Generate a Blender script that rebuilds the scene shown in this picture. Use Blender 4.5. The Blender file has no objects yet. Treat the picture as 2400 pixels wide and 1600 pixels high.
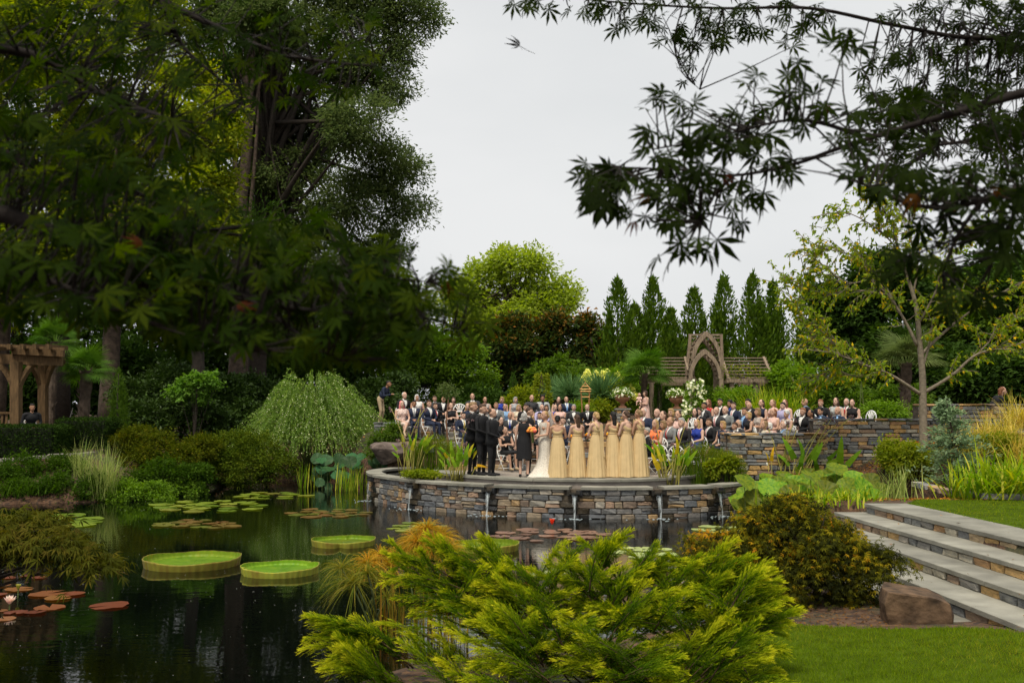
import bpy, bmesh, math, random
import numpy as np
from mathutils import Vector, Matrix, Euler
from mathutils.bvhtree import BVHTree

scene = bpy.context.scene
COL = scene.collection
rad = math.radians
random.seed(11)
rng = np.random.default_rng(11)

# ------------------------------------------------------------------ camera
FPX, HORIZON, CAMZ = 2333.3, 962.0, 2.5
PITCH = math.atan((HORIZON - 800.0) / FPX)
cd = bpy.data.cameras.new('camera')
cam = bpy.data.objects.new('camera', cd)
COL.objects.link(cam)
cam.location = (0, 0, CAMZ)
cam.rotation_euler = (math.pi / 2 + PITCH, 0, 0)
cd.lens, cd.sensor_width, cd.sensor_fit = 35.0, 36.0, 'HORIZONTAL'
cd.clip_start, cd.clip_end = 0.05, 2000.0
cd.dof.use_dof, cd.dof.focus_distance, cd.dof.aperture_fstop = True, 17.0, 7.1
scene.camera = cam

# ------------------------------------------------------------------ sky, soft sun behind cloud, exposure
SUN_EL, SUN_AZ = rad(62), rad(200)          # azimuth measured from +Y clockwise: high, behind the camera
world = bpy.data.worlds.new('World')
scene.world = world
world.use_nodes = True
wn, wl = world.node_tree.nodes, world.node_tree.links
wn.clear()
w_out = wn.new('ShaderNodeOutputWorld')
w_bg = wn.new('ShaderNodeBackground')
w_sky = wn.new('ShaderNodeTexSky')
w_sky.sky_type = 'NISHITA'
w_sky.sun_disc = False
w_sky.sun_elevation, w_sky.sun_rotation = SUN_EL, SUN_AZ
w_sky.air_density, w_sky.dust_density, w_sky.ozone_density = 1.0, 4.0, 1.0
w_hs = wn.new('ShaderNodeHueSaturation')
w_hs.inputs['Saturation'].default_value = 0.12
w_tc = wn.new('ShaderNodeTexCoord')
w_map = wn.new('ShaderNodeMapping')
w_map.inputs['Scale'].default_value = (1.0, 1.0, 2.6)
w_noise = wn.new('ShaderNodeTexNoise')
w_noise.inputs['Scale'].default_value = 1.6
w_noise.inputs['Detail'].default_value = 5.0
w_cr = wn.new('ShaderNodeValToRGB')
w_cr.color_ramp.elements[0].position, w_cr.color_ramp.elements[0].color = 0.3, (6.5, 6.72, 6.85, 1)
w_cr.color_ramp.elements[1].position, w_cr.color_ramp.elements[1].color = 0.7, (7.85, 7.93, 7.95, 1)
w_mix = wn.new('ShaderNodeMixRGB')
w_mix.inputs['Fac'].default_value = 0.88     # closed cloud deck over the clear-sky radiance
wl.new(w_tc.outputs['Generated'], w_map.inputs['Vector'])
wl.new(w_map.outputs['Vector'], w_noise.inputs['Vector'])
wl.new(w_noise.outputs['Fac'], w_cr.inputs['Fac'])
wl.new(w_sky.outputs['Color'], w_hs.inputs['Color'])
wl.new(w_hs.outputs['Color'], w_mix.inputs['Color1'])
wl.new(w_cr.outputs['Color'], w_mix.inputs['Color2'])
wl.new(w_mix.outputs['Color'], w_bg.inputs['Color'])
wl.new(w_bg.outputs['Background'], w_out.inputs['Surface'])
w_bg.inputs['Strength'].default_value = 0.0515

sd = bpy.data.lights.new('sun', 'SUN')
sd.energy, sd.angle, sd.color = 1.5, rad(14), (1.0, 0.92, 0.76)
sun = bpy.data.objects.new('sun', sd)
COL.objects.link(sun)
sdir = Vector((math.sin(SUN_AZ) * math.cos(SUN_EL), math.cos(SUN_AZ) * math.cos(SUN_EL), math.sin(SUN_EL)))
sun.rotation_euler = sdir.to_track_quat('Z', 'Y').to_euler()
sun.location = (0, 0, 60)

vs = scene.view_settings
vs.view_transform, vs.look, vs.exposure, vs.gamma = 'Standard', 'None', 1.13, 1.0
vs.use_curve_mapping = False
cy = scene.cycles
cy.use_denoising = True
cy.max_bounces, cy.diffuse_bounces, cy.glossy_bounces = 6, 3, 3
cy.transmission_bounces, cy.transparent_max_bounces = 4, 8
cy.caustics_reflective = cy.caustics_refractive = False
cy.use_adaptive_sampling = True
cy.adaptive_threshold = 0.02

# ------------------------------------------------------------------ picture -> place
_c, _s = math.cos(PITCH), math.sin(PITCH)
def ray(px, py):
    u, v = (px - 1200.0) / FPX, (800.0 - py) / FPX
    return np.array([u, _c - v * _s, _s + v * _c])
def W(px, py, D):
    r = ray(px, py)
    return np.array([0, 0, CAMZ]) + r * (D / r[1])
def G(px, py, z=0.0):
    r = ray(px, py)
    return np.array([0, 0, CAMZ]) + r * ((z - CAMZ) / r[2])
def mpp(D):
    return D / FPX

# ------------------------------------------------------------------ mesh helpers
def unit(a):
    a = np.asarray(a, float)
    return a / np.maximum(np.linalg.norm(a, axis=-1, keepdims=True), 1e-9)

class MB:
    """Collects vertices and faces, builds ONE mesh object."""
    def __init__(s):
        s.v, s.f, s.r, s.m, s.n = [], {}, [], {}, 0
    def add(s, V, Fs, rnd=0.5, mat=0):
        V = np.asarray(V, float).reshape(-1, 3)
        s.v.append(V)
        r = np.empty(len(V)); r[:] = rnd
        s.r.append(r)
        if isinstance(Fs, np.ndarray):
            Fs = [Fs]
        elif Fs and not isinstance(Fs[0], np.ndarray):
            by = {}
            for f in Fs:
                by.setdefault(len(f), []).append(f)
            Fs = [np.array(x) for x in by.values()]
        for a in Fs:
            if len(a):
                s.f.setdefault(a.shape[1], []).append(a + s.n)
                s.m.setdefault(a.shape[1], []).append(np.full(len(a), mat))
        s.n += len(V)
    def mesh(s, name, smooth=False):
        me = bpy.data.meshes.new(name)
        V = np.concatenate(s.v) if s.v else np.zeros((0, 3))
        ks = sorted(s.f)
        loops = np.concatenate([np.concatenate(s.f[k]).ravel() for k in ks])
        cnt = np.concatenate([np.full(sum(len(a) for a in s.f[k]), k) for k in ks])
        mats = np.concatenate([np.concatenate(s.m[k]) for k in ks])
        me.vertices.add(len(V)); me.vertices.foreach_set('co', V.ravel().astype(np.float32))
        me.loops.add(len(loops)); me.loops.foreach_set('vertex_index', loops.astype(np.int32))
        me.polygons.add(len(cnt))
        st = np.zeros(len(cnt), np.int32); st[1:] = np.cumsum(cnt)[:-1]
        me.polygons.foreach_set('loop_start', st)
        me.polygons.foreach_set('material_index', mats.astype(np.int32))
        me.polygons.foreach_set('use_smooth', np.full(len(cnt), smooth, dtype=bool))
        at = me.attributes.new('rnd', 'FLOAT', 'POINT')
        at.data.foreach_set('value', np.concatenate(s.r).astype(np.float32))
        me.update(calc_edges=True)
        return me
    def build(s, name, mats, parent=None, smooth=False, kind=None):
        return link(name, s.mesh(name, smooth), mats, parent, kind)

def link(name, me, mats=None, parent=None, kind=None):
    o = bpy.data.objects.new(name, me)
    COL.objects.link(o)
    if mats is not None and len(me.materials) == 0:
        for m in (mats if isinstance(mats, (list, tuple)) else [mats]):
            me.materials.append(m)
    if parent is not None:
        o.parent = parent
    if kind:
        o['kind'] = kind
    return o
def tag(o, label, cat, group=None):
    o['label'] = label; o['category'] = cat; o['kind'] = 'thing'
    if group: o['group'] = group
    return o
def empty(name, loc=(0, 0, 0), rz=0.0, label=None, cat=None, group=None):
    o = bpy.data.objects.new(name, None)
    COL.objects.link(o)
    o.empty_display_size = 0.2
    o.location = [float(c) for c in loc]; o.rotation_euler = (0, 0, rz)
    if label: tag(o, label, cat, group)
    return o
def struct(o):
    o['kind'] = 'structure'
    return o
def shared(name, me, parent, loc=(0, 0, 0), rot=(0, 0, 0), sc=(1, 1, 1), mats=None):
    """One more object on shared mesh data; its own materials go on the object."""
    o = bpy.data.objects.new(name, me)
    COL.objects.link(o)
    o.location = [float(c) for c in loc]; o.rotation_euler = rot
    o.scale = sc if hasattr(sc, '__len__') else (sc, sc, sc)
    if parent is not None: o.parent = parent
    if mats is not None:
        for i, m in enumerate(mats):
            o.material_slots[i].link = 'OBJECT'
            o.material_slots[i].material = m
    return o

def tube(mb, P, Rr, sides=6, rnd=0.5, mat=0, cap=True):
    P = np.asarray(P, float); n = len(P)
    Rr = np.broadcast_to(np.asarray(Rr, float), (n,))
    T = np.gradient(P, axis=0); T = unit(T)
    ref = np.array([0, 0, 1.0]) if abs(T[:, 2]).mean() < 0.8 else np.array([1.0, 0, 0])
    X = unit(np.cross(T, ref)); Y = np.cross(T, X)
    a = np.linspace(0, 2 * math.pi, sides, endpoint=False)
    V = P[:, None] + Rr[:, None, None] * (np.cos(a)[None, :, None] * X[:, None] + np.sin(a)[None, :, None] * Y[:, None])
    i = np.arange(n - 1)[:, None] * sides; j = np.arange(sides)[None]
    k = (j + 1) % sides
    Fq = np.stack([i + j, i + k, i + k + sides, i + j + sides], -1).reshape(-1, 4)
    Fs = [Fq]
    if cap:
        Fs.append(np.array([list(range(sides))[::-1]]))
        Fs.append(np.array([[(n - 1) * sides + q for q in range(sides)]]))
    mb.add(V.reshape(-1, 3), Fs, rnd, mat)

def box(mb, c, d, rot=None, rnd=0.5, mat=0):
    """Axis box, centre c, full size d."""
    x, y, z = np.asarray(d, float) / 2
    V = np.array([[sx * x, sy * y, sz * z] for sx in (-1, 1) for sy in (-1, 1) for sz in (-1, 1)])
    if rot is not None: V = V @ np.asarray(rot).T
    mb.add(V + np.asarray(c, float), np.array([[0, 1, 3, 2], [4, 6, 7, 5], [0, 4, 5, 1], [2, 3, 7, 6], [0, 2, 6, 4], [1, 5, 7, 3]]), rnd, mat)

def beam(mb, a, b, w, h, up=(0, 0, 1), rnd=0.5, mat=0):
    """Square timber from a to b."""
    a = np.asarray(a, float); b = np.asarray(b, float)
    t = unit(b - a); x = unit(np.cross(t, np.asarray(up, float))); z = np.cross(x, t)
    Rm = np.stack([x, t, z], 1)
    box(mb, (a + b) / 2, (w, np.linalg.norm(b - a), h), Rm, rnd, mat)

def ellipsoid(mb, c, r, nu=12, nv=8, rnd=0.5, mat=0, noise=0.0):
    V = []
    for i in range(nv + 1):
        t = math.pi * i / nv
        for j in range(nu):
            p = 2 * math.pi * j / nu
            V.append((math.sin(t) * math.cos(p), math.sin(t) * math.sin(p), math.cos(t)))
    V = np.array(V)
    if noise:
        V = V * (1 + noise * rng.normal(size=(len(V), 1)))
        for i in (0, nv): V[i * nu:(i + 1) * nu] = V[i * nu]
    Fq = [[i * nu + j, (i + 1) * nu + j, (i + 1) * nu + (j + 1) % nu, i * nu + (j + 1) % nu] for i in range(nv) for j in range(nu)]
    mb.add(V * np.asarray(r, float) + np.asarray(c, float), np.array(Fq), rnd, mat)

def frames(d, nrm):
    y = unit(d); x = unit(np.cross(y, nrm)); z = np.cross(x, y)
    return np.stack([x, y, z], -1)
def scatter(mb, tv, tf, pos, Rm, sc, rnd=0.5, mat=0):
    """Copies of a small template (points +Y, normal +Z) into one mesh."""
    tv = np.asarray(tv, float); N, k = len(pos), len(tv)
    sc = np.broadcast_to(np.asarray(sc, float), (N,)) if np.ndim(sc) < 2 else np.asarray(sc)
    if np.ndim(sc) == 1: loc = tv[None] * sc[:, None, None]
    else: loc = tv[None] * sc[:, None, :]
    V = np.einsum('nij,nkj->nki', Rm, loc) + np.asarray(pos)[:, None]
    out = []
    for f in (tf if isinstance(tf, list) else [tf]):
        f = np.asarray(f)
        out.append((f[None] + (np.arange(N) * k)[:, None, None]).reshape(-1, f.shape[1]))
    r = np.broadcast_to(np.asarray(rnd, float), (N,))
    mb.add(V.reshape(-1, 3), out, np.repeat(r, k), mat)

LEAF = (np.array([[0, 0, 0], [-.5, .45, .08], [0, 1, -.06], [.5, .45, .08]]), np.array([[0, 3, 1], [1, 3, 2]]))
def LEAFW(w):
    return LEAF[0] * np.array([w, 1, w]), LEAF[1]
def LEAFT(w):
    return np.array([[0, 0, 0], [-.70 * w, .58, .10 * w], [.58 * w, .88, -.08 * w]]), np.array([[0, 2, 1]])
BLADE = (np.array([[-.5, 0, 0], [.5, 0, 0], [-.4, .4, .10], [.4, .4, .10], [-.26, .75, .02], [.26, .75, .02], [0, 1, -.16]]),
         [np.array([[0, 1, 3, 2], [2, 3, 5, 4]]), np.array([[4, 5, 6]])])
def BLADEW(w, bend=1.0):
    return BLADE[0] * np.array([w, 1, bend]), BLADE[1]

# ------------------------------------------------------------------ materials
MATS = {}
def _new(name):
    m = bpy.data.materials.new(name); m.use_nodes = True
    MATS[name] = m
    nt = m.node_tree
    return m, nt, nt.nodes, nt.links, nt.nodes['Principled BSDF']
def ramp(nodes, stops, interp='LINEAR'):
    cr = nodes.new('ShaderNodeValToRGB'); cr.color_ramp.interpolation = interp
    el = cr.color_ramp.elements
    while len(el) < len(stops): el.new(0.5)
    for e, (p, c) in zip(el, stops):
        e.position = p; e.color = (*c, 1)
    return cr
def spread(cols):
    return [(i / max(1, len(cols) - 1), c) for i, c in enumerate(cols)]
def plain(name, c, rough=0.6, var=0.25, scale=8.0, bump=0.0, bscale=40.0, spec=0.3, metal=0.0, obj_var=0.0):
    """Colour with procedural mottling, grain bump and optional difference between objects."""
    if name in MATS: return MATS[name]
    m, nt, N, L, b = _new(name)
    tc = N.new('ShaderNodeTexCoord')
    nz = N.new('ShaderNodeTexNoise'); nz.inputs['Scale'].default_value = scale; nz.inputs['Detail'].default_value = 4
    L.new(tc.outputs['Object'], nz.inputs['Vector'])
    cr = ramp(N, [(0.3, tuple(x * (1 - var) for x in c)), (0.7, tuple(min(1, x * (1 + var)) for x in c))])
    L.new(nz.outputs['Fac'], cr.inputs['Fac'])
    src = cr.outputs['Color']
    if obj_var:
        oi = N.new('ShaderNodeObjectInfo'); hs = N.new('ShaderNodeHueSaturation')
        mr = N.new('ShaderNodeMapRange'); mr.inputs['To Min'].default_value = 1 - obj_var; mr.inputs['To Max'].default_value = 1 + obj_var
        L.new(oi.outputs['Random'], mr.inputs['Value']); L.new(mr.outputs['Result'], hs.inputs['Value'])
        L.new(src, hs.inputs['Color']); src = hs.outputs['Color']
    L.new(src, b.inputs['Base Color'])
    b.inputs['Roughness'].default_value = rough
    b.inputs['Specular IOR Level'].default_value = spec
    b.inputs['Metallic'].default_value = metal
    if bump:
        n2 = N.new('ShaderNodeTexNoise'); n2.inputs['Scale'].default_value = bscale; n2.inputs['Detail'].default_value = 5
        L.new(tc.outputs['Object'], n2.inputs['Vector'])
        bp = N.new('ShaderNodeBump'); bp.inputs['Strength'].default_value = bump; bp.inputs['Distance'].default_value = 0.02
        L.new(n2.outputs['Fac'], bp.inputs['Height']); L.new(bp.outputs['Normal'], b.inputs['Normal'])
    return m
def leafm(name, cols, trans=0.3, rough=0.7, spec=0.02, by='rnd', gain=1.68):
    """Leaf colours spread over the leaves; some daylight passes through the blade."""
    m, nt, N, L, b = _new(name); cols = [(min(.9, c[0] * gain * 1.06), min(.9, c[1] * gain), c[2] * gain * .62) for c in cols]
    if by == 'rnd':
        at = N.new('ShaderNodeAttribute'); at.attribute_name = 'rnd'; fac = at.outputs['Fac']
    else:
        oi = N.new('ShaderNodeObjectInfo'); fac = oi.outputs['Random']
    cr = ramp(N, spread(cols)); L.new(fac, cr.inputs['Fac'])
    L.new(cr.outputs['Color'], b.inputs['Base Color'])
    b.inputs['Roughness'].default_value = rough
    b.inputs['Specular IOR Level'].default_value = spec
    tr = N.new('ShaderNodeBsdfTranslucent'); mx = N.new('ShaderNodeMixShader'); mx.inputs['Fac'].default_value = trans
    hs = N.new('ShaderNodeHueSaturation'); hs.inputs['Value'].default_value = 1.7; hs.inputs['Saturation'].default_value = 1.15
    L.new(cr.outputs['Color'], hs.inputs['Color']); L.new(hs.outputs['Color'], tr.inputs['Color'])
    L.new(b.outputs['BSDF'], mx.inputs[1]); L.new(tr.outputs['BSDF'], mx.inputs[2])
    L.new(mx.outputs['Shader'], N['Material Output'].inputs['Surface'])
    return m
def stonem(name, cols, rough=0.75, wet=False):
    """Ledgestone: each stone its own colour, with veins, lichen and a cleft face."""
    m, nt, N, L, b = _new(name)
    oi = N.new('ShaderNodeObjectInfo'); tc = N.new('ShaderNodeTexCoord')
    cr = ramp(N, spread(cols), 'CONSTANT'); L.new(oi.outputs['Random'], cr.inputs['Fac'])
    ad = N.new('ShaderNodeVectorMath'); ad.operation = 'ADD'
    L.new(tc.outputs['Object'], ad.inputs[0]); L.new(oi.outputs['Location'], ad.inputs[1])
    nz = N.new('ShaderNodeTexNoise'); nz.inputs['Scale'].default_value = 3.5; nz.inputs['Detail'].default_value = 6; nz.inputs['Roughness'].default_value = 0.65
    L.new(ad.outputs[0], nz.inputs['Vector'])
    c2 = ramp(N, [(0.3, (0.45, 0.43, 0.42)), (0.5, (0.95, 0.95, 0.95)), (0.72, (1.35, 1.25, 1.1))])
    L.new(nz.outputs['Fac'], c2.inputs['Fac'])
    mu = N.new('ShaderNodeMixRGB'); mu.blend_type = 'MULTIPLY'; mu.inputs['Fac'].default_value = 1
    L.new(cr.outputs['Color'], mu.inputs['Color1']); L.new(c2.outputs['Color'], mu.inputs['Color2'])
    L.new(mu.outputs['Color'], b.inputs['Base Color'])
    b.inputs['Roughness'].default_value = rough
    b.inputs['Specular IOR Level'].default_value = 0.35
    n2 = N.new('ShaderNodeTexNoise'); n2.inputs['Scale'].default_value = 22; n2.inputs['Detail'].default_value = 6
    L.new(ad.outputs[0], n2.inputs['Vector'])
    bp = N.new('ShaderNodeBump'); bp.inputs['Strength'].default_value = 0.7; bp.inputs['Distance'].default_value = 0.015
    L.new(n2.outputs['Fac'], bp.inputs['Height']); L.new(bp.outputs['Normal'], b.inputs['Normal'])
    return m
def woodm(name, c, grain=60.0):
    m, nt, N, L, b = _new(name)
    tc = N.new('ShaderNodeTexCoord'); mp = N.new('ShaderNodeMapping'); mp.inputs['Scale'].default_value = (6, 6, 1.2)
    nz = N.new('ShaderNodeTexNoise'); nz.inputs['Scale'].default_value = 3; nz.inputs['Detail'].default_value = 8
    L.new(tc.outputs['Object'], mp.inputs['Vector']); L.new(mp.outputs['Vector'], nz.inputs['Vector'])
    cr = ramp(N, [(0.3, tuple(x * 0.55 for x in c)), (0.55, c), (0.75, tuple(x * 1.35 for x in c))])
    L.new(nz.outputs['Fac'], cr.inputs['Fac']); L.new(cr.outputs['Color'], b.inputs['Base Color'])
    b.inputs['Roughness'].default_value = 0.8; b.inputs['Specular IOR Level'].default_value = 0.2
    bp = N.new('ShaderNodeBump'); bp.inputs['Strength'].default_value = 0.5; bp.inputs['Distance'].default_value = 0.01
    L.new(nz.outputs['Fac'], bp.inputs['Height']); L.new(bp.outputs['Normal'], b.inputs['Normal'])
    return m
# ================================================================== SETTING: ground, water, stonework
M_STONE = stonem('ledgestone', [(.20, .205, .205), (.36, .27, .16), (.25, .24, .22), (.50, .32, .13), (.15, .165, .18), (.33, .30, .25),
                                (.42, .25, .12), (.21, .215, .21), (.28, .20, .14), (.46, .42, .33), (.17, .175, .18), (.40, .33, .23)])
M_WET = stonem('pond_ledgestone', [(.17, .175, .18), (.29, .23, .16), (.23, .22, .21), (.42, .28, .14), (.13, .14, .155), (.28, .26, .22),
                                   (.34, .23, .16), (.16, .165, .17), (.40, .36, .30), (.22, .165, .125), (.19, .19, .19), (.34, .30, .24)], rough=0.5)
M_BLUE = plain('bluestone', (.25, .24, .20), 0.75, 0.30, 2.2, 0.35, 45, obj_var=0.16)
M_CORE = plain('mortar', (.085, .068, .05), 0.95, 0.5, 9, 0.4, 50)
M_WETD = stonem('soaked_ledgestone', [(.03, .028, .025), (.05, .038, .022), (.025, .026, .028), (.07, .045, .018)], rough=0.3)
M_WATER, _nt, _N, _L, _b = _new('pond_water')
_b.inputs['Base Color'].default_value = (.0015, .0025, .0018, 1)
_b.inputs['Roughness'].default_value = 0.025
_b.inputs['IOR'].default_value = 1.33
_tc = _N.new('ShaderNodeTexCoord'); _mp = _N.new('ShaderNodeMapping'); _mp.inputs['Scale'].default_value = (1.0, 2.2, 1.0)
_n1 = _N.new('ShaderNodeTexNoise'); _n1.inputs['Scale'].default_value = 2.2; _n1.inputs['Detail'].default_value = 3
_bp = _N.new('ShaderNodeBump'); _bp.inputs['Strength'].default_value = 0.035; _bp.inputs['Distance'].default_value = 0.05
_L.new(_tc.outputs['Object'], _mp.inputs['Vector']); _L.new(_mp.outputs['Vector'], _n1.inputs['Vector'])
# falling water roughens the surface in front of the spouts
_gr = _N.new('ShaderNodeVectorMath'); _gr.operation = 'DISTANCE'; _gr.inputs[1].default_value = (1.5, 25.5, 0)
_mr = _N.new('ShaderNodeMapRange'); _mr.inputs['From Min'].default_value = 4; _mr.inputs['From Max'].default_value = 10
_mr.inputs['To Min'].default_value = 0.13; _mr.inputs['To Max'].default_value = 0.012
_L.new(_tc.outputs['Object'], _gr.inputs[0]); _L.new(_gr.outputs['Value'], _mr.inputs['Value'])
_n2 = _N.new('ShaderNodeTexNoise'); _n2.inputs['Scale'].default_value = 7; _n2.inputs['Detail'].default_value = 2
_L.new(_mp.outputs['Vector'], _n2.inputs['Vector'])
_b2 = _N.new('ShaderNodeBump'); _b2.inputs['Distance'].default_value = 0.02
_L.new(_mr.outputs['Result'], _b2.inputs['Strength']); _L.new(_n2.outputs['Fac'], _b2.inputs['Height'])
_L.new(_n1.outputs['Fac'], _bp.inputs['Height']); _L.new(_b2.outputs['Normal'], _bp.inputs['Normal'])
_L.new(_bp.outputs['Normal'], _b.inputs['Normal'])

def smooth_path(P, n=200, closed=False):
    """Catmull-Rom through P, resampled evenly."""
    P = np.asarray(P, float)
    Q = np.vstack([P[-1], P, P[0], P[1]]) if closed else np.vstack([2 * P[0] - P[1], P, 2 * P[-1] - P[-2]])
    out = []
    for i in range(1, len(Q) - 2):
        p0, p1, p2, p3 = Q[i - 1:i + 3]
        for t in np.linspace(0, 1, 24, endpoint=False):
            out.append(0.5 * (2 * p1 + (p2 - p0) * t + (2 * p0 - 5 * p1 + 4 * p2 - p3) * t * t + (3 * p1 - p0 - 3 * p2 + p3) * t ** 3))
    out.append(Q[-2]); out = np.array(out)
    s = np.concatenate([[0], np.cumsum(np.linalg.norm(np.diff(out, axis=0), axis=1))])
    q = np.linspace(0, s[-1], n)
    return np.stack([np.interp(q, s, out[:, k]) for k in range(out.shape[1])], 1), s[-1]

POND = np.array([(-3.4, -6), (-2.6, 5), (-2.2, 8), (-1.2, 9.6), (.4, 10.6), (2.2, 11.6), (3.3, 13.2), (3.9, 16), (4.4, 18.0), (5.6, 18.9),
                 (8.4, 19.2), (9.6, 20.5), (9.4, 23.5), (7.6, 24.4), (6.0, 25.2), (5.0, 24.5), (3.8, 23.9), (2.0, 23.7), (0, 24.2), (-1.8, 25.6), (-3.1, 27.4), (-3.7, 29.5), (-3.6, 31), (-4.3, 32.4), (-5.1, 33.6), (-6.6, 35.2), (-8.6, 36.2), (-9.6, 34.9), (-9.5, 32.6),
                 (-9.7, 30.8), (-10.5, 28.9), (-11.6, 27.4), (-13.8, 26.8), (-18, 26.6), (-30, 25), (-40, 18), (-14, 12.2), (-6.3, 10.6), (-5.7, 9), (-5.6, 6), (-5, -6)])
BASIN = np.array([(-3.0, 32.0), (-3.9, 31.2), (-4.3, 29.9), (-4.05, 28.3), (-3.43, 27.0), (-2.29, 25.35), (-.31, 23.95), (2, 23.25), (4.3, 23.6), (5.6, 24.6), (6.2, 26)])
def inside(P, x, y):
    c = np.zeros(np.shape(x), bool); n = len(P)
    for i in range(n):
        x1, y1 = P[i]; x2, y2 = P[(i + 1) % n]
        if y1 == y2: continue
        c ^= ((y1 > y) != (y2 > y)) & (x < (x2 - x1) * (y - y1) / (y2 - y1) + x1)
    return c
def dist_poly(P, x, y):
    d = np.full(np.shape(x), 1e9); n = len(P)
    for i in range(n):
        a = P[i]; b = P[(i + 1) % n] - a
        t = np.clip(((x - a[0]) * b[0] + (y - a[1]) * b[1]) / (b @ b), 0, 1)
        d = np.minimum(d, np.hypot(x - a[0] - t * b[0], y - a[1] - t * b[1]))
    return d
def sst(a, b, x):
    t = np.clip((x - a) / (b - a), 0, 1)
    return t * t * (3 - 2 * t)
TERR = [(27.9, 1.0), (29.8, 1.25), (31.9, 1.5), (33.9, 1.78)]     # front edge and level of each seating terrace
TERRR = [(26.2, .98), (27.6, 1.27), (29.2, 1.54), (31.4, 1.78)]    # the same beside the parapet walls
def level(y, x=0.):
    z = np.full(np.shape(y), 0.86); zr = z
    for y0, l in TERR: z = np.where(np.asarray(y) >= y0, l, z)
    for y0, l in TERRR: zr = np.where(np.asarray(y) >= y0, l, zr)
    return np.where(np.asarray(x) > 4.9, zr, z)
def TH(x, y):
    """Height of the ground."""
    x = np.asarray(x, float); y = np.asarray(y, float)
    d = dist_poly(POND, x, y); ins = inside(POND, x, y)
    left = np.minimum(.10 + .40 * d, 1.12 + .045 * np.maximum(y - 30, 0)) + .05 * np.sin(x * 1.7) * np.sin(y * 1.3)
    left = np.where(y < 24, .2, left)
    lawn = .16 + .040 * np.maximum(0, x - 2) + .10 * sst(10.9, 9.6, y) * sst(3.4, 4.5, x)
    stairs_z = np.where(y < 10.9, lawn, .05)
    upper = np.full(x.shape, .88)
    mound = .86 + sst(18.4, 25.0, y) * (.80 * sst(8.4, 10.4, x) + .04) + .10 * np.maximum(0, x - 11) * sst(18, 22, y)
    terr = np.where((y < 27.7) & (x < 5.4), .40, level(y, x) + .02)
    mound = np.where((x < 6.3) & (y > 23), .40, mound)
    z = np.where(x < -5.5, left, np.where(y > 26.0, terr, mound))
    near = np.where(x < 4.3, lawn, np.where(x < 6.2, stairs_z, upper))
    z = np.where((y < 18) & (x > -5.5), near, z)
    bl = sst(-6.5, -4.8, x) * (y > 30)
    z = np.where((x < -4.8) & (x > -6.5) & (y > 30), left * (1 - bl) + terr * bl, z)
    back = 1.95 + .02 * np.maximum(y - 42, 0) * (y < 90) + .96 * (y >= 90)
    bb = sst(39.5, 43, y)
    z = z * (1 - bb) + back * bb
    z = np.where(inside(BASIN, x, y) & (x < -1.95), .40, z)
    zin = -.12 - .6 * np.clip(d / 1.2, 0, 1)
    zo = np.where(d < .35, .03 + (z - .03) * sst(0, .35, d), z)
    return np.where(ins, zin, zo)
def th(x, y):
    return float(TH(np.array([x]), np.array([y]))[0])
def on_ground(px, py):
    """Ground point under a pixel by marching the ray."""
    r = ray(px, py); t = np.linspace(5, 80, 1500)
    p = np.array([0, 0, CAMZ]) + r[None] / r[1] * t[:, None]
    h = TH(p[:, 0], p[:, 1]); k = np.argmax(p[:, 2] < np.maximum(h, 0))
    return p[k]

def axis(lo, hi, step, far):
    core = np.arange(lo, hi + step, step); g = step * 1.3 ** np.arange(1, 40); g = np.cumsum(g); g = g[g < far]
    return np.concatenate([(lo - g)[::-1], core, hi + step + g])
gx, gy = axis(-24, 18, .3, 700), axis(2, 46, .3, 700)
GX, GY = np.meshgrid(gx, gy); GZ = TH(GX.ravel(), GY.ravel())
mb = MB(); nx = len(gx); ny = len(gy)
ii = (np.arange(ny - 1)[:, None] * nx + np.arange(nx - 1)[None]).ravel()
mb.add(np.stack([GX.ravel(), GY.ravel(), GZ], 1), np.stack([ii, ii + 1, ii + nx + 1, ii + nx], 1))
M_MULCH, _nt, _N, _L, _b = _new('mulch')
_tc = _N.new('ShaderNodeTexCoord'); _v = _N.new('ShaderNodeTexVoronoi'); _v.inputs['Scale'].default_value = 16
_L.new(_tc.outputs['Object'], _v.inputs['Vector'])
_cr = ramp(_N, spread([(.05, .026, .015), (.10, .05, .026), (.03, .018, .012), (.14, .075, .035), (.06, .034, .02)]))
_L.new(_v.outputs['Color'], _cr.inputs['Fac'])
_n = _N.new('ShaderNodeTexNoise'); _n.inputs['Scale'].default_value = .9; _n.inputs['Detail'].default_value = 5
_L.new(_tc.outputs['Object'], _n.inputs['Vector'])
_c2 = ramp(_N, [(.52, (0, 0, 0)), (.62, (.7, .7, .7))]); _L.new(_n.outputs['Fac'], _c2.inputs['Fac'])
_mx = _N.new('ShaderNodeMixRGB'); _mx.inputs['Color2'].default_value = (.035, .05, .018, 1)
_L.new(_c2.outputs['Color'], _mx.inputs['Fac']); _L.new(_cr.outputs['Color'], _mx.inputs['Color1'])
_L.new(_mx.outputs['Color'], _b.inputs['Base Color']); _b.inputs['Roughness'].default_value = .95
_bp = _N.new('ShaderNodeBump'); _bp.inputs['Strength'].default_value = .8; _bp.inputs['Distance'].default_value = .03
_L.new(_v.outputs['Distance'], _bp.inputs['Height']); _L.new(_bp.outputs['Normal'], _b.inputs['Normal'])
o = struct(mb.build('ground', M_MULCH, smooth=True)); o['label'] = 'mulched garden ground round the pond'

mb = MB(); mb.add([(-60, -20, 0), (12, -20, 0), (12, 40, 0), (-60, 40, 0)], np.array([[0, 1, 2, 3]]))
o = struct(mb.build('water', M_WATER)); o['label'] = 'dark still pond water with soft reflections'

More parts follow.
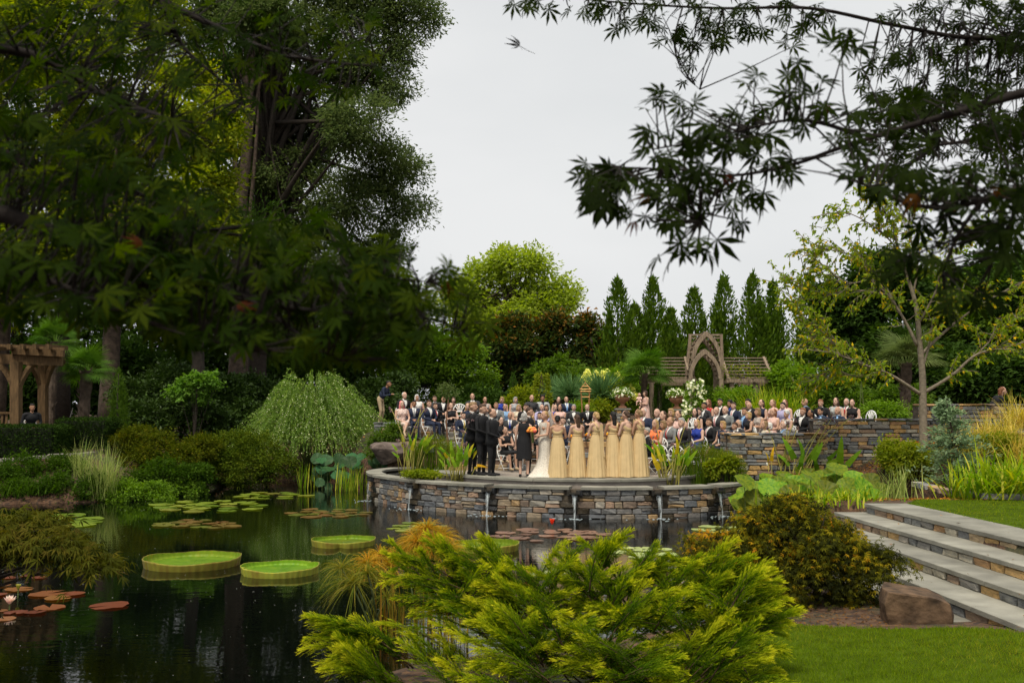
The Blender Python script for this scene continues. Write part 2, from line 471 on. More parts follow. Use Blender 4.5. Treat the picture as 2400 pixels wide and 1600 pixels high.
# ---- loose stones: ten cleft blocks that every wall shares
def stone_meshes(n, mat, rough=.05, bev=.09):
    out = []
    for k in range(n):
        bm = bmesh.new(); bmesh.ops.create_cube(bm, size=1.0)
        for v in bm.verts:
            v.co.x += random.uniform(-.05, .03) * (1 if v.co.x > 0 else -1); v.co.z += random.uniform(-.09, .04) * (1 if v.co.z > 0 else -1)
            v.co.y += random.uniform(-.10, .10) if v.co.y < 0 else 0
        bmesh.ops.bevel(bm, geom=bm.edges[:], offset=bev, segments=1, affect='EDGES', clamp_overlap=True)
        for v in bm.verts:
            v.co += Vector((random.uniform(-rough, rough) * .4, random.uniform(-rough, rough), random.uniform(-rough, rough) * .6))
        bmesh.ops.triangulate(bm, faces=[f for f in bm.faces if len(f.verts) > 4])
        me = bpy.data.meshes.new('stone'); bm.to_mesh(me); bm.free(); me.materials.append(mat); out.append(me)
    return out
ST_DRY, ST_WET = stone_meshes(10, M_STONE), stone_meshes(10, M_WET)
ST_WETD = stone_meshes(6, M_WETD)

def lay(parent, meshes, path, s0, s1, zs, wmin, wmax, depth=.16, skip=None, proud=.02, base=(0, 0, 0), alt=None):
    """Courses of stones along path(s) -> x, y, outward angle; the face lies on the path."""
    n = 0
    for c in range(len(zs) - 1):
        z0, z1 = zs[c], zs[c + 1]; s = s0 - random.uniform(0, wmin * .5)
        while s < s1 - .04:
            w = random.uniform(wmin, wmax); e = min(s + w, s1 + .02)
            if s1 - e < wmin * .5: e = s1
            a = max(s, s0)
            if e - a > .05:
                m = (a + e) / 2
                if not (skip and skip(m, (z0 + z1) / 2)):
                    x, y, ang = path(m)
                    d = depth * random.uniform(.9, 1.1); off = d / 2 - proud * random.uniform(.2, 1.3)
                    # some stones split in two thin ones, as laid ledgestone does
                    parts_ = [(z0, z1)]
                    if z1 - z0 > .125 and random.random() < .22:
                        k = z0 + (z1 - z0) * random.uniform(.38, .62); parts_ = [(z0, k), (k, z1)]
                    for za, zb in parts_:
                        ms_ = alt[0] if alt and alt[1](m, za) else meshes
                        shared('stone', random.choice(ms_), parent, (x - math.sin(ang) * off - base[0], y + math.cos(ang) * off - base[1], (za + zb) / 2 - base[2]),
                               (0, 0, ang + random.uniform(-.01, .01)), (e - a - random.uniform(.008, .018), d, zb - za - random.uniform(.007, .014))); n += 1
            s = e
    return n
def courses(z0, z1, lo, hi):
    z = [z0]
    while z[-1] < z1 - lo * .6:
        z.append(z[-1] + random.uniform(lo, hi))
    k = (z1 - z0) / (z[-1] - z0)
    return [z0 + (q - z0) * k for q in z]
def slab(name, inner, outer, z0, z1, mat, parent, base=(0, 0, 0), chip=.006):
    """A cut slab between two edge lines, arrises slightly eased."""
    inner = np.asarray(inner); outer = np.asarray(outer); n = len(inner)
    ring = np.vstack([outer, inner[::-1]]); c = ring.mean(0)
    def lev(z, k): 
        q = ring + unit(c - ring) * k
        return np.column_stack([q - np.asarray(base[:2]), np.full(len(q), z - base[2])])
    V = np.vstack([lev(z0, .004), lev(z1 - chip, 0), lev(z1, chip)]); m = len(ring)
    Fs = [[q * m + i, q * m + (i + 1) % m, (q + 1) * m + (i + 1) % m, (q + 1) * m + i] for q in range(2) for i in range(m)]
    top = [[2 * m + i, 2 * m + i + 1, 2 * m + m - 2 - i, 2 * m + m - 1 - i] for i in range(n - 1)]
    bot = [[i + 1, i, m - 1 - i, m - 2 - i] for i in range(n - 1)]
    b = MB(); b.add(V, np.array(Fs + top + bot))
    return b.build(name, mat, parent)

# ---- fountain basin wall
FW, FWL = smooth_path([(-3.0, 32.0), (-3.9, 31.2), (-4.3, 29.9), (-4.05, 28.3), (-3.43, 27.0), (-2.29, 25.35), (-.31, 23.95), (2.0, 23.25), (4.3, 23.6), (5.6, 24.6), (6.2, 26.0)], 400)
fs = np.linspace(0, FWL, 400)
def fw(s, off=0.0):
    p = np.array([np.interp(s, fs, FW[:, 0]), np.interp(s, fs, FW[:, 1])])
    q = np.array([np.interp(s + .02, fs, FW[:, 0]), np.interp(s + .02, fs, FW[:, 1])]) - np.array([np.interp(s - .02, fs, FW[:, 0]), np.interp(s - .02, fs, FW[:, 1])])
    t = unit(q); nrm = np.array([-t[1], t[0]])          # inward
    return p + nrm * off, math.atan2(t[1], t[0])
def fwpath(s):
    p, a = fw(s, .06); return p[0], p[1], a
proj = np.array([1200 + FPX * x / y for x, y in FW])
SPOUT_PX = [872, 968, 1146, 1346, 1541, 1680]
front = fs > fs[np.argmin(proj)]
SPOUT_S = [float(np.interp(p, proj[front], fs[front])) for p in SPOUT_PX]
wallT = empty('fountain_wall', (1.5, 23, 0), 0, 'curved ledgestone basin wall with bluestone coping and water spouts', 'wall')
B = (1.5, 23, 0)
def at_spout(s, z):
    return any(abs(s - q) < .17 for q in SPOUT_S) and z > .46
s_vis0 = fs[np.argmin(proj)] - .3
n_st = lay(wallT, ST_WET, fwpath, s_vis0, FWL, courses(-.06, .663, .115, .165), .19, .43, .18, at_spout, .025, B, (ST_WETD, lambda s, z: min(abs(s - q - .05) for q in SPOUT_S) < .20 + .12 * math.sin(s * 9 + z * 7)))
b = MB(); ss = np.linspace(0, FWL, 120)
for (za, zb, oa, ob) in ((-.7, .663, .085, .40),):
    A = np.array([fw(s, oa)[0] for s in ss]); C = np.array([fw(s, ob)[0] for s in ss]); n = len(ss)
    V = np.vstack([np.column_stack([A, np.full(n, za)]), np.column_stack([A, np.full(n, zb)]), np.column_stack([C, np.full(n, zb)]), np.column_stack([C, np.full(n, za)])]) - np.array(B)
    i = np.arange(n - 1)
    b.add(V, np.concatenate([np.stack([i + k * n, i + 1 + k * n, i + 1 + (k + 1) * n, i + (k + 1) * n], 1) for k in range(3)]))
b.build('core', M_CORE, wallT)
cuts = [0.0] + [q for s in SPOUT_S for q in (s - .13, s + .13)] + [FWL]
for a, e in zip(cuts[0::2], cuts[1::2]):
    k = max(1, round((e - a) / 1.05)); js = np.linspace(a, e, k + 1)
    for q in range(k):
        t = np.linspace(js[q] + .004, js[q + 1] - .004, 7)
        slab('coping_slab', [fw(s, .46)[0] for s in t], [fw(s, 0)[0] for s in t], .665, .73 + random.uniform(-.003, .003), M_BLUE, wallT, B)
# spouts: a flat lip slab in each notch, on a corbel, with its sheet of falling water
M_FALL, _nt, _N, _L, _b = _new('falling_water')
_b.inputs['Base Color'].default_value = (.75, .82, .84, 1); _b.inputs['Roughness'].default_value = .15
_b.inputs['Alpha'].default_value = .5
_tc = _N.new('ShaderNodeTexCoord'); _mp = _N.new('ShaderNodeMapping'); _mp.inputs['Scale'].default_value = (40, 40, 2)
_n = _N.new('ShaderNodeTexNoise'); _n.inputs['Scale'].default_value = 1; _L.new(_tc.outputs['Object'], _mp.inputs['Vector']); _L.new(_mp.outputs['Vector'], _n.inputs['Vector'])
_cr = ramp(_N, [(.42, (.0, .0, .0)), (.66, (.55, .55, .55))]); _L.new(_n.outputs['Fac'], _cr.inputs['Fac']); _L.new(_cr.outputs['Color'], _b.inputs['Alpha'])
M_FOAM, _nt, _N, _L, _b = _new('splash_foam')
_b.inputs['Base Color'].default_value = (.40, .47, .50, 1); _b.inputs['Roughness'].default_value = .3
for q, s in enumerate(SPOUT_S):
    p, a = fw(s, .10); t = np.array([math.cos(a), math.sin(a)]); nn = np.array([-t[1], t[0]])
    sp = MB(); Rz = np.array([[t[0], nn[0], 0], [t[1], nn[1], 0], [0, 0, 1]])
    box(sp, (p[0] + nn[0] * .05 - B[0], p[1] + nn[1] * .05 - B[1], .585), (.27, .50, .035), Rz)
    spo = sp.build('spout', M_WETD, wallT)
    for sd_ in (-1, 1):
        c2 = MB(); box(c2, (p[0] + t[0] * .145 * sd_ + nn[0] * .03 - B[0], p[1] + t[1] * .145 * sd_ + nn[1] * .03 - B[1], .595), (.07, .36, .12), Rz)
        c2.build('cheek_stone', M_WETD, spo)
    ef = empty('water_jet', (p[0] - nn[0] * .2, p[1] - nn[1] * .2, 0), a,
               'thin water sheet falling from ' + ['the spout at the curved end of the wall', 'the second spout near the wall\'s curved end', 'the spout before the groomsmen', 'the spout before the bridesmaids', 'the spout below the thalia clump', 'the spout beside the lotus leaves'][q], 'water jet', 'jets pouring from the basin wall')
    f = MB(); zz = np.linspace(.595, 0.0, 10); w = np.interp(zz, [0, .3, .6], [.022, .04, .085]) * random.uniform(.85, 1.1)
    yy = -.06 - .10 * np.sqrt(np.clip((.595 - zz) / .595, 0, 1)) + .14
    for k in range(2):
        f.add(np.column_stack([np.tile([-1, 1], 10) * np.repeat(w, 2) , np.repeat(yy + k * .012, 2), np.repeat(zz, 2)]),
              np.array([[2 * i, 2 * i + 1, 2 * i + 3, 2 * i + 2] for i in range(9)]))
    f.build('sheet', M_FALL, ef, smooth=True)
    f = MB()
    for _ in range(26):
        rr = abs(random.gauss(0, .20)) + .02; an = random.uniform(0, 6.28); sz = random.uniform(.008, .022)
        ellipsoid(f, (rr * math.cos(an) * 1.5, rr * math.sin(an), .004), (sz * random.uniform(1, 3.2), sz, .008), 6, 3)
    f.build('splash', M_FOAM, ef, kind='stuff')
b = MB(); t = np.linspace(0, FWL, 60); A = np.array([fw(s, .3)[0] for s in t])
b.add(np.vstack([np.column_stack([A, np.full(60, .63)]), [(6.0, 27.5, .63)], [(-2.5, 31.5, .63)]]), [list(range(62))])
struct(b.build('basin_water', M_WATER))

# ---- round platform where the wedding party stands
PP, PPL = smooth_path([(-1.6, 29.6), (-2.2, 28.5), (-1.8, 26.6), (-.8, 25.15), (.34, 24.35), (1.54, 24.08), (2.7, 24.05), (3.8, 24.6), (4.7, 25.6), (5.2, 27), (5.3, 29.2)], 300)
b = MB(); A = PP[::5]; n = len(A)
b.add(np.vstack([np.column_stack([A, np.full(n, .3)]), np.column_stack([A, np.full(n, .845)])]), [list(range(n, 2 * n))] + [[i, i + 1, n + i + 1, n + i] for i in range(n - 1)])
M_PAVE = plain('platform_flags', (.30, .255, .215), .8, .2, 2.5, .3, 30)
plat = struct(b.build('platform', M_PAVE))
ps = np.linspace(0, PPL, 300)
def pp(s, off):
    p = np.array([np.interp(s, ps, PP[:, 0]), np.interp(s, ps, PP[:, 1])]); q = np.array([np.interp(s + .03, ps, PP[:, 0]), np.interp(s + .03, ps, PP[:, 1])])
    t = unit(q - p + 1e-9); return p + np.array([-t[1], t[0]]) * off
js = np.linspace(.3, PPL - .1, 15)
for q in range(14):
    t = np.linspace(js[q] + .004, js[q + 1] - .006, 7)
    slab('coping_slab', [pp(s, .38) for s in t], [pp(s, -.05) for s in t], .80, .862, M_BLUE, plat)
# flagstones behind the coping
k = 0
for iy in range(7):
    x = -1.6 + random.uniform(0, .4); y0 = 24.55 + iy * .66
    while x < 4.9:
        w = random.uniform(.6, 1.0)
        cx, cy_ = x + w / 2, y0 + .32
        if inside(PP, np.array([cx]), np.array([cy_]))[0] and dist_poly(PP, np.array([cx]), np.array([cy_]))[0] > .75:
            slab('flagstone', [(x, y0 + .65), (x + w - .015, y0 + .65)], [(x, y0), (x + w - .015, y0)], .80, .852 + random.uniform(-.002, .002), M_PAVE, plat)
        x += w

# ---- garden steps: bluestone treads on ledgestone risers
ZS, XS = [.90, .74, .58, .42, .26], [6.12, 5.63, 5.17, 4.70, 4.24]
FAR = [17.4, 17.5, 17.5, 17.4, 17.3]
stairs = empty('garden_steps', (5, 12, 0), 0, 'broad flight of bluestone treads on ledgestone risers beside the lawn', 'steps')
SB = (5, 12, 0)
def sx(i, y): return XS[i] + .032 * (17.4 - y)
for i in range(5):
    y = FAR[i]
    depth = .62 if i else .72
    while y > 5.2:
        e = y - random.uniform(.95, 1.35)
        slab('tread_slab', [(sx(i, y - .004) + depth, y - .004), (sx(i, e + .004) + depth, e + .004)], [(sx(i, y - .004) - .02, y - .004), (sx(i, e + .004) - .02, e + .004)], ZS[i] - .055, ZS[i], M_BLUE, stairs, SB)
        y = e
    a0 = math.atan2(-1, .032)
    def spath(s, i=i):
        yy = FAR[i] - .02 - s; return sx(i, yy) + .012, yy, a0
    lay(stairs, ST_DRY, spath, 0, FAR[i] - 5.3, [ZS[i] - .168, ZS[i] - .057], .26, .50, .16, None, .012, SB)
    b = MB(); box(b, (sx(i, 11) + .45 - SB[0], 11.3 - SB[1], ZS[i] - .057 - .2), (.62, 12.3, .39), np.array([[1, -.032, 0], [.032, 1, 0], [0, 0, 1]])); b.build('core', M_CORE, stairs)
    # far end of each step
    lay(stairs, ST_DRY, lambda s, i=i: (XS[i] + .03 + s, FAR[i] - .03, math.pi), 0, .55, [ZS[i] - .168, ZS[i] - .057], .2, .36, .14, None, .01, SB)

# ---- terrace walls beside the seats
def straight(a, b_):
    a = np.array(a, float); b_ = np.array(b_, float); t = unit(b_ - a); ang = math.atan2(t[1], t[0])
    return (lambda s: (a[0] + t[0] * s, a[1] + t[1] * s, ang)), float(np.linalg.norm(b_ - a))
def terrace_wall(label, segs, z0, z1, base, lo=.08, hi=.13, wmin=.18, wmax=.52, thick=.42, cap=True, cat='wall'):
    T = empty('terrace_wall' if cat == 'wall' else 'stone_edging', base, 0, label, cat); n = 0
    for (p, q, cut) in segs:
        pf, Ln = straight(p, q)
        zc = courses(z0, z1 - (.07 if cap else 0), lo, hi)
        n += lay(T, ST_DRY, pf, 0, Ln, zc, wmin, wmax, .17, None, .022, base)
        if cap: n += lay(T, ST_DRY, pf, -.02, Ln + .02, [z1 - .068, z1], .35, .75, thick + .06, None, .05, base)
        b = MB(); a = np.array(p); t = unit(np.array(q) - a); nn = np.array([-t[1], t[0]]); c = (a + np.array(q)) / 2 + nn * (thick / 2 + .04)
        box(b, (c[0] - base[0], c[1] - base[1], (z0 + z1 - .075) / 2 - base[2]), (Ln - .03, thick - .06, z1 - z0 - .075), np.array([[t[0], nn[0], 0], [t[1], nn[1], 0], [0, 0, 1]]))
        b.build('core', M_CORE, T)
    return T
terrace_wall('low ledgestone parapet wall in front of the seated rows, beside the lotus', [((5.52, 25.3), (8.05, 25.5), 0), ((5.52, 26.5), (5.52, 25.3), 0)], .45, 1.94, (5.5, 25.3, 0))
terrace_wall('mid-height ledgestone terrace wall running behind the cherry trunk', [((7.9, 26.0), (11.5, 26.4), 0)], .55, 2.30, (10, 26.1, 0))
terrace_wall('tallest ledgestone terrace wall behind the blue conifer', [((10.9, 26.65), (14.3, 27.0), 0)], .9, 2.69, (12.6, 26.7, 0))
terrace_wall('short ledgestone terrace wall beside the weeping white-flowered bush', [((-4.6, 33.2), (-3.75, 33.25), 0)], 1.1, 2.12, (-4.2, 33.2, 1.1), .07, .12)
for i_, (y0, l) in enumerate(TERR):
    terrace_wall('low stone riser of the ' + ['first', 'second', 'third', 'top'][i_] + ' seating terrace under the chairs', [((-1.9 if i_ < 2 else -3.6, y0 - .12), (4.9, y0 - .12), 0)], l - .34, l + .015, (0, y0 - .1, l - .3), .14, .18, .5, .9, .3, False)
# low edging at the back of the upper lawn and along the bank path
def edging(label, pts, h, wmin, wmax, courses_n=1, mesh=ST_DRY, z=None):
    P, Ln = smooth_path(pts, 120); s = np.linspace(0, Ln, 120)
    T = empty('stone_edging', (P[0][0], P[0][1], th(*P[0])), 0, label, 'edging'); bz = T.location.z; q = 0.0
    while q < Ln:
        w = random.uniform(wmin, wmax); m = q + w / 2
        if m > Ln: break
        x, y = np.interp(m, s, P[:, 0]), np.interp(m, s, P[:, 1]); x2, y2 = np.interp(m + .05, s, P[:, 0]), np.interp(m + .05, s, P[:, 1])
        for c in range(courses_n):
            zz = th(x, y) if z is None else z
            shared('stone', random.choice(mesh), T, (x - P[0][0], y - P[0][1], zz - bz - .03 + h * (c + .5)), (0, 0, math.atan2(y2 - y, x2 - x + 1e-6)), (w - .012, random.uniform(.2, .26), h - .01))
        q += w
    return T
edging('low ledgestone edging at the back of the upper lawn', [(8.7, 21.6), (8.55, 20.2), (8.5, 19.2), (8.9, 18.5), (9.8, 18.15), (11.2, 17.8)], .12, .25, .5, 1, z=.90)
M_EDGE = stonem('path_edge_stone', [(.30, .27, .24), (.25, .22, .20), (.34, .31, .27), (.28, .23, .19)])
ST_EDGE = stone_meshes(5, M_EDGE, .03)
for lab, pts in (('row of pale edging stones below the clipped hedge', [(0, 1082), (90, 1076), (180, 1068), (240, 1060)]),
                 ('curving pale edging stones above the yellow-green shrubs', [(365, 1040), (420, 1026), (480, 1014), (560, 1000), (600, 996)])):
    edging(lab, [on_ground(*p)[:2] for p in pts], .12, .3, .55, 1, ST_EDGE)
# ================================================================== lawns
M_LAWN = plain('lawn_soil', (.055, .085, .006), .95, .4, 6, .5, 50, spec=.02)
M_GRASS = leafm('lawn_grass', [(.045, .085, .005), (.075, .125, .008), (.105, .15, .011), (.06, .105, .007), (.16, .17, .025)], .4)
def lawn(name, poly, zf, n, h, w, lab):
    poly = np.array(poly, float); lo, hi = poly.min(0), poly.max(0); st = .12
    X, Y = np.meshgrid(np.arange(lo[0], hi[0], st), np.arange(lo[1], hi[1], st)); X, Y = X.ravel(), Y.ravel()
    k = inside(poly, X + st / 2, Y + st / 2); X, Y = X[k], Y[k]; b = MB(); N = len(X)
    V = np.stack([np.stack([X + dx, Y + dy, zf(X + dx, Y + dy)], 1) for dx, dy in ((0, 0), (st, 0), (st, st), (0, st))], 1)
    b.add(V.reshape(-1, 3), np.arange(N * 4).reshape(-1, 4))
    struct(b.build(name, M_LAWN))
    P = rng.uniform(lo, hi, (n * 3, 2)); P = P[inside(poly, P[:, 0], P[:, 1])][:n]
    # keep blades where the picture looks: thin out behind and beside
    pos = np.column_stack([P, zf(P[:, 0], P[:, 1]) - .004]); N = len(P)
    d = unit(np.column_stack([rng.normal(0, .45, (N, 2)), np.ones(N)])); a = rng.uniform(0, 6.28, N)
    patch = .5 + .25 * np.sin(P[:, 0] * 2.3 + 1) * np.sin(P[:, 1] * 1.9) + rng.normal(0, .22, N)
    g = MB(); scatter(g, np.array([[-.5, 0, 0], [.5, 0, 0], [.1, 1, .12]]) * np.array([w / h, 1, 1]), np.array([[0, 1, 2]]), pos,
                      frames(d, np.column_stack([np.cos(a), np.sin(a), np.zeros(N)])), rng.uniform(.55, 1.25, N) * h, np.clip(patch, 0, 1))
    o = g.build('grass', M_GRASS, kind='stuff'); o['label'] = lab; o['category'] = 'grass'
lawn('lawn', [(.6, 5.5), (.9, 9.2), (1.9, 10.3), (2.94, 10.9), (3.6, 10.62), (4.15, 10.3), (4.5, 10.15), (4.78, 9.9), (5.0, 9.4), (5.06, 8), (5.1, 5.5)],
     lambda x, y: TH(x, y) + .012, 70000, .045, .006, 'short mown grass in front of the steps')
lawn('upper_lawn', [(7.16, 6), (6.80, 17.3), (7.4, 18.3), (9.2, 17.9), (13, 17.2), (16, 15), (16, 6)],
     lambda x, y: .897 + 0 * x, 42000, .045, .010, 'short mown grass on the level above the steps')
# leaf litter and mulch chips on the slope
M_CHIP = leafm('fallen_leaf', [(.05, .025, .012), (.12, .055, .02), (.20, .085, .025), (.30, .13, .03), (.08, .045, .02)], .1)
P = np.vstack([rng.uniform((6.5, 18.3), (13, 25.8), (17000, 2)), rng.uniform((2.2, 10.6), (4.6, 12.6), (1500, 2)), rng.uniform((-12, 26.8), (-5, 38), (5000, 2))])
Q5 = rng.uniform((4.3, 7.5), (6.6, 17), (46, 2)); i5 = np.clip(((Q5[:, 0] - 4.3) / .47).astype(int), 0, 4)
z = TH(P[:, 0], P[:, 1]); P = P[z > .02]; z = z[z > .02]; P = np.vstack([P, Q5]); z = np.concatenate([z, np.array(ZS)[::-1][i5] + .001]); N = len(P); a = rng.uniform(0, 6.28, N)
g = MB(); scatter(g, *LEAFW(.7), np.column_stack([P, z + .012]), frames(np.column_stack([np.cos(a), np.sin(a), rng.normal(0, .2, N)]), unit(np.column_stack([rng.normal(0, .35, (N, 2)), np.ones(N)]))), rng.uniform(.03, .08, N) * np.where(P[:, 1] < 14, .45, 1), rng.uniform(0, 1, N) * np.where(P[:, 1] < 14, .3, 1))
o = g.build('leaf_litter', M_CHIP, kind='stuff'); o['label'] = 'fallen brown and orange leaves over the mulch'; o['category'] = 'leaf litter'
# ================================================================== TREES AND SHRUBS
M_BARK = plain('bark', (.085, .062, .045), .95, .35, 9, .9, 25)
M_BARKD = plain('dark_bark', (.035, .027, .021), .95, .35, 9, .8, 25)
M_STEM = plain('green_stem', (.10, .13, .035), .7, .3, 9)
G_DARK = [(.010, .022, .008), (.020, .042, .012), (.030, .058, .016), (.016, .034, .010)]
G_MID = [(.025, .055, .012), (.045, .085, .018), (.065, .11, .025), (.035, .07, .014)]
G_OAK = [(.032, .052, .028), (.052, .078, .042), (.076, .102, .056), (.042, .066, .034)]
G_YEL = [(.06, .095, .012), (.10, .14, .018), (.15, .18, .025), (.075, .115, .015), (.19, .19, .03)]
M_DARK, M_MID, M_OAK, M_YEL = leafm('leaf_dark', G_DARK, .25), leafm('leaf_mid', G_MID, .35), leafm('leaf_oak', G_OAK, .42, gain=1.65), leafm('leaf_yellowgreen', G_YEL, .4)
M_SPRING = leafm('leaf_fresh', [(.05, .10, .014), (.075, .14, .022), (.10, .17, .03), (.06, .115, .02)], .38)
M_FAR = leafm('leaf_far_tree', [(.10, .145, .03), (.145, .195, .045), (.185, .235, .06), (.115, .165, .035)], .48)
M_RUST = leafm('leaf_magnolia', [(.014, .026, .010), (.022, .040, .014), (.034, .052, .018), (.07, .055, .02), (.14, .07, .022), (.20, .095, .028)], .2, .35)
M_SPIRE = leafm('needle_spire', [(.02, .045, .010), (.038, .075, .014), (.065, .11, .018), (.03, .06, .011)], .3)
M_BLUEC = leafm('needle_blue', [(.07, .12, .10), (.11, .17, .14), (.15, .21, .18)], .25)

def rand_dirs(n):
    return unit(rng.normal(size=(n, 3)))
def lobes_px(L, jit=1.2):
    """(px, py, radius px, depth) -> centre and radii in metres."""
    out = []
    for q in L:
        px, py, r, D = q[:4]; rr = r * mpp(D); fl = q[4] if len(q) > 4 else .85
        out.append((W(px, py, D), np.array([rr, rr * .9, rr * fl])))
    return out
def crown(lobes, ncl, per, crad, lsize, lw, mat, name='crown', parent=None, base=(0, 0, 0), droop=.2, shell=.55, up=.3, rfun=None):
    """Leaves gathered in clumps spread through the lobes, leaving gaps between clumps."""
    lobes = list(lobes) + [(c + rand_dirs(1)[0] * r * .86, r * rng.uniform(.28, .5)) for c, r in lobes for _ in range(5)]
    vol = np.array([l[1].prod() ** .66 for l in lobes]); pick = rng.choice(len(lobes), ncl, p=vol / vol.sum())
    d = rand_dirs(ncl); rr = rng.uniform(shell, 1.0, ncl) ** .7 * rng.uniform(.9, 1.08, ncl)
    C = np.array([lobes[k][0] for k in pick]) + d * rr[:, None] * np.array([lobes[k][1] for k in pick])
    n = ncl * per; cr = crad * rng.uniform(.6, 1.35, ncl)
    off = np.clip(rng.normal(size=(n, 3)), -1.9, 1.9) * np.array([1, 1, .62]) * np.repeat(cr, per)[:, None] * .55
    pos = np.repeat(C, per, 0) + off
    out = unit(off + .6 * np.repeat(d, per, 0) + rng.normal(0, .45, (n, 3)) - np.array([0, 0, droop]))
    nrm = unit(rng.normal(0, .6, (n, 3)) + np.array([0, 0, 1 + up]))
    tone = np.clip(np.repeat(rng.uniform(.15, .85, ncl), per) + rng.normal(0, .18, n), 0, 1)
    if rfun is not None: tone = rfun(pos, tone)
    b = MB(); scatter(b, *LEAFT(lw), pos - np.array(base), frames(out, nrm), lsize * rng.uniform(.65, 1.3, n), tone)
    o = b.build(name, mat, parent)
    return o, C
def limbs(b, base, top, r0, r1, targets, n=40, bend=.12, tips=.02, sides=7):
    """Tapered trunk with forked limbs reaching into the clumps."""
    base = np.array(base, float); top = np.array(top, float); t = np.linspace(0, 1, 9)
    wob = np.cumsum(rng.normal(0, bend, (9, 3)), 0) * t[:, None] * np.array([1, 1, 0]); wob -= t[:, None] * wob[-1]
    P = base + (top - base) * t[:, None] + wob
    tube(b, P, r0 + (r1 - r0) * t ** .8, sides)
    if len(targets) == 0: return
    for k in rng.choice(len(targets), min(n, len(targets)), replace=False):
        q = targets[k]; f = np.clip(rng.uniform(.35, .95), 0, 1)
        i = f * 8; a = P[int(i)] + (P[min(8, int(i) + 1)] - P[int(i)]) * (i % 1)
        ra = (r0 + (r1 - r0) * f ** .8) * .5; m = (a + q) / 2 + rng.normal(0, .12, 3) * np.linalg.norm(q - a) * .5 + np.array([0, 0, .08 * np.linalg.norm(q - a)])
        s = np.linspace(0, 1, 6)[:, None]; C = (1 - s) ** 2 * a + 2 * s * (1 - s) * m + s * s * q
        tube(b, C, np.linspace(ra, tips, 6), 5)
def tree(name, label, base, top, r0, r1, lobes, ncl, per, crad, lsize, lw, mat, group=None, bark=None, nl=40, cat='tree', **kw):
    T = empty(name, base, 0, label, cat, group)
    o, C = crown(lobes, ncl, per, crad, lsize, lw, mat, 'crown', T, base, **kw)
    b = MB(); limbs(b, np.zeros(3), np.array(top) - np.array(base), r0, r1, C - np.array(base), nl)
    b.build('trunk', bark or M_BARKD, T, smooth=True)
    return T
def gbase(px, D):
    x = (px - 1200) / FPX * D
    return np.array([x, D, th(x, D)])

# ---- tall willow oak
D = 46.
L = lobes_px([(930, 30, 95, D), (880, 170, 105, D), (850, 300, 95, D - 2), (890, 395, 90, D), (930, 490, 85, D + 1), (780, 90, 120, D), (720, 250, 95, D + 2), (660, 420, 90, D), (800, 470, 85, D), (860, 590, 85, D + 1),
              (620, 60, 120, D - 1), (540, 210, 85, D + 1), (480, 80, 110, D), (760, -120, 170, D), (560, -130, 160, D), (730, 600, 110, D), (620, 700, 110, D), (820, 700, 110, D + 2), (900, -60, 90, D), (500, 560, 90, D + 2), (430, 330, 80, D), (620, 290, 70, D + 2), (600, 380, 60, D + 3), (740, 370, 70, D + 3), (560, 460, 60, D + 2)])
b0 = gbase(600, D)
tree('willow_oak', 'towering dark willow oak with small leaves standing above the weeping bush', b0, W(640, -60, D), .55, .2, L, 5600, 46, .55, .21, .34, M_OAK, nl=130, shell=.05)
for k, (px, lab) in enumerate(((566, 'slim dark trunk rising beside the willow oak'), (255, 'thick furrowed pine trunk behind the windmill palm'), (548, 'reddish pine trunk behind the evergreen shrubs'), (-10, 'dark pine trunk behind the timber pergola'))):
    Dk = (44, 40, 42, 40)[k]; bb = gbase(px, Dk); r = (.32, .40, .42, .42)[k]; tp = W(px + 12, (150, 420, 600, 420)[k], Dk)
    L = lobes_px([(px - 10, (100, 380, 560, 350)[k], 60, Dk), (px + 40, (40, 300, 540, 250)[k], 60, Dk), (px - 50, (180, 330, 520, 300)[k], 50, Dk)])
    tree('pine_tree', lab, bb, tp, r, r * .7, L, 60, 60, .8, .32, .18, M_DARK, bark=plain('pine_bark', (.065, .046, .034), .95, .5, 6, 1.0, 14), nl=10, shell=.3)

# ---- yellow-green vine-clad trees at the pond's shady end, dark wood behind
L = lobes_px([(505, 330, 55, 37), (480, 430, 72, 37), (500, 540, 62, 37), (440, 640, 70, 37), (400, 280, 75, 37), (380, 500, 90, 36), (520, 240, 40, 37), (440, 180, 60, 38)])
tree('vine_clad_tree', 'yellow-green vine-clad tree in front of the willow oak', gbase(470, 37.5), W(450, 250, 37.5), .3, .12, L, 520, 60, .48, .22, .45, M_YEL, nl=12, shell=.45)
L = lobes_px([(300, 130, 90, 41), (200, 250, 110, 41), (90, 120, 120, 41), (60, 380, 120, 41), (230, 430, 110, 41), (120, 560, 110, 40), (330, 320, 80, 41), (300, 620, 100, 40), (-60, 250, 120, 41), (0, 680, 90, 40), (60, 0, 110, 41), (190, 40, 100, 41), (330, 10, 90, 42), (0, 100, 100, 42)])
tree('understory_tree', 'mottled green tree filling the shade above the timber pergola', gbase(150, 42), W(160, 150, 42), .35, .15, L, 1250, 56, .55, .26, .42, leafm('leaf_shade_tree', [(.04, .075, .008), (.085, .125, .014), (.14, .165, .02), (.06, .095, .01)], .45), nl=40, shell=.4)
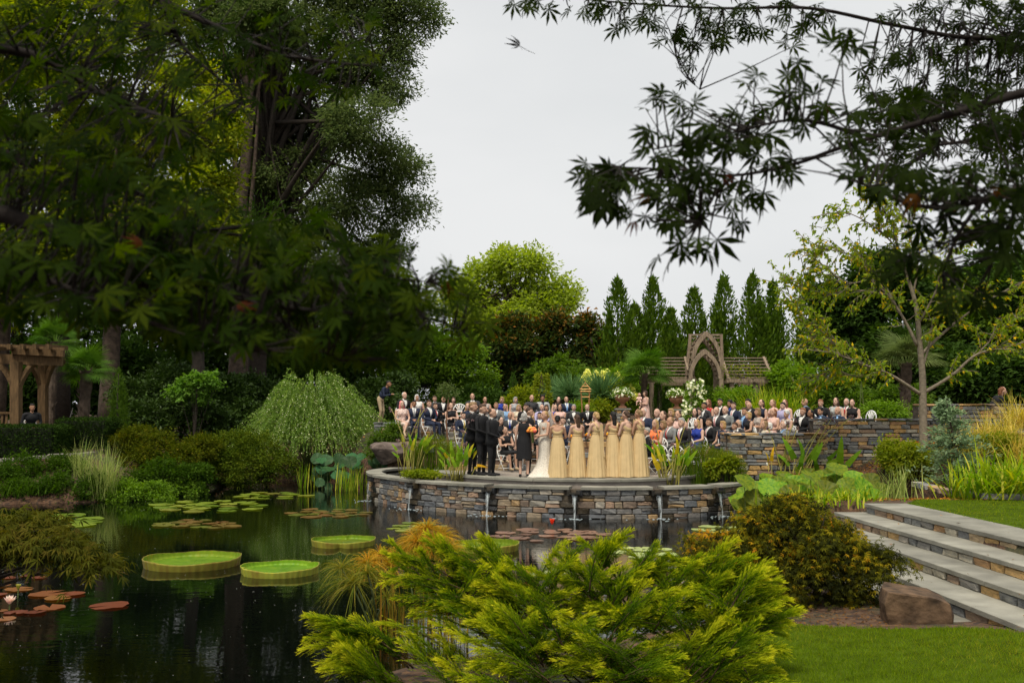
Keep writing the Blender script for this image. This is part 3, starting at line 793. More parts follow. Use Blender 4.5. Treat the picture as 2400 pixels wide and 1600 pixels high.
for k, (lb, lab, m) in enumerate((
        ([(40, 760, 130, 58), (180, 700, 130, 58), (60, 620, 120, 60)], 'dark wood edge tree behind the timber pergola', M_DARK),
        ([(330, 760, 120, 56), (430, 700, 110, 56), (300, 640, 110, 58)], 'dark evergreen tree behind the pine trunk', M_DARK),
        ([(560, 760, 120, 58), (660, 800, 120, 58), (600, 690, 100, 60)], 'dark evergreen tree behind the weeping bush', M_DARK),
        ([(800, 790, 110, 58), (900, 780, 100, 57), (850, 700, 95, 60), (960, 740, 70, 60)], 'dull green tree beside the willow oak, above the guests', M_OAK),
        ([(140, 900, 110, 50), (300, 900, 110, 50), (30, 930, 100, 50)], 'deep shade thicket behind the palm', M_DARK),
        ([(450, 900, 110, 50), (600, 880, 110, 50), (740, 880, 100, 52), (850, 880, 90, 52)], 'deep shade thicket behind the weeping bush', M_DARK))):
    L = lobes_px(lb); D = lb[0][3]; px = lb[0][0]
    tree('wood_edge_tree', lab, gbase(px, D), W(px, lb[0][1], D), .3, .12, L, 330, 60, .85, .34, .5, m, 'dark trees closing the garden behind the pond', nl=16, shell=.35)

# ---- middle distance
D = 76.
L = lobes_px([(1210, 640, 72, D), (1120, 665, 58, D), (1290, 680, 56, D), (1180, 608, 36, D), (1258, 622, 38, D), (1090, 725, 66, D), (1200, 735, 90, D), (1310, 740, 56, D), (1150, 780, 80, D), (1340, 690, 22, D), (1070, 690, 30, D)])
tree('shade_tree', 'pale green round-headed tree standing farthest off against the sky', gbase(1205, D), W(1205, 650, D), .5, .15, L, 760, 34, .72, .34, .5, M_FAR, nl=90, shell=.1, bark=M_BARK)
D = 50.
L = lobes_px([(1040, 850, 78, D), (975, 865, 60, D), (1105, 880, 58, D), (1005, 805, 42, D), (1080, 820, 45, D), (950, 905, 55, D), (1060, 920, 60, D)])
tree('garden_tree', 'loose mid-green tree behind the guests, next to the dark magnolias', gbase(1040, D), W(1035, 830, D), .18, .07, L, 620, 56, .42, .21, .4, M_SPRING, nl=40, shell=.35)
def rust(pos, tone):
    h = np.clip((pos[:, 2] - 6.2) / 2.6, 0, 1)
    return np.clip(tone * .45 + (rng.random(len(tone)) < .10 + .62 * h) * rng.uniform(.25, .55, len(tone)), 0, 1)
for k, (lb, lab) in enumerate((
        ([(1195, 830, 66, 60), (1200, 780, 40, 60), (1190, 900, 66, 60), (1215, 760, 22, 60)], 'rusty-topped dark magnolia next to the loose green tree'),
        ([(1300, 830, 66, 60), (1290, 775, 42, 60), (1300, 900, 70, 60), (1310, 757, 24, 60)], 'rusty-topped dark magnolia in the middle of three'),
        ([(1385, 830, 50, 61), (1383, 775, 28, 61), (1390, 890, 56, 60), (1378, 750, 12, 61)], 'rusty-topped dark magnolia next to the conifer row'))):
    D = 60; tree('magnolia_tree', lab, gbase(lb[0][0], D), W(lb[0][0], 790, D), .2, .08, lobes_px(lb), 300, 62, .55, .30, .45, M_RUST, 'brown-backed magnolias behind the guests', nl=24, shell=.4, rfun=rust)

# ---- row of upright spire conifers
def spire(name, label, px, ytop, ybase, wpx, D, n=5200, group=None, mat=None, lsz=.40, ragged=.36, cat='conifer'):
    base = gbase(px, D); top = W(px, ytop, D); H = top[2] - base[2]; Rm = wpx / 2 * mpp(D); x0 = top[0]
    T = empty(name, (x0, D, base[2]), 0, label, cat, group)
    b = MB(); nl = 1 if cat == 'conifer' and wpx < 50 else 8; lead = [(0., 0., H, Rm, 1.0)]
    for q in range(nl - 1):
        an = rng.uniform(0, 6.28); ro = Rm * rng.uniform(.25, .62); lead.append((ro * math.cos(an), ro * math.sin(an) * .8, H * rng.uniform(.45, .90) * (1 - .25 * ro / Rm), Rm * rng.uniform(.30, .5), rng.uniform(.25, .4)))
    tw = sum(q[4] for q in lead)
    for (ox, oy, Hh, Rr, wt) in lead:
        k = int(n * wt / tw); nsub = 26; t = rng.uniform(0, 1, k) ** .8 * .97; lob = rng.uniform(0, 6.28, nsub); ls = rng.integers(0, nsub, k); a = lob[ls] + rng.normal(0, .28, k)
        prof = np.minimum(1, (1 - t) * 1.7) ** .8 * (1 - .25 * np.exp(-t * 9))
        rr = prof * Rr * (1 - ragged + ragged * 2.1 * ((ls * .618 + t * 3.1) % 1)) * rng.uniform(.35, 1.0, k) ** .5
        pos = np.column_stack([ox + rr * np.cos(a), oy + rr * np.sin(a), t * Hh]); d = unit(np.column_stack([np.cos(a) * .42, np.sin(a) * .42, np.ones(k)]) + rng.normal(0, .28, (k, 3)))
        nr = unit(np.column_stack([np.cos(a), np.sin(a), np.zeros(k)]) + rng.normal(0, .6, (k, 3))); tone = np.clip(.5 + .21 * np.sin(ls * 2.4) + rng.normal(0, .2, k), 0, 1)
        scatter(b, *LEAFT(.26), pos, frames(d, nr), lsz * rng.uniform(.5, 1.5, k) * (1 - .3 * t), tone)
        tipn = 34; tp = np.column_stack([ox + rng.normal(0, .05, tipn), oy + rng.normal(0, .05, tipn), Hh * rng.uniform(.88, 1.0, tipn)])
        scatter(b, *LEAFW(.22), tp, frames(unit(np.column_stack([rng.normal(0, .18, (tipn, 2)), np.ones(tipn)])), rand_dirs(tipn)), lsz * rng.uniform(.4, 1.1, tipn), .5)
    b.build('crown', mat or M_SPIRE, T)
    b = MB(); limbs(b, (0, 0, 0), (0, 0, H * .93), Rm * .12 + .02, .01, np.zeros((0, 3)), 0, .02); b.build('trunk', M_BARKD, T, smooth=True)
    return T
ordn = ['first', 'second', 'third', 'fourth', 'fifth', 'sixth', 'seventh', 'eighth', 'ninth', 'tenth']
for k, (px, yt, w) in enumerate(((1447, 650, 104), (1488, 712, 70), (1531, 648, 96), (1572, 722, 66), (1627, 672, 96), (1697, 643, 88), (1764, 640, 92), (1812, 656, 78), (1897, 640, 100))):
    spire('spire_conifer', 'upright spire conifer, ' + ordn[k] + ' along the row from the magnolias', px, yt, 940, w * 1.08, 57 + (k % 3), 8500, 'row of upright conifers behind the arbor')
for k, (px, yt, w, D) in enumerate(((1203, 872, 34, 47), (1165, 890, 30, 47.5), (1542, 885, 26, 45), (1562, 905, 20, 45), (1656, 905, 24, 44), (1668, 912, 22, 44.5))):
    spire('small_arborvitae', ['clipped narrow arborvitae beside the golden vine tower', 'shorter narrow arborvitae next to the clipped one', 'narrow arborvitae under the fan palm', 'stubby arborvitae beside the one under the fan palm', 'narrow arborvitae at the foot of the arbor', 'paired narrow arborvitae inside the arbor'][k], px, yt, 950, w, D, 2200, 'small arborvitae', leafm('needle_arb%d' % k, [(.02, .045, .012), (.035, .075, .018), (.05, .095, .022)], .2), .11, .10)
spire('small_conifer', 'yellow-green conical conifer between the palm and the evergreen shrubs', 278, 862, 1010, 60, 33, 3600, None, leafm('needle_yew', [(.02, .045, .008), (.035, .07, .012), (.05, .09, .014)], .2), .12, .3)

# ---- wood beyond the cherry tree
for lb, lab, m, n in (
        ([(2050, 655, 60, 46), (2000, 720, 70, 46), (2110, 690, 70, 46), (1985, 810, 75, 46)], 'glossy dark tree behind the cherry crown', M_DARK, 520),
        ([(2200, 700, 80, 48), (2300, 690, 80, 48), (2260, 780, 90, 48)], 'dark leafy tree behind the cherry trunk', M_MID, 480),
        ([(2390, 700, 90, 46), (2400, 820, 100, 46), (2330, 640, 60, 48)], 'dark tree over the crouching photographer', M_DARK, 480),
        ([(2100, 850, 90, 44), (2200, 890, 80, 44), (2020, 880, 60, 44)], 'shaded undergrowth tree behind the middle terrace wall', M_DARK, 420),
        ([(2300, 900, 90, 42), (2400, 930, 90, 42)], 'shaded undergrowth tree behind the tallest terrace wall', M_DARK, 380)):
    D = lb[0][3]; tree('wood_edge_tree', lab, gbase(lb[0][0], D), W(lb[0][0], lb[0][1], D), .22, .08, lobes_px(lb), n, 58, .6, .28, .5, m, 'trees beyond the terrace walls', nl=24, shell=.3)

# ---- sparse cherry tree on the mulch slope
D = 24.5; cb = np.array([*on_ground(2165, 1048)]); D = cb[1]
M_CHBARK = plain('cherry_bark', (.20, .165, .12), .85, .3, 14, .5, 30)
T = empty('cherry_tree', cb, 0, 'young cherry tree with bare limbs and thin yellowing leaves on the mulch slope', 'tree')
b = MB(); C = []; Dt = D
def limb(pts, r0, r1, sides=7, dd=None):
    P = np.array([W(x, y, Dt + (0 if dd is None else dd * i)) for i, (x, y) in enumerate(pts)]) - cb
    Q, Ln = smooth_path(P, max(6, len(pts) * 5)); tube(b, Q, np.linspace(r0, r1, len(Q)), sides); return Q
def twigs(Q, n, ln, leaves=True, depth=1):
    for _ in range(n):
        i = int(rng.integers(max(1, len(Q) // 5), len(Q))); a = Q[i]; t = unit(Q[min(i, len(Q) - 1)] - Q[i - 1])
        d = unit(t + rng.normal(0, .55, 3) + np.array([0, rng.normal(0, .5), .12])); l = ln * rng.uniform(.5, 1.2)
        s = np.linspace(0, 1, 6)[:, None]; P = a + d * l * s + np.array([0, 0, -.10 * l]) * s ** 2 + rng.normal(0, .015, (6, 3)) * l
        tube(b, P, np.linspace(.010, .003, 6), 4)
        if depth: twigs(P, 2, ln * .55, leaves, depth - 1)
        if leaves:
            m = int(rng.integers(7, 14)); u = rng.uniform(.3, 1.0, m)
            C.extend([(a + d * l * q + np.array([0, 0, -.10 * l * q * q]), d) for q in u])
tr = limb([(2165, 1056), (2163, 960), (2162, 880), (2155, 800), (2150, 740), (2140, 690), (2110, 600), (2095, 540)], .105, .025, 10)
main = [tr]
for pts, r in ((([(2160, 925), (2090, 880), (2040, 860), (1960, 830), (1900, 820)]), .05), ([(2060, 868), (2000, 845), (1930, 780), (1880, 740)], .03), ([(2150, 810), (2120, 750), (2080, 690), (2040, 655), (2020, 600)], .045),
               ([(2100, 715), (2060, 650), (2000, 600), (1920, 580)], .025), ([(2165, 920), (2230, 880), (2290, 830), (2370, 810), (2440, 790)], .05), ([(2160, 830), (2200, 790), (2260, 740), (2340, 690), (2420, 650)], .04),
               ([(2152, 760), (2190, 690), (2210, 620), (2260, 540)], .032), ([(2160, 870), (2180, 800), (2190, 740), (2240, 640)], .03), ([(2140, 690), (2150, 620), (2130, 540), (2150, 470)], .028), ([(2290, 830), (2350, 770), (2420, 720)], .022),
               ([(2080, 876), (2010, 882), (1960, 870), (1900, 885)], .022), ([(2040, 655), (1980, 660), (1900, 600), (1870, 610)], .018), ([(2120, 600), (2060, 540), (1990, 500), (1940, 500)], .02), ([(2095, 540), (2060, 470), (2030, 440)], .018), ([(1960, 830), (1900, 780), (1850, 690)], .016), ([(2080, 690), (1990, 680), (1930, 690), (1860, 660)], .018)):
    main.append(limb(pts, r, .008, 6, rng.normal(0, .12)))
for Q in main[1:]: twigs(Q, 26, .62)
twigs(tr[-12:], 16, .6)
b.build('trunk', M_CHBARK, T, smooth=True)
pts = np.array([c[0] for c in C]); dd = np.array([c[1] for c in C]); keep = rng.random(len(pts)) < .85; pts, dd = pts[keep], dd[keep]; n = len(pts)
g = MB(); d = unit(dd * .5 + rng.normal(0, .4, (n, 3)) - np.array([0, 0, .7])); tone = rng.uniform(0, .72, n); y = rng.random(n) < .10; tone[y] = rng.uniform(.9, 1, y.sum())
scatter(g, *LEAFW(.42), pts, frames(d, rand_dirs(n)), rng.uniform(.085, .16, n), tone)
g.build('crown', leafm('leaf_cherry', [(.07, .12, .02), (.11, .17, .028), (.16, .21, .034), (.13, .16, .02), (.42, .30, .02)], .45), T)
# ================================================================== PLANTS
def bush(name, label, lb, ncl, per, crad, lsize, lw, mat, group=None, cat='shrub', nl=14, zclip=True, **kw):
    L = lobes_px(lb); D = np.mean([q[3] for q in lb]); px = np.mean([q[0] for q in lb]); x = (px - 1200) / FPX * D
    base = np.array([x, D, max(0., th(x, D))]); T = empty(name, base, 0, label, cat, group)
    o, C = crown(L, ncl, per, crad, lsize, lw, mat, 'foliage', T, base, **kw)
    b = MB()
    for k in rng.choice(len(C), min(nl, len(C)), replace=False):
        q = C[k] - base; s = np.linspace(0, 1, 5)[:, None]; m = np.array([q[0] * .3, q[1] * .3, max(q[2], .1) * .6])
        tube(b, (1 - s) ** 2 * np.array([0, 0, -.05]) + 2 * s * (1 - s) * m + s * s * q, np.linspace(.025, .006, 5), 5)
    b.build('stems', M_BARKD, T, smooth=True)
    return T
def tuft(name, label, base, n, length, width, mat, spreadr=.25, lean=.7, bend=1.6, cat='grass clump', group=None, rise=1.0, tone=(0, 1), top=None):
    """Arching strap leaves from one crown."""
    base = np.array(base, float); T = empty(name, base, 0, label, cat, group); a = rng.uniform(0, 6.28, n); b = MB()
    l = length * rng.uniform(.55, 1.15, n); le = lean * rng.uniform(.25, 1.25, n); s = np.array([0, .2, .4, .6, .8, 1.0]); w = np.array([.7, 1, 1, .8, .55, .06])
    pos = np.column_stack([rng.normal(0, spreadr, (n, 2)), np.zeros(n)])
    h = np.column_stack([np.cos(a), np.sin(a), np.zeros(n)]); sd_ = np.column_stack([-np.sin(a), np.cos(a), np.zeros(n)])
    pt = pos[:, None] + (l[:, None] * (s[None] * le[:, None]))[..., None] * h[:, None] + ((l * rise)[:, None] * (s[None] - (s[None] ** 2.2) * le[:, None] * .42 * bend))[..., None] * np.array([0, 0, 1.0])
    hw = width * .5 * w[None, :, None] * sd_[:, None] * rng.uniform(.7, 1.2, n)[:, None, None]
    V = np.stack([pt - hw, pt + hw], 2).reshape(-1, 3); i = (np.arange(n) * 12)[:, None, None]; f = np.array([[2 * k, 2 * k + 1, 2 * k + 3, 2 * k + 2] for k in range(5)])
    b.add(V, (i + f[None]).reshape(-1, 4), np.repeat(rng.uniform(*tone, n), 12)); b.build('leaves', mat, T)
    return T

# ---------------------------------------------------------------- golden juniper
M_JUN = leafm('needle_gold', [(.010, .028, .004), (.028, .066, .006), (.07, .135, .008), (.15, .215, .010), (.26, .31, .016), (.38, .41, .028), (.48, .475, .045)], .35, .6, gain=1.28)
M_JWOOD = plain('juniper_wood', (.07, .045, .02), .9, .3, 12, .5, 30)
def juniper(name, label, base, plumes, group=None):
    """plumes: (root, tip, length scale). Each is a feathered branch whose young tips are yellow."""
    T = empty(name, base, 0, label, 'shrub', group); g = MB(); wd = MB(); base = np.array(base)
    P0, DD, NN, SS, TT = [], [], [], [], []
    for root, tip, k in plumes:
        root = np.array(root) - base; tip = np.array(tip) - base; v = tip - root; Ln = np.linalg.norm(v)
        mid = (root + tip) / 2 + np.array([0, 0, .16 * Ln]) + rng.normal(0, .04, 3) * Ln
        q = np.linspace(0, 1, 8)[:, None]; tube(wd, (1 - q) ** 2 * root + 2 * q * (1 - q) * mid + q * q * tip, np.linspace(.008, .002, 8), 4)
        ns = int(64 * max(.6, Ln / .6)); t = np.sort(rng.uniform(.12, 1.0, ns))[:, None]
        A = (1 - t) ** 2 * root + 2 * t * (1 - t) * mid + t * t * tip; ax = unit(2 * (1 - t) * (mid - root) + 2 * t * (tip - mid))
        side = unit(np.cross(ax, np.array([0, 0, 1.0]) + rng.normal(0, .25, 3))); ups = np.cross(side, ax); phi = rng.uniform(0, 6.28, ns)[:, None]
        out = side * np.cos(phi) + ups * np.sin(phi) * .42
        d2 = unit(ax * 1.15 + out * .55 + rng.normal(0, .12, (ns, 3)) + np.array([0, 0, -.03])); l2 = (.05 + .26 * (1 - t[:, 0]) ** .7 * np.minimum(1, t[:, 0] * 3)) * k * rng.uniform(.6, 1.2, ns)
        m = 16; u = np.tile(np.linspace(.05, 1.0, m), ns); I = np.repeat(np.arange(ns), m)
        B_ = A[I] + d2[I] * (l2[I] * u)[:, None] + np.array([0, 0, -.12]) * (l2[I] * u * u)[:, None]
        sd_ = rand_dirs(len(I)); d3 = unit(d2[I] * 1.3 + sd_ * .46 + np.array([0, 0, .04]))
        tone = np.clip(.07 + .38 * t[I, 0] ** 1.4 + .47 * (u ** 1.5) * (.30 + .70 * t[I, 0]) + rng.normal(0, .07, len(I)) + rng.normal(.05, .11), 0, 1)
        P0.append(B_); DD.append(d3); SS.append(rng.uniform(.020, .044, len(I)) * (1.15 - .35 * u) * k); TT.append(tone)
    P0, DD, SS, TT = map(np.concatenate, (P0, DD, SS, TT)); n = len(P0)
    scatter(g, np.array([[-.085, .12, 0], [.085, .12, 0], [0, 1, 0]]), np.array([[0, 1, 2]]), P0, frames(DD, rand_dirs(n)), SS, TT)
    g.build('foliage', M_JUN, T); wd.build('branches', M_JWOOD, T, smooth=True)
    return T
def plume_set(mounds, per, edge):
    """Plumes sweep outward from the middle of the shrub, rising and then nodding."""
    out = []
    for (px, py, D, r, n) in mounds:
        c = W(px, py, D); R_ = r * mpp(D); left = np.clip((1400 - px) / 420, -1, 1)
        for _ in range(int(n * .55)):
            sg = -1 if rng.random() < .5 + .42 * left else 1; el = rng.uniform(-.15, 1.2); az = rng.normal(-.35, .55)
            d = np.array([sg * math.cos(el) * math.cos(az), math.cos(el) * math.sin(az), math.sin(el)])
            tip = c + d * R_ * rng.uniform(.55, 1.08) + np.array([rng.normal(0, .12), rng.normal(0, .12), 0]); L_ = rng.uniform(.62, 1.0)
            root = tip - np.array([d[0] * .85 + sg * .18, d[1] * .5, .30 + .45 * max(d[2], 0)]) * L_ * .82
            out.append((root, tip, rng.uniform(.9, 1.2)))
    for (rx, ry, tx, ty, D, k) in edge:
        out.append((W(rx - (tx - rx) * .3, ry + 25, D), W(tx, ty, D - .05), k * 1.1))
        for _ in range(3):
            j = rng.normal(0, 16, 4); out.append((W(rx + j[0], ry + j[1] + 10, D + .06), W(tx + j[2] * 1.6 - (tx - rx) * .14, ty + abs(j[3]) * 1.3, D + rng.normal(0, .08)), k))
    return out
pl = plume_set([(1110, 1420, 9.2, 150, 40), (1250, 1440, 9.0, 170, 66), (1420, 1420, 9.1, 165, 70), (1560, 1440, 9.0, 160, 66), (1690, 1440, 8.9, 150, 66), (1240, 1560, 8.5, 190, 70), (1430, 1570, 8.5, 190, 80), (1640, 1570, 8.6, 170, 70), (1050, 1610, 8.4, 130, 26), (850, 1560, 8.6, 90, 30)], 0,
               [(1010, 1400, 915, 1270, 9.1, 1.0), (1030, 1330, 925, 1300, 9.1, .9), (1080, 1380, 1010, 1255, 9.1, 1), (1150, 1330, 1040, 1290, 9.1, 1.), (1090, 1400, 905, 1345, 9.0, .9), (1100, 1420, 930, 1400, 9.0, .9),
                (1200, 1370, 1130, 1255, 9.2, .9), (1290, 1400, 1205, 1330, 9.1, 1), (1400, 1350, 1470, 1250, 9.2, 1.1), (1410, 1330, 1440, 1265, 9.2, 1.0), (1380, 1390, 1330, 1290, 9.1, 1.0), (1480, 1380, 1600, 1312, 9.1, 1.0),
                (1470, 1400, 1560, 1305, 9.1, 1), (1640, 1380, 1720, 1268, 9.0, 1.0), (1650, 1390, 1745, 1305, 9.0, 1), (1700, 1400, 1800, 1320, 8.9, 1.0), (1730, 1430, 1815, 1380, 8.9, 1), (1760, 1470, 1868, 1427, 8.8, 1), (1750, 1480, 1840, 1460, 8.8, .9), (1740, 1530, 1835, 1515, 8.7, .9),
                (900, 1500, 722, 1442, 8.7, 1.0), (890, 1520, 722, 1495, 8.7, 1.0), (900, 1510, 745, 1465, 8.7, 1), (930, 1540, 800, 1455, 8.6, .9), (930, 1540, 835, 1450, 8.6, .9), (1010, 1500, 880, 1458, 8.8, .8), (880, 1560, 780, 1540, 8.6, .9), (1300, 1380, 1285, 1310, 9.2, .9)])
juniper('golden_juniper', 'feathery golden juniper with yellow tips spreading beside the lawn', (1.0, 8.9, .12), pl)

# ---------------------------------------------------------------- cut-leaf maples
def palm_leaf(n=7, w=.17, droop=.18, spread_=118, curl=0.0, stalk=True, seg=4):
    """A maple leaf: n tapering lobes from one point, along +Y."""
    V, Fs = [], []; an = np.linspace(-spread_, spread_, n); ln = {7: [.42, .72, .92, 1, .92, .72, .42], 5: [.55, .88, 1, .88, .55]}[n]
    prof = {4: [(.0, .07), (.30, .62), (.52, 1.0), (.76, .50)], 2: [(.0, .15), (.48, 1.0)]}[seg]
    for a, l in zip(an, ln):
        a = rad(a) + random.uniform(-.07, .07); l *= random.uniform(.9, 1.08); c, s = math.sin(a), math.cos(a); i0 = len(V)
        for t, ww in prof:
            for sd_ in (-1, 1):
                x = sd_ * ww * w * l * .5; y = t * l
                V.append((x * s + y * c, -x * c + y * s, -droop * (t * l) ** 2 + .10 * abs(x) + curl * t * t))
        V.append((l * c, l * s, -droop * l * l * 1.15 + curl))
        m = len(prof)
        for q in range(m - 1): Fs.append([i0 + 2 * q, i0 + 2 * q + 1, i0 + 2 * q + 3, i0 + 2 * q + 2])
        Fs.append([i0 + 2 * m - 2, i0 + 2 * m - 1, i0 + 2 * m])
    if stalk:
        i0 = len(V); V += [(-.012, 0, 0), (.012, 0, 0), (.02, -.55, -.10), (0, -.55, -.10)]; Fs.append([i0, i0 + 1, i0 + 2, i0 + 3])
    return np.array(V), Fs
def split_faces(Fs):
    by = {}
    for f in Fs: by.setdefault(len(f), []).append(f)
    return [np.array(v) for v in by.values()]
def mini_leaf(w, sp, droop):
    V, Fs = [(0, 0, 0)], []
    for a, l in zip(np.linspace(-sp, sp, 5), (.55, .88, 1, .88, .55)):
        a = rad(a) + random.uniform(-.1, .1); c, s_ = math.sin(a), math.cos(a); i = len(V)
        V += [(.45 * l * c - w * l * s_, .45 * l * s_ + w * l * c, -droop * .2), (l * c, l * s_, -droop * l), (.45 * l * c + w * l * s_, .45 * l * s_ - w * l * c, -droop * .2)]; Fs.append([0, i + 2, i + 1, i])
    return np.array(V), np.array(Fs)
SMALLMAPLE = [mini_leaf(.13, 95, .35) for _ in range(3)]
def small_maple(name, label, lb, n, size, mat, rfun, cat='shrub', flat=.35, layers=1.0, weep=.5, base=None):
    L = lobes_px(lb); D = np.mean([q[3] for q in lb]); px = np.mean([q[0] for q in lb]); x = (px - 1200) / FPX * D
    base = np.array([x, D, max(0, th(x, D))]) if base is None else np.array(base); T = empty(name, base, 0, label, cat); vol = np.array([l[1].prod() ** .66 for l in L])
    L = list(L) + [(c + rand_dirs(1)[0] * r * .9, r * rng.uniform(.25, .45)) for c, r in L for _ in range(4)]; vol = np.array([l[1].prod() ** .66 for l in L])
    ncl = n // 26; pick = rng.choice(len(L), ncl, p=vol / vol.sum()); d = rand_dirs(ncl); d[:, 2] = np.abs(d[:, 2]) * 1.0 - .25
    C = np.array([L[k][0] for k in pick]) + d * rng.uniform(.55, 1.05, ncl)[:, None] * np.array([L[k][1] for k in pick]); per = 26; N = ncl * per
    off = rng.normal(size=(N, 3)) * np.array([.10, .10, .035]) * layers; off[:, 2] -= weep * (off[:, 0] ** 2 + off[:, 1] ** 2) * 6
    pos = np.repeat(C, per, 0) + off; dr = unit(off * np.array([1, 1, 0]) * 4 + rng.normal(0, .5, (N, 3)) + np.repeat(d, per, 0) * .5 - np.array([0, 0, .55])); nr = unit(rng.normal(0, .45, (N, 3)) + np.array([0, -.3, 1]))
    tone = rfun(pos, np.repeat(d, per, 0)); g = MB(); wh = rng.integers(0, 3, N)
    for k in range(3): scatter(g, *SMALLMAPLE[k], pos[wh == k] - base, frames(dr[wh == k], nr[wh == k]), size * rng.uniform(.7, 1.25, (wh == k).sum()), tone[wh == k])
    g.build('foliage', mat, T); b = MB(); limbs(b, (0, 0, -.05), (0, 0, .45), .06, .03, C - base, 70, .05, .004, 6); b.build('trunk', M_BARKD, T, smooth=True)
    return T
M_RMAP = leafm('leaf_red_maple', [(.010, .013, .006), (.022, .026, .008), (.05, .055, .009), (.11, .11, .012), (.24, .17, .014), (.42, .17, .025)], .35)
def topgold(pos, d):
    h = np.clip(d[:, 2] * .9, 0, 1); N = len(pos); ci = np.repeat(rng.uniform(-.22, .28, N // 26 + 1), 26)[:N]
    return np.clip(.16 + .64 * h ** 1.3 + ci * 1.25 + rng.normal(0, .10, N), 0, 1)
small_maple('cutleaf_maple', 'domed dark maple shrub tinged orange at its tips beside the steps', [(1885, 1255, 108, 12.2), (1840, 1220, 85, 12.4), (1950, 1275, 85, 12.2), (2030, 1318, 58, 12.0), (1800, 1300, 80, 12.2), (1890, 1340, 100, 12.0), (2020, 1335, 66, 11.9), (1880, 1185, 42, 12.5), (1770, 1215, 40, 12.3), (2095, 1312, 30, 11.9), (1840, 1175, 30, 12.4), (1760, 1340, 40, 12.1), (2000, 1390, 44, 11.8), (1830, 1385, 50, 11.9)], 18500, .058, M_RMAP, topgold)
small_maple('cutleaf_maple', 'low golden maple spray reaching over the water below the domed maple', [(1690, 1285, 70, 12.8), (1630, 1270, 42, 13.0), (1740, 1300, 52, 12.6), (1680, 1330, 60, 12.6)], 2600, .055, M_RMAP, lambda p, d: topgold(p, d) + .16)
M_BMAP = leafm('leaf_bronze_maple', [(.020, .028, .008), (.045, .055, .012), (.075, .085, .015), (.11, .10, .02), (.09, .07, .025)], .35, gain=.95)
LONGMAPLE = [mini_leaf(.085, 80, .55) for _ in range(3)]
_keep = SMALLMAPLE; SMALLMAPLE = LONGMAPLE
small_maple('weeping_maple', 'drooping bronze-green laceleaf maple over the red lily pads', [(60, 1245, 60, 9.2, .6), (130, 1270, 55, 9.0, .6), (20, 1270, 60, 9.0, .6), (190, 1300, 34, 8.9, .6), (-50, 1260, 80, 9.2), (90, 1215, 40, 9.3, .5), (220, 1310, 20, 8.9)], 3000, .10, M_BMAP, lambda p, d: np.clip(.4 + .3 * d[:, 2] + rng.normal(0, .2, len(p)), 0, 1), layers=1.3, weep=.2, base=(-5.95, 9.1, .12))
SMALLMAPLE = _keep

# ---------------------------------------------------------------- weeping white-flowered bush
def weeping(name, label, cx, cy_, D, rx, ry, n, mats, leaf=.07):
    c = W(cx, cy_, D); base = np.array([c[0], D, th(c[0], D)]); T = empty(name, base, 0, label, 'shrub'); g = MB(); st = MB(); fl = MB(); Rx, H = rx * mpp(D), (cy_ and (W(cx, cy_ - ry, D)[2] - base[2]))
    P, Dd, To, Fp = [], [], [], []
    for k in range(n):
        a = rng.uniform(0, 6.28); rr = rng.uniform(.2, 1.12) ** .65 * (1.22 if rng.random() < .14 else 1); h = H * (1 - .36 * rr ** 2) * rng.uniform(.62, 1.1); ex = np.array([math.cos(a) * Rx * rr, math.sin(a) * Rx * .8 * rr, 0])
        s = np.linspace(0, 1, 40)[:, None]; dropz = h * rng.uniform(.35, .8) * (.3 + .7 * rr)
        Q = ex * (s ** .8) * 1.05 + np.array([0, 0, 1.0]) * (h * np.sin(np.minimum(s * 1.5, 1) * math.pi / 2) - dropz * np.clip((s - .45) / .55, 0, 1) ** 1.7) + np.cumsum(rng.normal(0, .006, (40, 3)), 0); Q[:, 2] = np.maximum(Q[:, 2], .05)
        if k % 5 == 0: tube(st, Q[::6], np.linspace(.012, .003, len(Q[::6])), 4)
        Q = Q[12:]; m = 2; I = np.repeat(np.arange(len(Q)), m); P.append(Q[I] + rng.normal(0, .014, (len(I), 3))); Dd.append(unit(np.gradient(Q, axis=0))[I]); To.append(np.full(len(I), rng.uniform(.1, .9)))
        q = Q[(rng.random(len(Q)) < .5) & (np.arange(len(Q)) > rng.uniform(0, 26))]; Fp.append(q + rng.normal(0, .016, q.shape))
    P, Dd, To = map(np.concatenate, (P, Dd, To)); N = len(P); scatter(g, *LEAFT(.24), P, frames(unit(Dd + rng.normal(0, .32, (N, 3))), rand_dirs(N)), 1.75 * leaf * rng.uniform(.6, 1.25, N), np.clip(To + rng.normal(0, .15, N), 0, 1))
    Fp = np.concatenate(Fp); N = len(Fp); scatter(fl, *LEAFW(.8), Fp, frames(rand_dirs(N), rand_dirs(N)), .045 * rng.uniform(.6, 1.3, N), rng.uniform(0, 1, N))
    st.build('stems', M_STEM, T, smooth=True); g.build('foliage', mats[0], T); fl.build('blossoms', mats[1], T)
M_WEEP = leafm('leaf_weeping', [(.05, .095, .03), (.08, .14, .042), (.11, .175, .06), (.14, .205, .055)], .38)
M_BLOS = leafm('white_blossom', [(.55, .60, .45), (.75, .76, .62), (.40, .48, .28)], .3)
weeping('weeping_bush', 'huge weeping bush with arching stems of small white flowers', 735, 1000, 35.5, 176, 142, 820, (M_WEEP, M_BLOS))

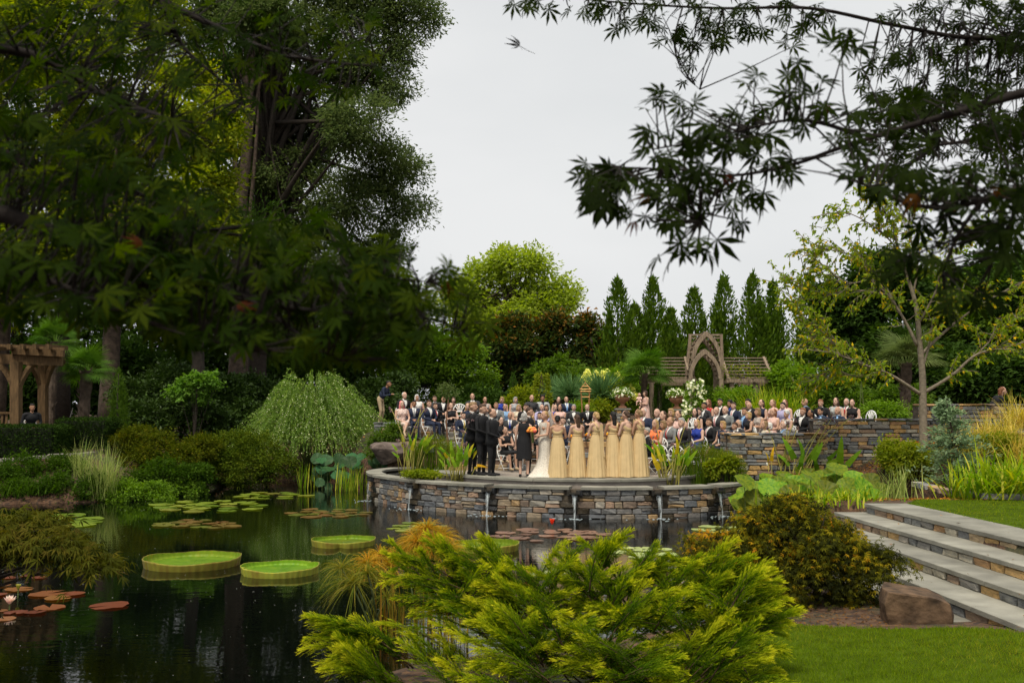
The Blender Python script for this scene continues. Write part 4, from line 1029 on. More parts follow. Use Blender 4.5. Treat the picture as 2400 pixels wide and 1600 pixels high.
# ---------------------------------------------------------------- bank shrubs and ground cover
M_YEW = leafm('leaf_yew', [(.018, .036, .006), (.034, .058, .008), (.055, .082, .011), (.078, .10, .013)], .2)
M_FERN = leafm('leaf_fern', [(.022, .055, .010), (.04, .085, .014), (.06, .115, .02)], .35, gain=1.05)  # fern greens darkened to stand for the shade on this bank
M_YELD = leafm('leaf_yellowgreen_shaded', [(.035, .055, .008), (.06, .085, .010), (.10, .12, .014), (.045, .07, .009), (.16, .15, .02)], .35, gain=1.0)  # darker copy of the yellow-green leaf, bank shade put into the colour
M_EVER = leafm('leaf_glossy', [(.010, .022, .006), (.018, .038, .010), (.028, .052, .015), (.02, .04, .012)], .15, .45, .18)
M_HEDGE = leafm('leaf_hedge', [(.008, .019, .005), (.014, .030, .008), (.022, .042, .010)], .15)
bush('yew_bush', 'spreading dark yew mound on the bank beside the weeping bush', [(540, 1060, 60, 33.5), (610, 1065, 58, 33.5), (480, 1075, 50, 33.2), (650, 1090, 42, 33.2), (580, 1090, 60, 33), (520, 1095, 50, 33)], 900, 50, .20, .085, .35, M_YEW, shell=.7)
for lb, lab, m, n in (([(370, 1060, 48, 31.5), (420, 1080, 42, 31.2), (330, 1085, 44, 31)], 'yellow-green shrub on the bank beside the striped grass', M_YELD, 380), ([(450, 1060, 36, 32), (480, 1045, 30, 32.5)], 'olive green shrub leaning on the yew mound', M_YELD, 260),
                      ([(300, 1040, 36, 31.5), (330, 1020, 26, 32)], 'yellow-flecked shrub at the end of the hedge', M_YELD, 220), ([(380, 1120, 50, 29.6), (450, 1125, 40, 29.8), (320, 1135, 40, 29.2)], 'low leafy ground cover along the pond edge', M_FERN, 380),
                      ([(60, 1120, 60, 28.8), (150, 1110, 50, 29), (20, 1140, 50, 28.2)], 'ferny ground cover on the shaded bank', M_FERN, 420), ([(130, 1155, 44, 27.8), (210, 1150, 36, 27.9), (40, 1165, 40, 27.6)], 'bright low fern at the water\'s edge', M_FERN, 320),
                      ([(300, 1160, 40, 28.2), (360, 1158, 34, 28.5)], 'bright green tussock mat at the water\'s edge', M_SPRING, 240), ([(440, 1150, 30, 29.8), (400, 1152, 24, 29.4)], 'small green tussock beside the mulch shore', M_SPRING, 140)):
    bush('ground_cover' if 'ground' in lab or 'low' in lab or 'tussock' in lab else 'bank_shrub', lab, lb, n, 46, .20, .095, .4, m, 'planting on the pond bank', shell=.5, up=.1)
for lb, lab in (([(330, 930, 60, 38), (400, 900, 60, 39), (360, 985, 55, 36.5)], 'glossy dark evergreen shrub behind the conical conifer'), ([(470, 920, 60, 39), (540, 930, 55, 39), (480, 985, 50, 37)], 'glossy dark evergreen shrub under the pine trunk'), ([(600, 930, 50, 40), (560, 990, 45, 38), (640, 960, 45, 40)], 'glossy dark evergreen shrub touching the weeping bush'),
                ([(900, 960, 36, 42), (880, 920, 34, 43), (935, 905, 30, 44)], 'dark shrub behind the man at the end of the bush')):
    bush('evergreen_shrub', lab, lb, 420, 44, .35, .17, .42, M_EVER, 'glossy evergreen shrubs in the shade', shell=.55)
bush('spindly_tree', 'slender pale-leaved sapling before the evergreen shrubs', [(450, 905, 34, 36), (490, 890, 26, 36), (420, 915, 22, 36), (475, 930, 18, 36)], 110, 34, .16, .13, .6, leafm('leaf_pale', [(.06, .13, .03), (.09, .17, .045), (.05, .10, .02)], .4), cat='tree', nl=10)
for k_, (px, py) in enumerate(((60, 1166), (120, 1160), (330, 1168), (395, 1160), (450, 1152), (20, 1172), (280, 1165))):
    tuft('lilyturf_clump', 'small arching lilyturf clump at the shaded water\'s edge', on_ground(px, py - 6), 90, .55, .03, M_FERN, .22, .8, 1.6, 'plant', 'lilyturf along the pond edge')
# clipped hedge in two blocks
def hedge(label, x0, y0, x1, y1, D, depth, n):
    a, c = W(x0, y1, D), W(x1, y0, D); T = empty('clipped_hedge', ((a[0] + c[0]) / 2, D, a[2]), 0, label, 'hedge'); sz = np.array([c[0] - a[0], depth, c[2] - a[2]])
    b = MB(); box(b, (0, 0, sz[2] / 2), sz * .93); b.build('inner_twigs', plain('hedge_twigs', (.010, .014, .006), .95), T)
    f = rng.integers(0, 4, n); u = rng.uniform(-.5, .5, (n, 3)); u[f == 0, 1] = -.5; u[f == 1, 2] = .5; u[f == 2, 0] = .5; u[f == 3, 0] = -.5
    pos = u * sz + np.array([0, 0, sz[2] / 2]) + rng.normal(0, .025, (n, 3)); nr = np.zeros((n, 3)); nr[f == 0, 1] = -1; nr[f == 1, 2] = 1; nr[f == 2, 0] = 1; nr[f == 3, 0] = -1
    g = MB(); scatter(g, *LEAFW(.45), pos, frames(unit(nr + rng.normal(0, .7, (n, 3)) + np.array([0, 0, .4])), rand_dirs(n)), .075 * rng.uniform(.6, 1.3, n), rng.uniform(0, 1, n)); g.build('foliage', M_HEDGE, T)
hedge('dark clipped hedge in front of the timber pergola', -60, 1000, 148, 1068, 30.2, 1.2, 9000)
hedge('second dark clipped hedge beyond the gap, towards the palm', 152, 984, 266, 1052, 31.6, 1.3, 6500)

# ---------------------------------------------------------------- grasses
M_STRIPE = leafm('blade_striped', [(.10, .15, .06), (.17, .22, .10), (.26, .29, .15), (.08, .12, .04)], .3)
M_STRAP = leafm('blade_strap', [(.055, .12, .012), (.10, .18, .018), (.18, .24, .03), (.28, .28, .06)], .35)
M_TAN = leafm('blade_tan', [(.20, .19, .06), (.30, .26, .09), (.40, .33, .14), (.14, .16, .04)], .3)
M_RUSH = leafm('blade_rush', [(.025, .055, .008), (.05, .09, .012), (.085, .12, .014), (.12, .13, .02)], .25)
g1 = on_ground(245, 1170)
tuft('striped_grass', 'pale striped grass fountain at the shaded water\'s edge', g1, 170, 1.75, .018, M_STRIPE, .14, .42, 1.5)
tuft('striped_grass', 'thin pale grass behind the striped fountain', on_ground(190, 1120), 90, 1.3, .014, M_STRIPE, .12, .5, 1.6)
tuft('striped_grass', 'small white-striped grass behind the top step', (7.25, 18.95, .80), 90, .75, .016, M_STRIPE, .16, .45, 1.2)
for k, (px, py, D, n, ln) in enumerate(((2330, 1172, 18.6, 150, 1.25), (2255, 1176, 18.7, 70, .95), (2395, 1165, 18.4, 130, 1.3), (2385, 1120, 19.4, 130, 1.2))):
    x = (px - 1200) / FPX * D; tuft('daylily_clump', ['arching strap-leaf daylily clump above the upper lawn', 'smaller strap-leaf clump at the end of the daylilies', 'dense strap-leaf daylily clump beside the arching one', 'daylily clump on the slope behind the others'][k], (x, D, th(x, D)), n, ln, .034, M_STRAP, .20, .85, 1.7, 'plant', 'daylilies above the upper lawn')
for k, (px, py, D, n) in enumerate(((2330, 1000, 23, 320), (2400, 960, 24, 320), (2270, 1030, 22.5, 200), (2395, 1040, 22, 260))):
    x = (px - 1200) / FPX * D; z = W(px, py, D)[2]; tuft('fountain_grass', ['tan fountain grass below the tallest wall', 'tall tan fountain grass under the crouching photographer', 'short tan fountain grass next to the blue conifer', 'tan fountain grass above the daylilies'][k], (x, D, min(z - .45, th(x, D) + .3)), n, 1.15, .016, M_TAN, .22, .95, 1.7, 'grass clump', 'tan grasses on the slope')
# ---------------------------------------------------------------- shrubs on the mulch slope
bush('spreading_shrub', 'low yellow-green shrub round the foot of the cherry trunk', [(2130, 1075, 42, 23.6), (2190, 1085, 40, 23.4), (2090, 1060, 30, 24), (2230, 1075, 36, 23.4)], 420, 44, .17, .075, .42, M_YEL, shell=.5)
bush('spreading_shrub', 'golden low shrub beyond the blue conifer', [(2310, 1060, 38, 22.4), (2350, 1050, 34, 22.4), (2280, 1040, 26, 22.6)], 300, 42, .16, .07, .42, M_YEL, shell=.5)
def blue_conifer():
    base = np.array([*on_ground(2255, 1140)]); D = base[1]; T = empty('blue_conifer', base, 0, 'lopsided blue-green conifer in front of the terrace walls', 'conifer'); P, Dd, To = [], [], []; wd = MB()
    H = W(2225, 935, D)[2] - base[2]
    tube(wd, [(0, 0, 0), (-.10, 0, H * .4), (-.22, 0, H * .75), (-.28, 0, H)], [.035, .03, .018, .004], 6)
    for k in range(130):
        t = rng.uniform(.03, .97) ** 1.15; a = rng.uniform(0, 6.28); L_ = (1 - t) ** .8 * .98 * rng.uniform(.5, 1.1) + .06; a0 = np.array([-.28 * t, 0, H * t]); s = np.linspace(0, 1, 9)[:, None]
        Q = a0 + np.array([math.cos(a), math.sin(a), .28]) * L_ * s + np.array([0, 0, -.24]) * L_ * s * s; tube(wd, Q[::2], np.linspace(.010, .002, 5), 4)
        m = 34; I = rng.integers(1, 9, m); P.append(Q[I] + rng.normal(0, .035, (m, 3))); Dd.append(unit(np.tile([math.cos(a), math.sin(a), .1], (m, 1)) + rng.normal(0, .55, (m, 3)))); To.append(np.full(m, rng.uniform(.1, .9)))
    P, Dd, To = map(np.concatenate, (P, Dd, To)); N = len(P); g = MB(); scatter(g, *LEAFW(.35), P, frames(Dd, rand_dirs(N)), .10 * rng.uniform(.6, 1.3, N), np.clip(To + rng.normal(0, .15, N), 0, 1)); g.build('crown', M_BLUEC, T); wd.build('trunk', M_BARK, T, smooth=True)
blue_conifer()
# ---------------------------------------------------------------- planting behind the seats
for lb, lab, m, n, ls in (([(1870, 900, 40, 44), (1910, 925, 36, 43), (1840, 880, 30, 45)], 'bright leafy shrub at the end of the arbor', M_SPRING, 300, .20), ([(1960, 930, 40, 42), (1990, 900, 36, 43), (2030, 950, 36, 41)], 'leafy shrub behind the back row of guests', M_MID, 300, .17), ([(2080, 945, 40, 38), (2130, 940, 36, 38)], 'deep green shrub beside the cherry trunk', M_MID, 260, .15),
                      ([(2090, 1000 - 28, 30, 31), (2055, 975, 26, 31)], 'low green mound behind the middle terrace wall', M_SPRING, 200, .10), ([(1330, 870, 40, 50), (1280, 880, 36, 50), (1360, 890, 36, 49)], 'dull green shrub behind the copper obelisk', M_MID, 260, .2), ([(1420, 940, 30, 44), (1400, 960, 26, 43), (1440, 930, 26, 44)], 'yellow-green shrub behind the terracotta urn', M_YEL, 220, .14), ([(1350, 965, 24, 41), (1330, 975, 20, 41)], 'small bright shrub under the copper obelisk', M_SPRING, 160, .1),
                      ([(1720, 940, 30, 43), (1750, 935, 28, 43), (1700, 930, 24, 44)], 'variegated shrub below the arbor roof', M_SPRING, 200, .12), ([(1100, 940, 40, 46), (1150, 945, 36, 46), (1050, 955, 36, 45)], 'dark shrub behind the back row of guests, near the magnolias', M_DARK, 260, .18), ([(1230, 935, 30, 45), (1210, 950, 26, 45)], 'dull yellow shrub beside the golden vine tower', M_YEL, 160, .12)):
    bush('border_shrub', lab, lb, n, 42, .30, ls, .45, m, 'shrubs behind the seating', shell=.45)
for k, px in enumerate((1762, 1792, 1822, 1850)):
    D = 41.5; x = (px - 1200) / FPX * D; tuft('border_grass', 'arching green grass clump behind the back row of guests', (x, D, th(x, D)), 170, 2.0, .03, M_STRAP, .2, .75, 1.6, 'grass clump', 'green grasses behind the back row')
# limelight hydrangea
def hydrangea(name, label, px, py, D, r, heads, cm):
    c = W(px, py, D); base = np.array([c[0], D, th(c[0], D)]); T = empty(name, base, 0, label, 'shrub', 'hydrangeas behind the seating'); L = [(c, np.array([r * mpp(D), r * mpp(D) * .8, r * mpp(D)]))]
    crown(L, 120, 40, .25, .15, .55, M_SPRING, 'foliage', T, base, shell=.4); b = MB(); limbs(b, (0, 0, 0), (0, 0, c[2] - base[2]), .05, .02, c + rand_dirs(12) * .5 - base, 12); b.build('stems', M_BARK, T)
    hm = MB(); m = 150; u = rng.uniform(0, 1, m); a = rng.uniform(0, 6.28, m); rr = .125 * np.sqrt(np.clip(u * 2.4, 0, 1)) * (1 - u * .8) * 1.5; pos = np.column_stack([rr * np.cos(a), rr * np.sin(a), .32 * (1 - u) * -1 + .3]); pos[:, 2] = u * .30
    scatter(hm, *LEAFW(1.0), pos, frames(rand_dirs(m), rand_dirs(m)), .07, rng.uniform(0, 1, m)); me = hm.mesh('flower_head'); me.materials.append(cm)
    for hx, hy in heads: shared('flower_head', me, T, W(hx, hy, D - .6 + random.uniform(-.2, .2)) - base, (random.uniform(-.5, .5), random.uniform(-.5, .5), random.uniform(0, 6)), random.uniform(.8, 1.15))
M_CREAM = leafm('petal_cream', [(.52, .50, .24), (.68, .62, .34), (.42, .46, .18)], .3)
hydrangea('hydrangea', 'cream cone-flowered hydrangea above the copper obelisk', 1395, 905, 47, 46, [(1376, 882), (1388, 893), (1382, 904), (1397, 880), (1366, 895), (1372, 908)], M_CREAM)
hydrangea('hydrangea', 'larger cream cone-flowered hydrangea behind the terracotta urn', 1450, 905, 47, 52, [(1415, 884), (1428, 880), (1440, 890), (1424, 896), (1436, 902), (1452, 884), (1460, 896), (1472, 912), (1484, 922), (1470, 926), (1488, 938), (1452, 908)], M_CREAM)
# ---------------------------------------------------------------- palms
def fan(n=30, w=.021):
    V, Fs = [], []
    for a in np.linspace(-1.75, 1.75, n):
        c, s = math.sin(a), math.cos(a); i = len(V); l = 1 - .12 * abs(a)
        l *= random.uniform(.86, 1.06); V += [(.1 * c, .1 * s, 0), (.5 * l * c + w * s, .5 * l * s - w * c, .03), (l * c, l * s, -.2), (.5 * l * c - w * s, .5 * l * s + w * c, .03)]; Fs.append([i, i + 1, i + 2, i + 3])
    i = len(V); V += [(-.012, 0.1, 0), (.012, 0.1, 0), (.012, -.6, -.12), (-.012, -.6, -.12)]; Fs.append([i, i + 1, i + 2, i + 3])
    return np.array(V), Fs
_fv, _ff = fan(); _fm = MB(); _fm.add(_fv, split_faces(_ff)); FAN = _fm.mesh('frond')
M_PALM = leafm('frond_palm', [(.035, .085, .02), (.06, .12, .03), (.05, .10, .025)], .3, by='obj'); FAN.materials.append(M_PALM)
def palm(name, label, px, ytop, D, nf, size, trunk_w, mat=M_PALM, yb=None, low=-.5):
    top = W(px, ytop, D); base = np.array([top[0] - .1, D, th(top[0], D)]); T = empty(name, base, 0, label, 'palm'); b = MB(); H = top[2] - base[2]; s = np.linspace(0, 1, 14)
    tube(b, np.column_stack([.1 * s ** 2, 0 * s, H * s]), trunk_w * (1 + .12 * np.sin(s * 60)) * (.9 + .3 * s), 9)
    for k in range(60):
        a = rng.uniform(0, 6.28); z = rng.uniform(.2, 1) * H; tube(b, [(trunk_w * math.cos(a) * .9, trunk_w * math.sin(a) * .9, z), (trunk_w * math.cos(a) * 1.5, trunk_w * math.sin(a) * 1.5, z + .14)], [.03, .004], 4)
    b.build('trunk', M_BARK, T)
    for k in range(nf):
        a = k * 2.4; el = low + (1.25 - low) * ((k * .7548 + .3) % 1); d = Vector((math.cos(a) * math.cos(el), math.sin(a) * math.cos(el), math.sin(el))); z = Vector((0, 0, 1)); x = d.cross(z).normalized(); R3 = Matrix((x, d, x.cross(d))).transposed()
        o = shared('frond', FAN, T, Vector(top - base) + d * size * .55, R3.to_euler(), size * random.uniform(.85, 1.1), [mat])
palm('windmill_palm', 'windmill palm with shaggy trunk beside the timber pergola', 205, 868, 33.5, 30, .72, .17)
palm('fan_palm', 'broad fan palm in front of the arbor', 1512, 874, 44, 30, 1.05, .12)
palm('fan_palm', 'dark fan palm hidden behind the hedge and pergola', 130, 800, 37, 24, .8, .15)
palm('fan_palm', 'tall grey-trunked palm behind the cherry tree', 2125, 850, 34, 26, 1.0, .16, leafm('frond_grey', [(.06, .09, .045), (.085, .115, .06)], .3, by='obj'), low=-.1)
M_YUC = leafm('blade_yucca', [(.045, .10, .06), (.07, .135, .08), (.10, .17, .10)], .2)
def yucca(label, px, py, D, r, n):
    c = W(px, py, D); base = np.array([c[0], D, c[2] - .35]); T = empty('needle_palm', base, 0, label, 'palm', 'blue-green needle palms behind the seating'); d = rand_dirs(n); d[:, 2] = np.abs(d[:, 2]) - .12; d = unit(d); g = MB(); scatter(g, *BLADEW(.045, .35), np.tile([0, 0, .35], (n, 1)) + d * .05, frames(d, rand_dirs(n)), r * mpp(D) * rng.uniform(.75, 1.1, n), rng.uniform(0, 1, n)); g.build('leaves', M_YUC, T)
    b = MB(); tube(b, [(0, 0, -(base[2] - th(c[0], D))), (0, 0, .4)], [.12, .1], 7); b.build('trunk', M_BARK, T)
yucca('blue-green needle palm behind the copper obelisk', 1340, 930, 45, 62, 520); yucca('wide blue-green needle palm next to the terracotta urn', 1408, 930, 44, 66, 620); yucca('darker needle palm beside the golden vine tower', 1300, 925, 46, 48, 360)
# ================================================================== WATER PLANTS
# ---- giant water-platter pads: raised rim, ribbed outside, heart notch
M_PADIN = plain('platter_green', (.16, .30, .010), .45, .22, 5, .5, 14)
M_PADRIM = plain('platter_rim', (.36, .29, .05), .5, .35, 14, .7, 30)
def veined(name, c1, c2, spokes, trans=None):
    m, nt, N, L, b = _new(name); tc = N.new('ShaderNodeTexCoord'); gr = N.new('ShaderNodeTexGradient'); gr.gradient_type = 'RADIAL'; L.new(tc.outputs['Object'], gr.inputs['Vector'])
    mu = N.new('ShaderNodeMath'); mu.operation = 'MULTIPLY'; mu.inputs[1].default_value = spokes * 6.2832; L.new(gr.outputs['Fac'], mu.inputs[0]); sn = N.new('ShaderNodeMath'); sn.operation = 'SINE'; L.new(mu.outputs[0], sn.inputs[0])
    nz = N.new('ShaderNodeTexNoise'); nz.inputs['Scale'].default_value = 3.5; nz.inputs['Detail'].default_value = 6; oi = N.new('ShaderNodeObjectInfo'); ad = N.new('ShaderNodeVectorMath'); ad.operation = 'ADD'; L.new(tc.outputs['Object'], ad.inputs[0]); L.new(oi.outputs['Location'], ad.inputs[1]); L.new(ad.outputs[0], nz.inputs['Vector'])
    ml = N.new('ShaderNodeMath'); ml.operation = 'MULTIPLY_ADD'; ml.inputs[1].default_value = .045; L.new(sn.outputs[0], ml.inputs[0]); L.new(nz.outputs['Fac'], ml.inputs[2]); cr = ramp(N, [(.30, c1), (.62, c2), (.80, tuple(q * k for q, k in zip(c2, (1.35, .95, .8))))]); L.new(ml.outputs[0], cr.inputs['Fac'])
    hs = N.new('ShaderNodeHueSaturation'); mr = N.new('ShaderNodeMapRange'); mr.inputs['To Min'].default_value = .5; mr.inputs['To Max'].default_value = 1.25; L.new(oi.outputs['Random'], mr.inputs['Value']); L.new(mr.outputs['Result'], hs.inputs['Value']); L.new(cr.outputs['Color'], hs.inputs['Color'])
    m2 = N.new('ShaderNodeMapRange'); m2.inputs['To Min'].default_value = .468; m2.inputs['To Max'].default_value = .525; L.new(oi.outputs['Random'], m2.inputs['Value']); L.new(m2.outputs['Result'], hs.inputs['Hue']); L.new(hs.outputs['Color'], b.inputs['Base Color'])
    b.inputs['Roughness'].default_value = .5; b.inputs['Specular IOR Level'].default_value = .2; bp = N.new('ShaderNodeBump'); bp.inputs['Strength'].default_value = .25; bp.inputs['Distance'].default_value = .012; L.new(sn.outputs[0], bp.inputs['Height']); L.new(bp.outputs['Normal'], b.inputs['Normal'])
    if trans:
        tr = N.new('ShaderNodeBsdfTranslucent'); mx = N.new('ShaderNodeMixShader'); mx.inputs['Fac'].default_value = trans; L.new(hs.outputs['Color'], tr.inputs['Color']); L.new(b.outputs['BSDF'], mx.inputs[1]); L.new(tr.outputs['BSDF'], mx.inputs[2]); L.new(mx.outputs['Shader'], N['Material Output'].inputs['Surface'])
    return m
M_PADIN = veined('platter_ribbed', (.075, .14, .004), (.125, .195, .008), 22); M_PADRIM = veined('platter_outside', (.20, .13, .025), (.30, .29, .04), 40); M_PADW = veined('platter_inner_wall', (.13, .22, .006), (.19, .27, .012), 44)
def platter(label, px, py, wpx, rim, notches, rot=0.0):
    c = G(px, py, .02); R_ = wpx / 2 * mpp(c[1]); T = empty('giant_lily_pad', (c[0], c[1], 0), rot, label, 'lily pad', 'giant water-platter pads')
    n = 96; th_ = np.linspace(0, 2 * math.pi, n, endpoint=False); k = np.ones(n)
    for a, dep, wid in notches:
        dd = np.abs((th_ - a + math.pi) % (2 * math.pi) - math.pi); k -= dep * np.exp(-(dd / wid) ** 2)
    hgt = rim * .84 * (1 + .10 * np.sin(th_ * 2 + 1) + .06 * np.sin(th_ * 5)) * np.clip(k * 1.15, .35, 1)
    def ring(f, z): return np.column_stack([np.cos(th_) * R_ * f * k, np.sin(th_) * R_ * f * k, np.zeros(n) + z])
    b = MB(); rs = [(0.02, .02), (.3, .024), (.6, .022), (.86, .022), (.955, .03)]
    V = [ring(f, z + .003 * np.sin(th_ * 14)) for f, z in rs]
    i = np.arange(n); j = (i + 1) % n
    b.add(np.vstack(V), np.concatenate([np.stack([i + q * n, j + q * n, j + (q + 1) * n, i + (q + 1) * n], 1) for q in range(len(V) - 1)] + [np.zeros((0, 4), int)]))
    b.add(np.vstack([ring(.02, .021), [[0, 0, .021]]]), np.stack([i, j, np.full(n, n)], 1))
    b.build('pad', M_PADIN, T, smooth=True)
    b = MB(); V = [ring(.955, .03), ring(.975, .045), ring(.99, .55 * hgt), ring(1.0, hgt)]; b.add(np.vstack(V), np.concatenate([np.stack([i + q * n, j + q * n, j + (q + 1) * n, i + (q + 1) * n], 1) for q in range(3)])); b.build('inner_wall', M_PADW, T)
    b = MB(); rb = 1 + .006 * np.sign(np.sin(th_ * 24)); 
    def ring2(f, z): return np.column_stack([np.cos(th_) * R_ * f * k * rb, np.sin(th_) * R_ * f * k * rb, np.zeros(n) + z])
    V = [ring2(.975, -.02), ring2(.995, .35 * hgt), ring2(1.008, .8 * hgt), ring2(1.016, hgt * 1.02), ring2(1.0, hgt)]
    b.add(np.vstack(V), np.concatenate([np.stack([i + q * n, j + q * n, j + (q + 1) * n, i + (q + 1) * n], 1) for q in range(len(V) - 1)]))
    b.build('rim', M_PADRIM, T, smooth=True)
platter('largest round giant lily pad with an even upturned rim', 451, 1320, 216, .15, [(1.2, .02, .2)])
platter('giant lily pad with notched rim beside the largest round pad', 656, 1338, 176, .13, [(rad(40), .20, .09), (rad(205), .10, .10)])
platter('heart-shaped giant lily pad notched at front and back', 805, 1273, 145, .13, [(rad(-88), .30, .13), (rad(96), .14, .09)])
platter('giant lily pad half hidden behind the golden juniper', 1140, 1284, 150, .15, [(rad(20), .14, .13)])

# ---- ordinary lily pads
def disc(n=14, cut=.25):
    V = [(0, 0, 0)]; 
    for a in np.linspace(cut, 2 * math.pi - cut, n): V.append((math.cos(a) * random.uniform(.94, 1.05), math.sin(a) * random.uniform(.94, 1.05), random.uniform(-.01, .05)))
    b = MB(); b.add(np.array(V), np.array([[0, i, i + 1] for i in range(1, n)])); return b.mesh('lily_pad', True)
DISC = [disc() for _ in range(4)]
def padm(name, cols): return leafm(name, cols, .15, .3, .5, by='obj')
M_PG = padm('pad_green', [(.07, .12, .02), (.12, .17, .03), (.16, .19, .045), (.10, .10, .03)])
M_PR = padm('pad_bronze', [(.06, .08, .02), (.10, .07, .03), (.12, .06, .035), (.08, .11, .025)])
M_PP = padm('pad_pink', [(.13, .075, .085), (.17, .10, .11), (.10, .06, .07)])
M_PD = padm('pad_red', [(.085, .024, .022), (.12, .036, .028), (.14, .065, .03), (.075, .02, .02)])
M_PB = padm('pad_pale', [(.22, .30, .16), (.30, .36, .22), (.18, .25, .10)])
for me in DISC: me.materials.append(M_PG)
def pads(label, group, cx, cy_, rx, ry, n, r0, r1, m):
    done = []
    for _ in range(n * 30):
        if len(done) >= n: break
        a = random.uniform(0, 6.28); q = math.sqrt(random.random()); px, py = cx + rx * q * math.cos(a), cy_ + ry * q * math.sin(a); c = G(px, py, .0); r = random.uniform(r0, r1)
        if any(math.hypot(c[0] - d[0], c[1] - d[1]) < (r + d[2]) * .93 for d in done): continue
        done.append((c[0], c[1], r))
        o = shared('lily_pad', random.choice(DISC), None, (c[0], c[1], .006 + .003 * (len(done) % 5)), (random.uniform(-.03, .03), random.uniform(-.03, .03), random.uniform(0, 6.28)), r, [m]); tag(o, label, 'lily pad', group)
pads('green lily pad in the raft before the striped grass', 'lily pads before the striped grass', 500, 1187, 130, 13, 20, .22, .36, M_PG)
pads('small green lily pad below the yew mound', 'lily pads below the yew mound', 640, 1161, 80, 8, 12, .2, .34, M_PG)
pads('bronze and green lily pad behind the largest giant pad', 'bronze lily pads behind the largest giant pad', 468, 1229, 92, 10, 22, .14, .26, M_PR)
pads('bronze lily pad behind the heart-shaped giant pad', 'bronze lily pads behind the heart-shaped pad', 770, 1203, 88, 10, 28, .15, .26, M_PR)
pads('green lily pad over the weeping maple', 'green lily pads by the weeping maple', 150, 1222, 66, 16, 7, .26, .42, M_PG)
pads('overlapping green lily pad behind the golden papyrus', 'lily pads behind the golden papyrus', 975, 1235, 60, 11, 24, .14, .24, M_PG)
pads('pinkish lily pad before the fountain wall', 'pink lily pads before the fountain wall', 1270, 1254, 100, 15, 13, .13, .26, M_PP)
pads('crowded pinkish lily pad below the bridesmaids', 'crowded pink lily pads below the bridesmaids', 1368, 1254, 52, 11, 12, .14, .26, M_PP)
pads('pale lily pad between the juniper tips', 'pale lily pads behind the juniper', 1505, 1296, 62, 13, 18, .15, .25, M_PB)
pads('pale lily pad beside the low golden maple', 'pale lily pads beside the low maple', 1670, 1240, 56, 7, 10, .16, .28, M_PB)
pads('pale lily pad in front of the bridesmaids\' reflection', 'pale pads by the reflections', 1270, 1345, 50, 8, 6, .14, .24, M_PB)
RED = [(20, 1354, 34), (56, 1351, 30), (92, 1354, 34), (12, 1373, 26), (46, 1381, 62), (112, 1392, 86), (167, 1393, 60), (136, 1403, 62), (116, 1424, 70), (255, 1420, 90), (37, 1436, 52), (82, 1436, 50), (10, 1451, 50), (3, 1432, 30), (-10, 1395, 50)]
for k, (px, py, w) in enumerate(RED):
    c = G(px, py, 0); o = shared('lily_pad', DISC[k % 4], None, (c[0], c[1], .008 + .003 * (k % 4)), (random.uniform(-.03, .03), random.uniform(-.03, .03), random.uniform(0, 6)), w / 2 * mpp(c[1]), [M_PD])
    tag(o, 'reddish lily pad floating alone beyond the others' if px == 255 else 'reddish lily pad under the weeping maple', 'lily pad', 'reddish lily pads under the weeping maple')
# water-lily flowers
def lily(label, px, py, size, cols, stalk=.0, closed=.5):
    c = G(px, py, 0); T = empty('water_lily_flower', (c[0], c[1], 0), 0, label, 'flower'); b = MB(); n = 16; a = np.arange(n) * 2.4; el = np.linspace(.3, 1.3, n) * (1 - closed) + closed * 1.2
    d = np.column_stack([np.cos(a) * np.cos(el), np.sin(a) * np.cos(el), np.sin(el)]); scatter(b, *LEAFW(.45), np.tile([0, 0, stalk], (n, 1)), frames(d, np.column_stack([-np.cos(a), -np.sin(a), np.ones(n)])), size, rng.uniform(0, 1, n)); b.build('petals', leafm('petal_' + str(px), cols, .3), T)
    b = MB(); tube(b, [(0, 0, -.05), (0, 0, stalk + .02)], [.008, .008], 6); b.build('stalk', M_STEM, T)
lily('half-open lilac water lily among the reddish pads', 22, 1428, .13, [(.45, .30, .48), (.62, .50, .62)], .06, .6)
lily('tight lily bud standing above the reddish pads', 42, 1400, .09, [(.22, .24, .08), (.30, .28, .10)], .10, .95)
lily('red lily bud standing before the fountain wall', 1294, 1236, .16, [(.55, .06, .05), (.65, .12, .08)], .05, .98)
lily('magenta water lily behind the golden juniper', 1232, 1356, .12, [(.42, .06, .20), (.55, .12, .28)], .03, .5)
M_SPECK = plain('petal_specks', (.55, .55, .48), .6)
g = MB(); N = 420; P = np.array([G(*p, 0) for p in np.column_stack([rng.uniform(0, 1150, N), 1170 + 420 * rng.random(N) ** 1.3])]); P[:, 2] = .004; s = mpp(P[:, 1]) * rng.uniform(1.2, 3.2, N)
scatter(g, LEAF[0] * np.array([.8, 1, .3]), LEAF[1], P, frames(np.column_stack([rng.normal(size=(N, 2)), np.zeros(N)]), np.tile([0, 0, 1.0], (N, 1)) + rng.normal(0, .05, (N, 3))), s, .5)
o = g.build('floating_petals', M_SPECK, kind='stuff'); o['label'] = 'tiny pale petals scattered on the dark water'; o['category'] = 'petals'

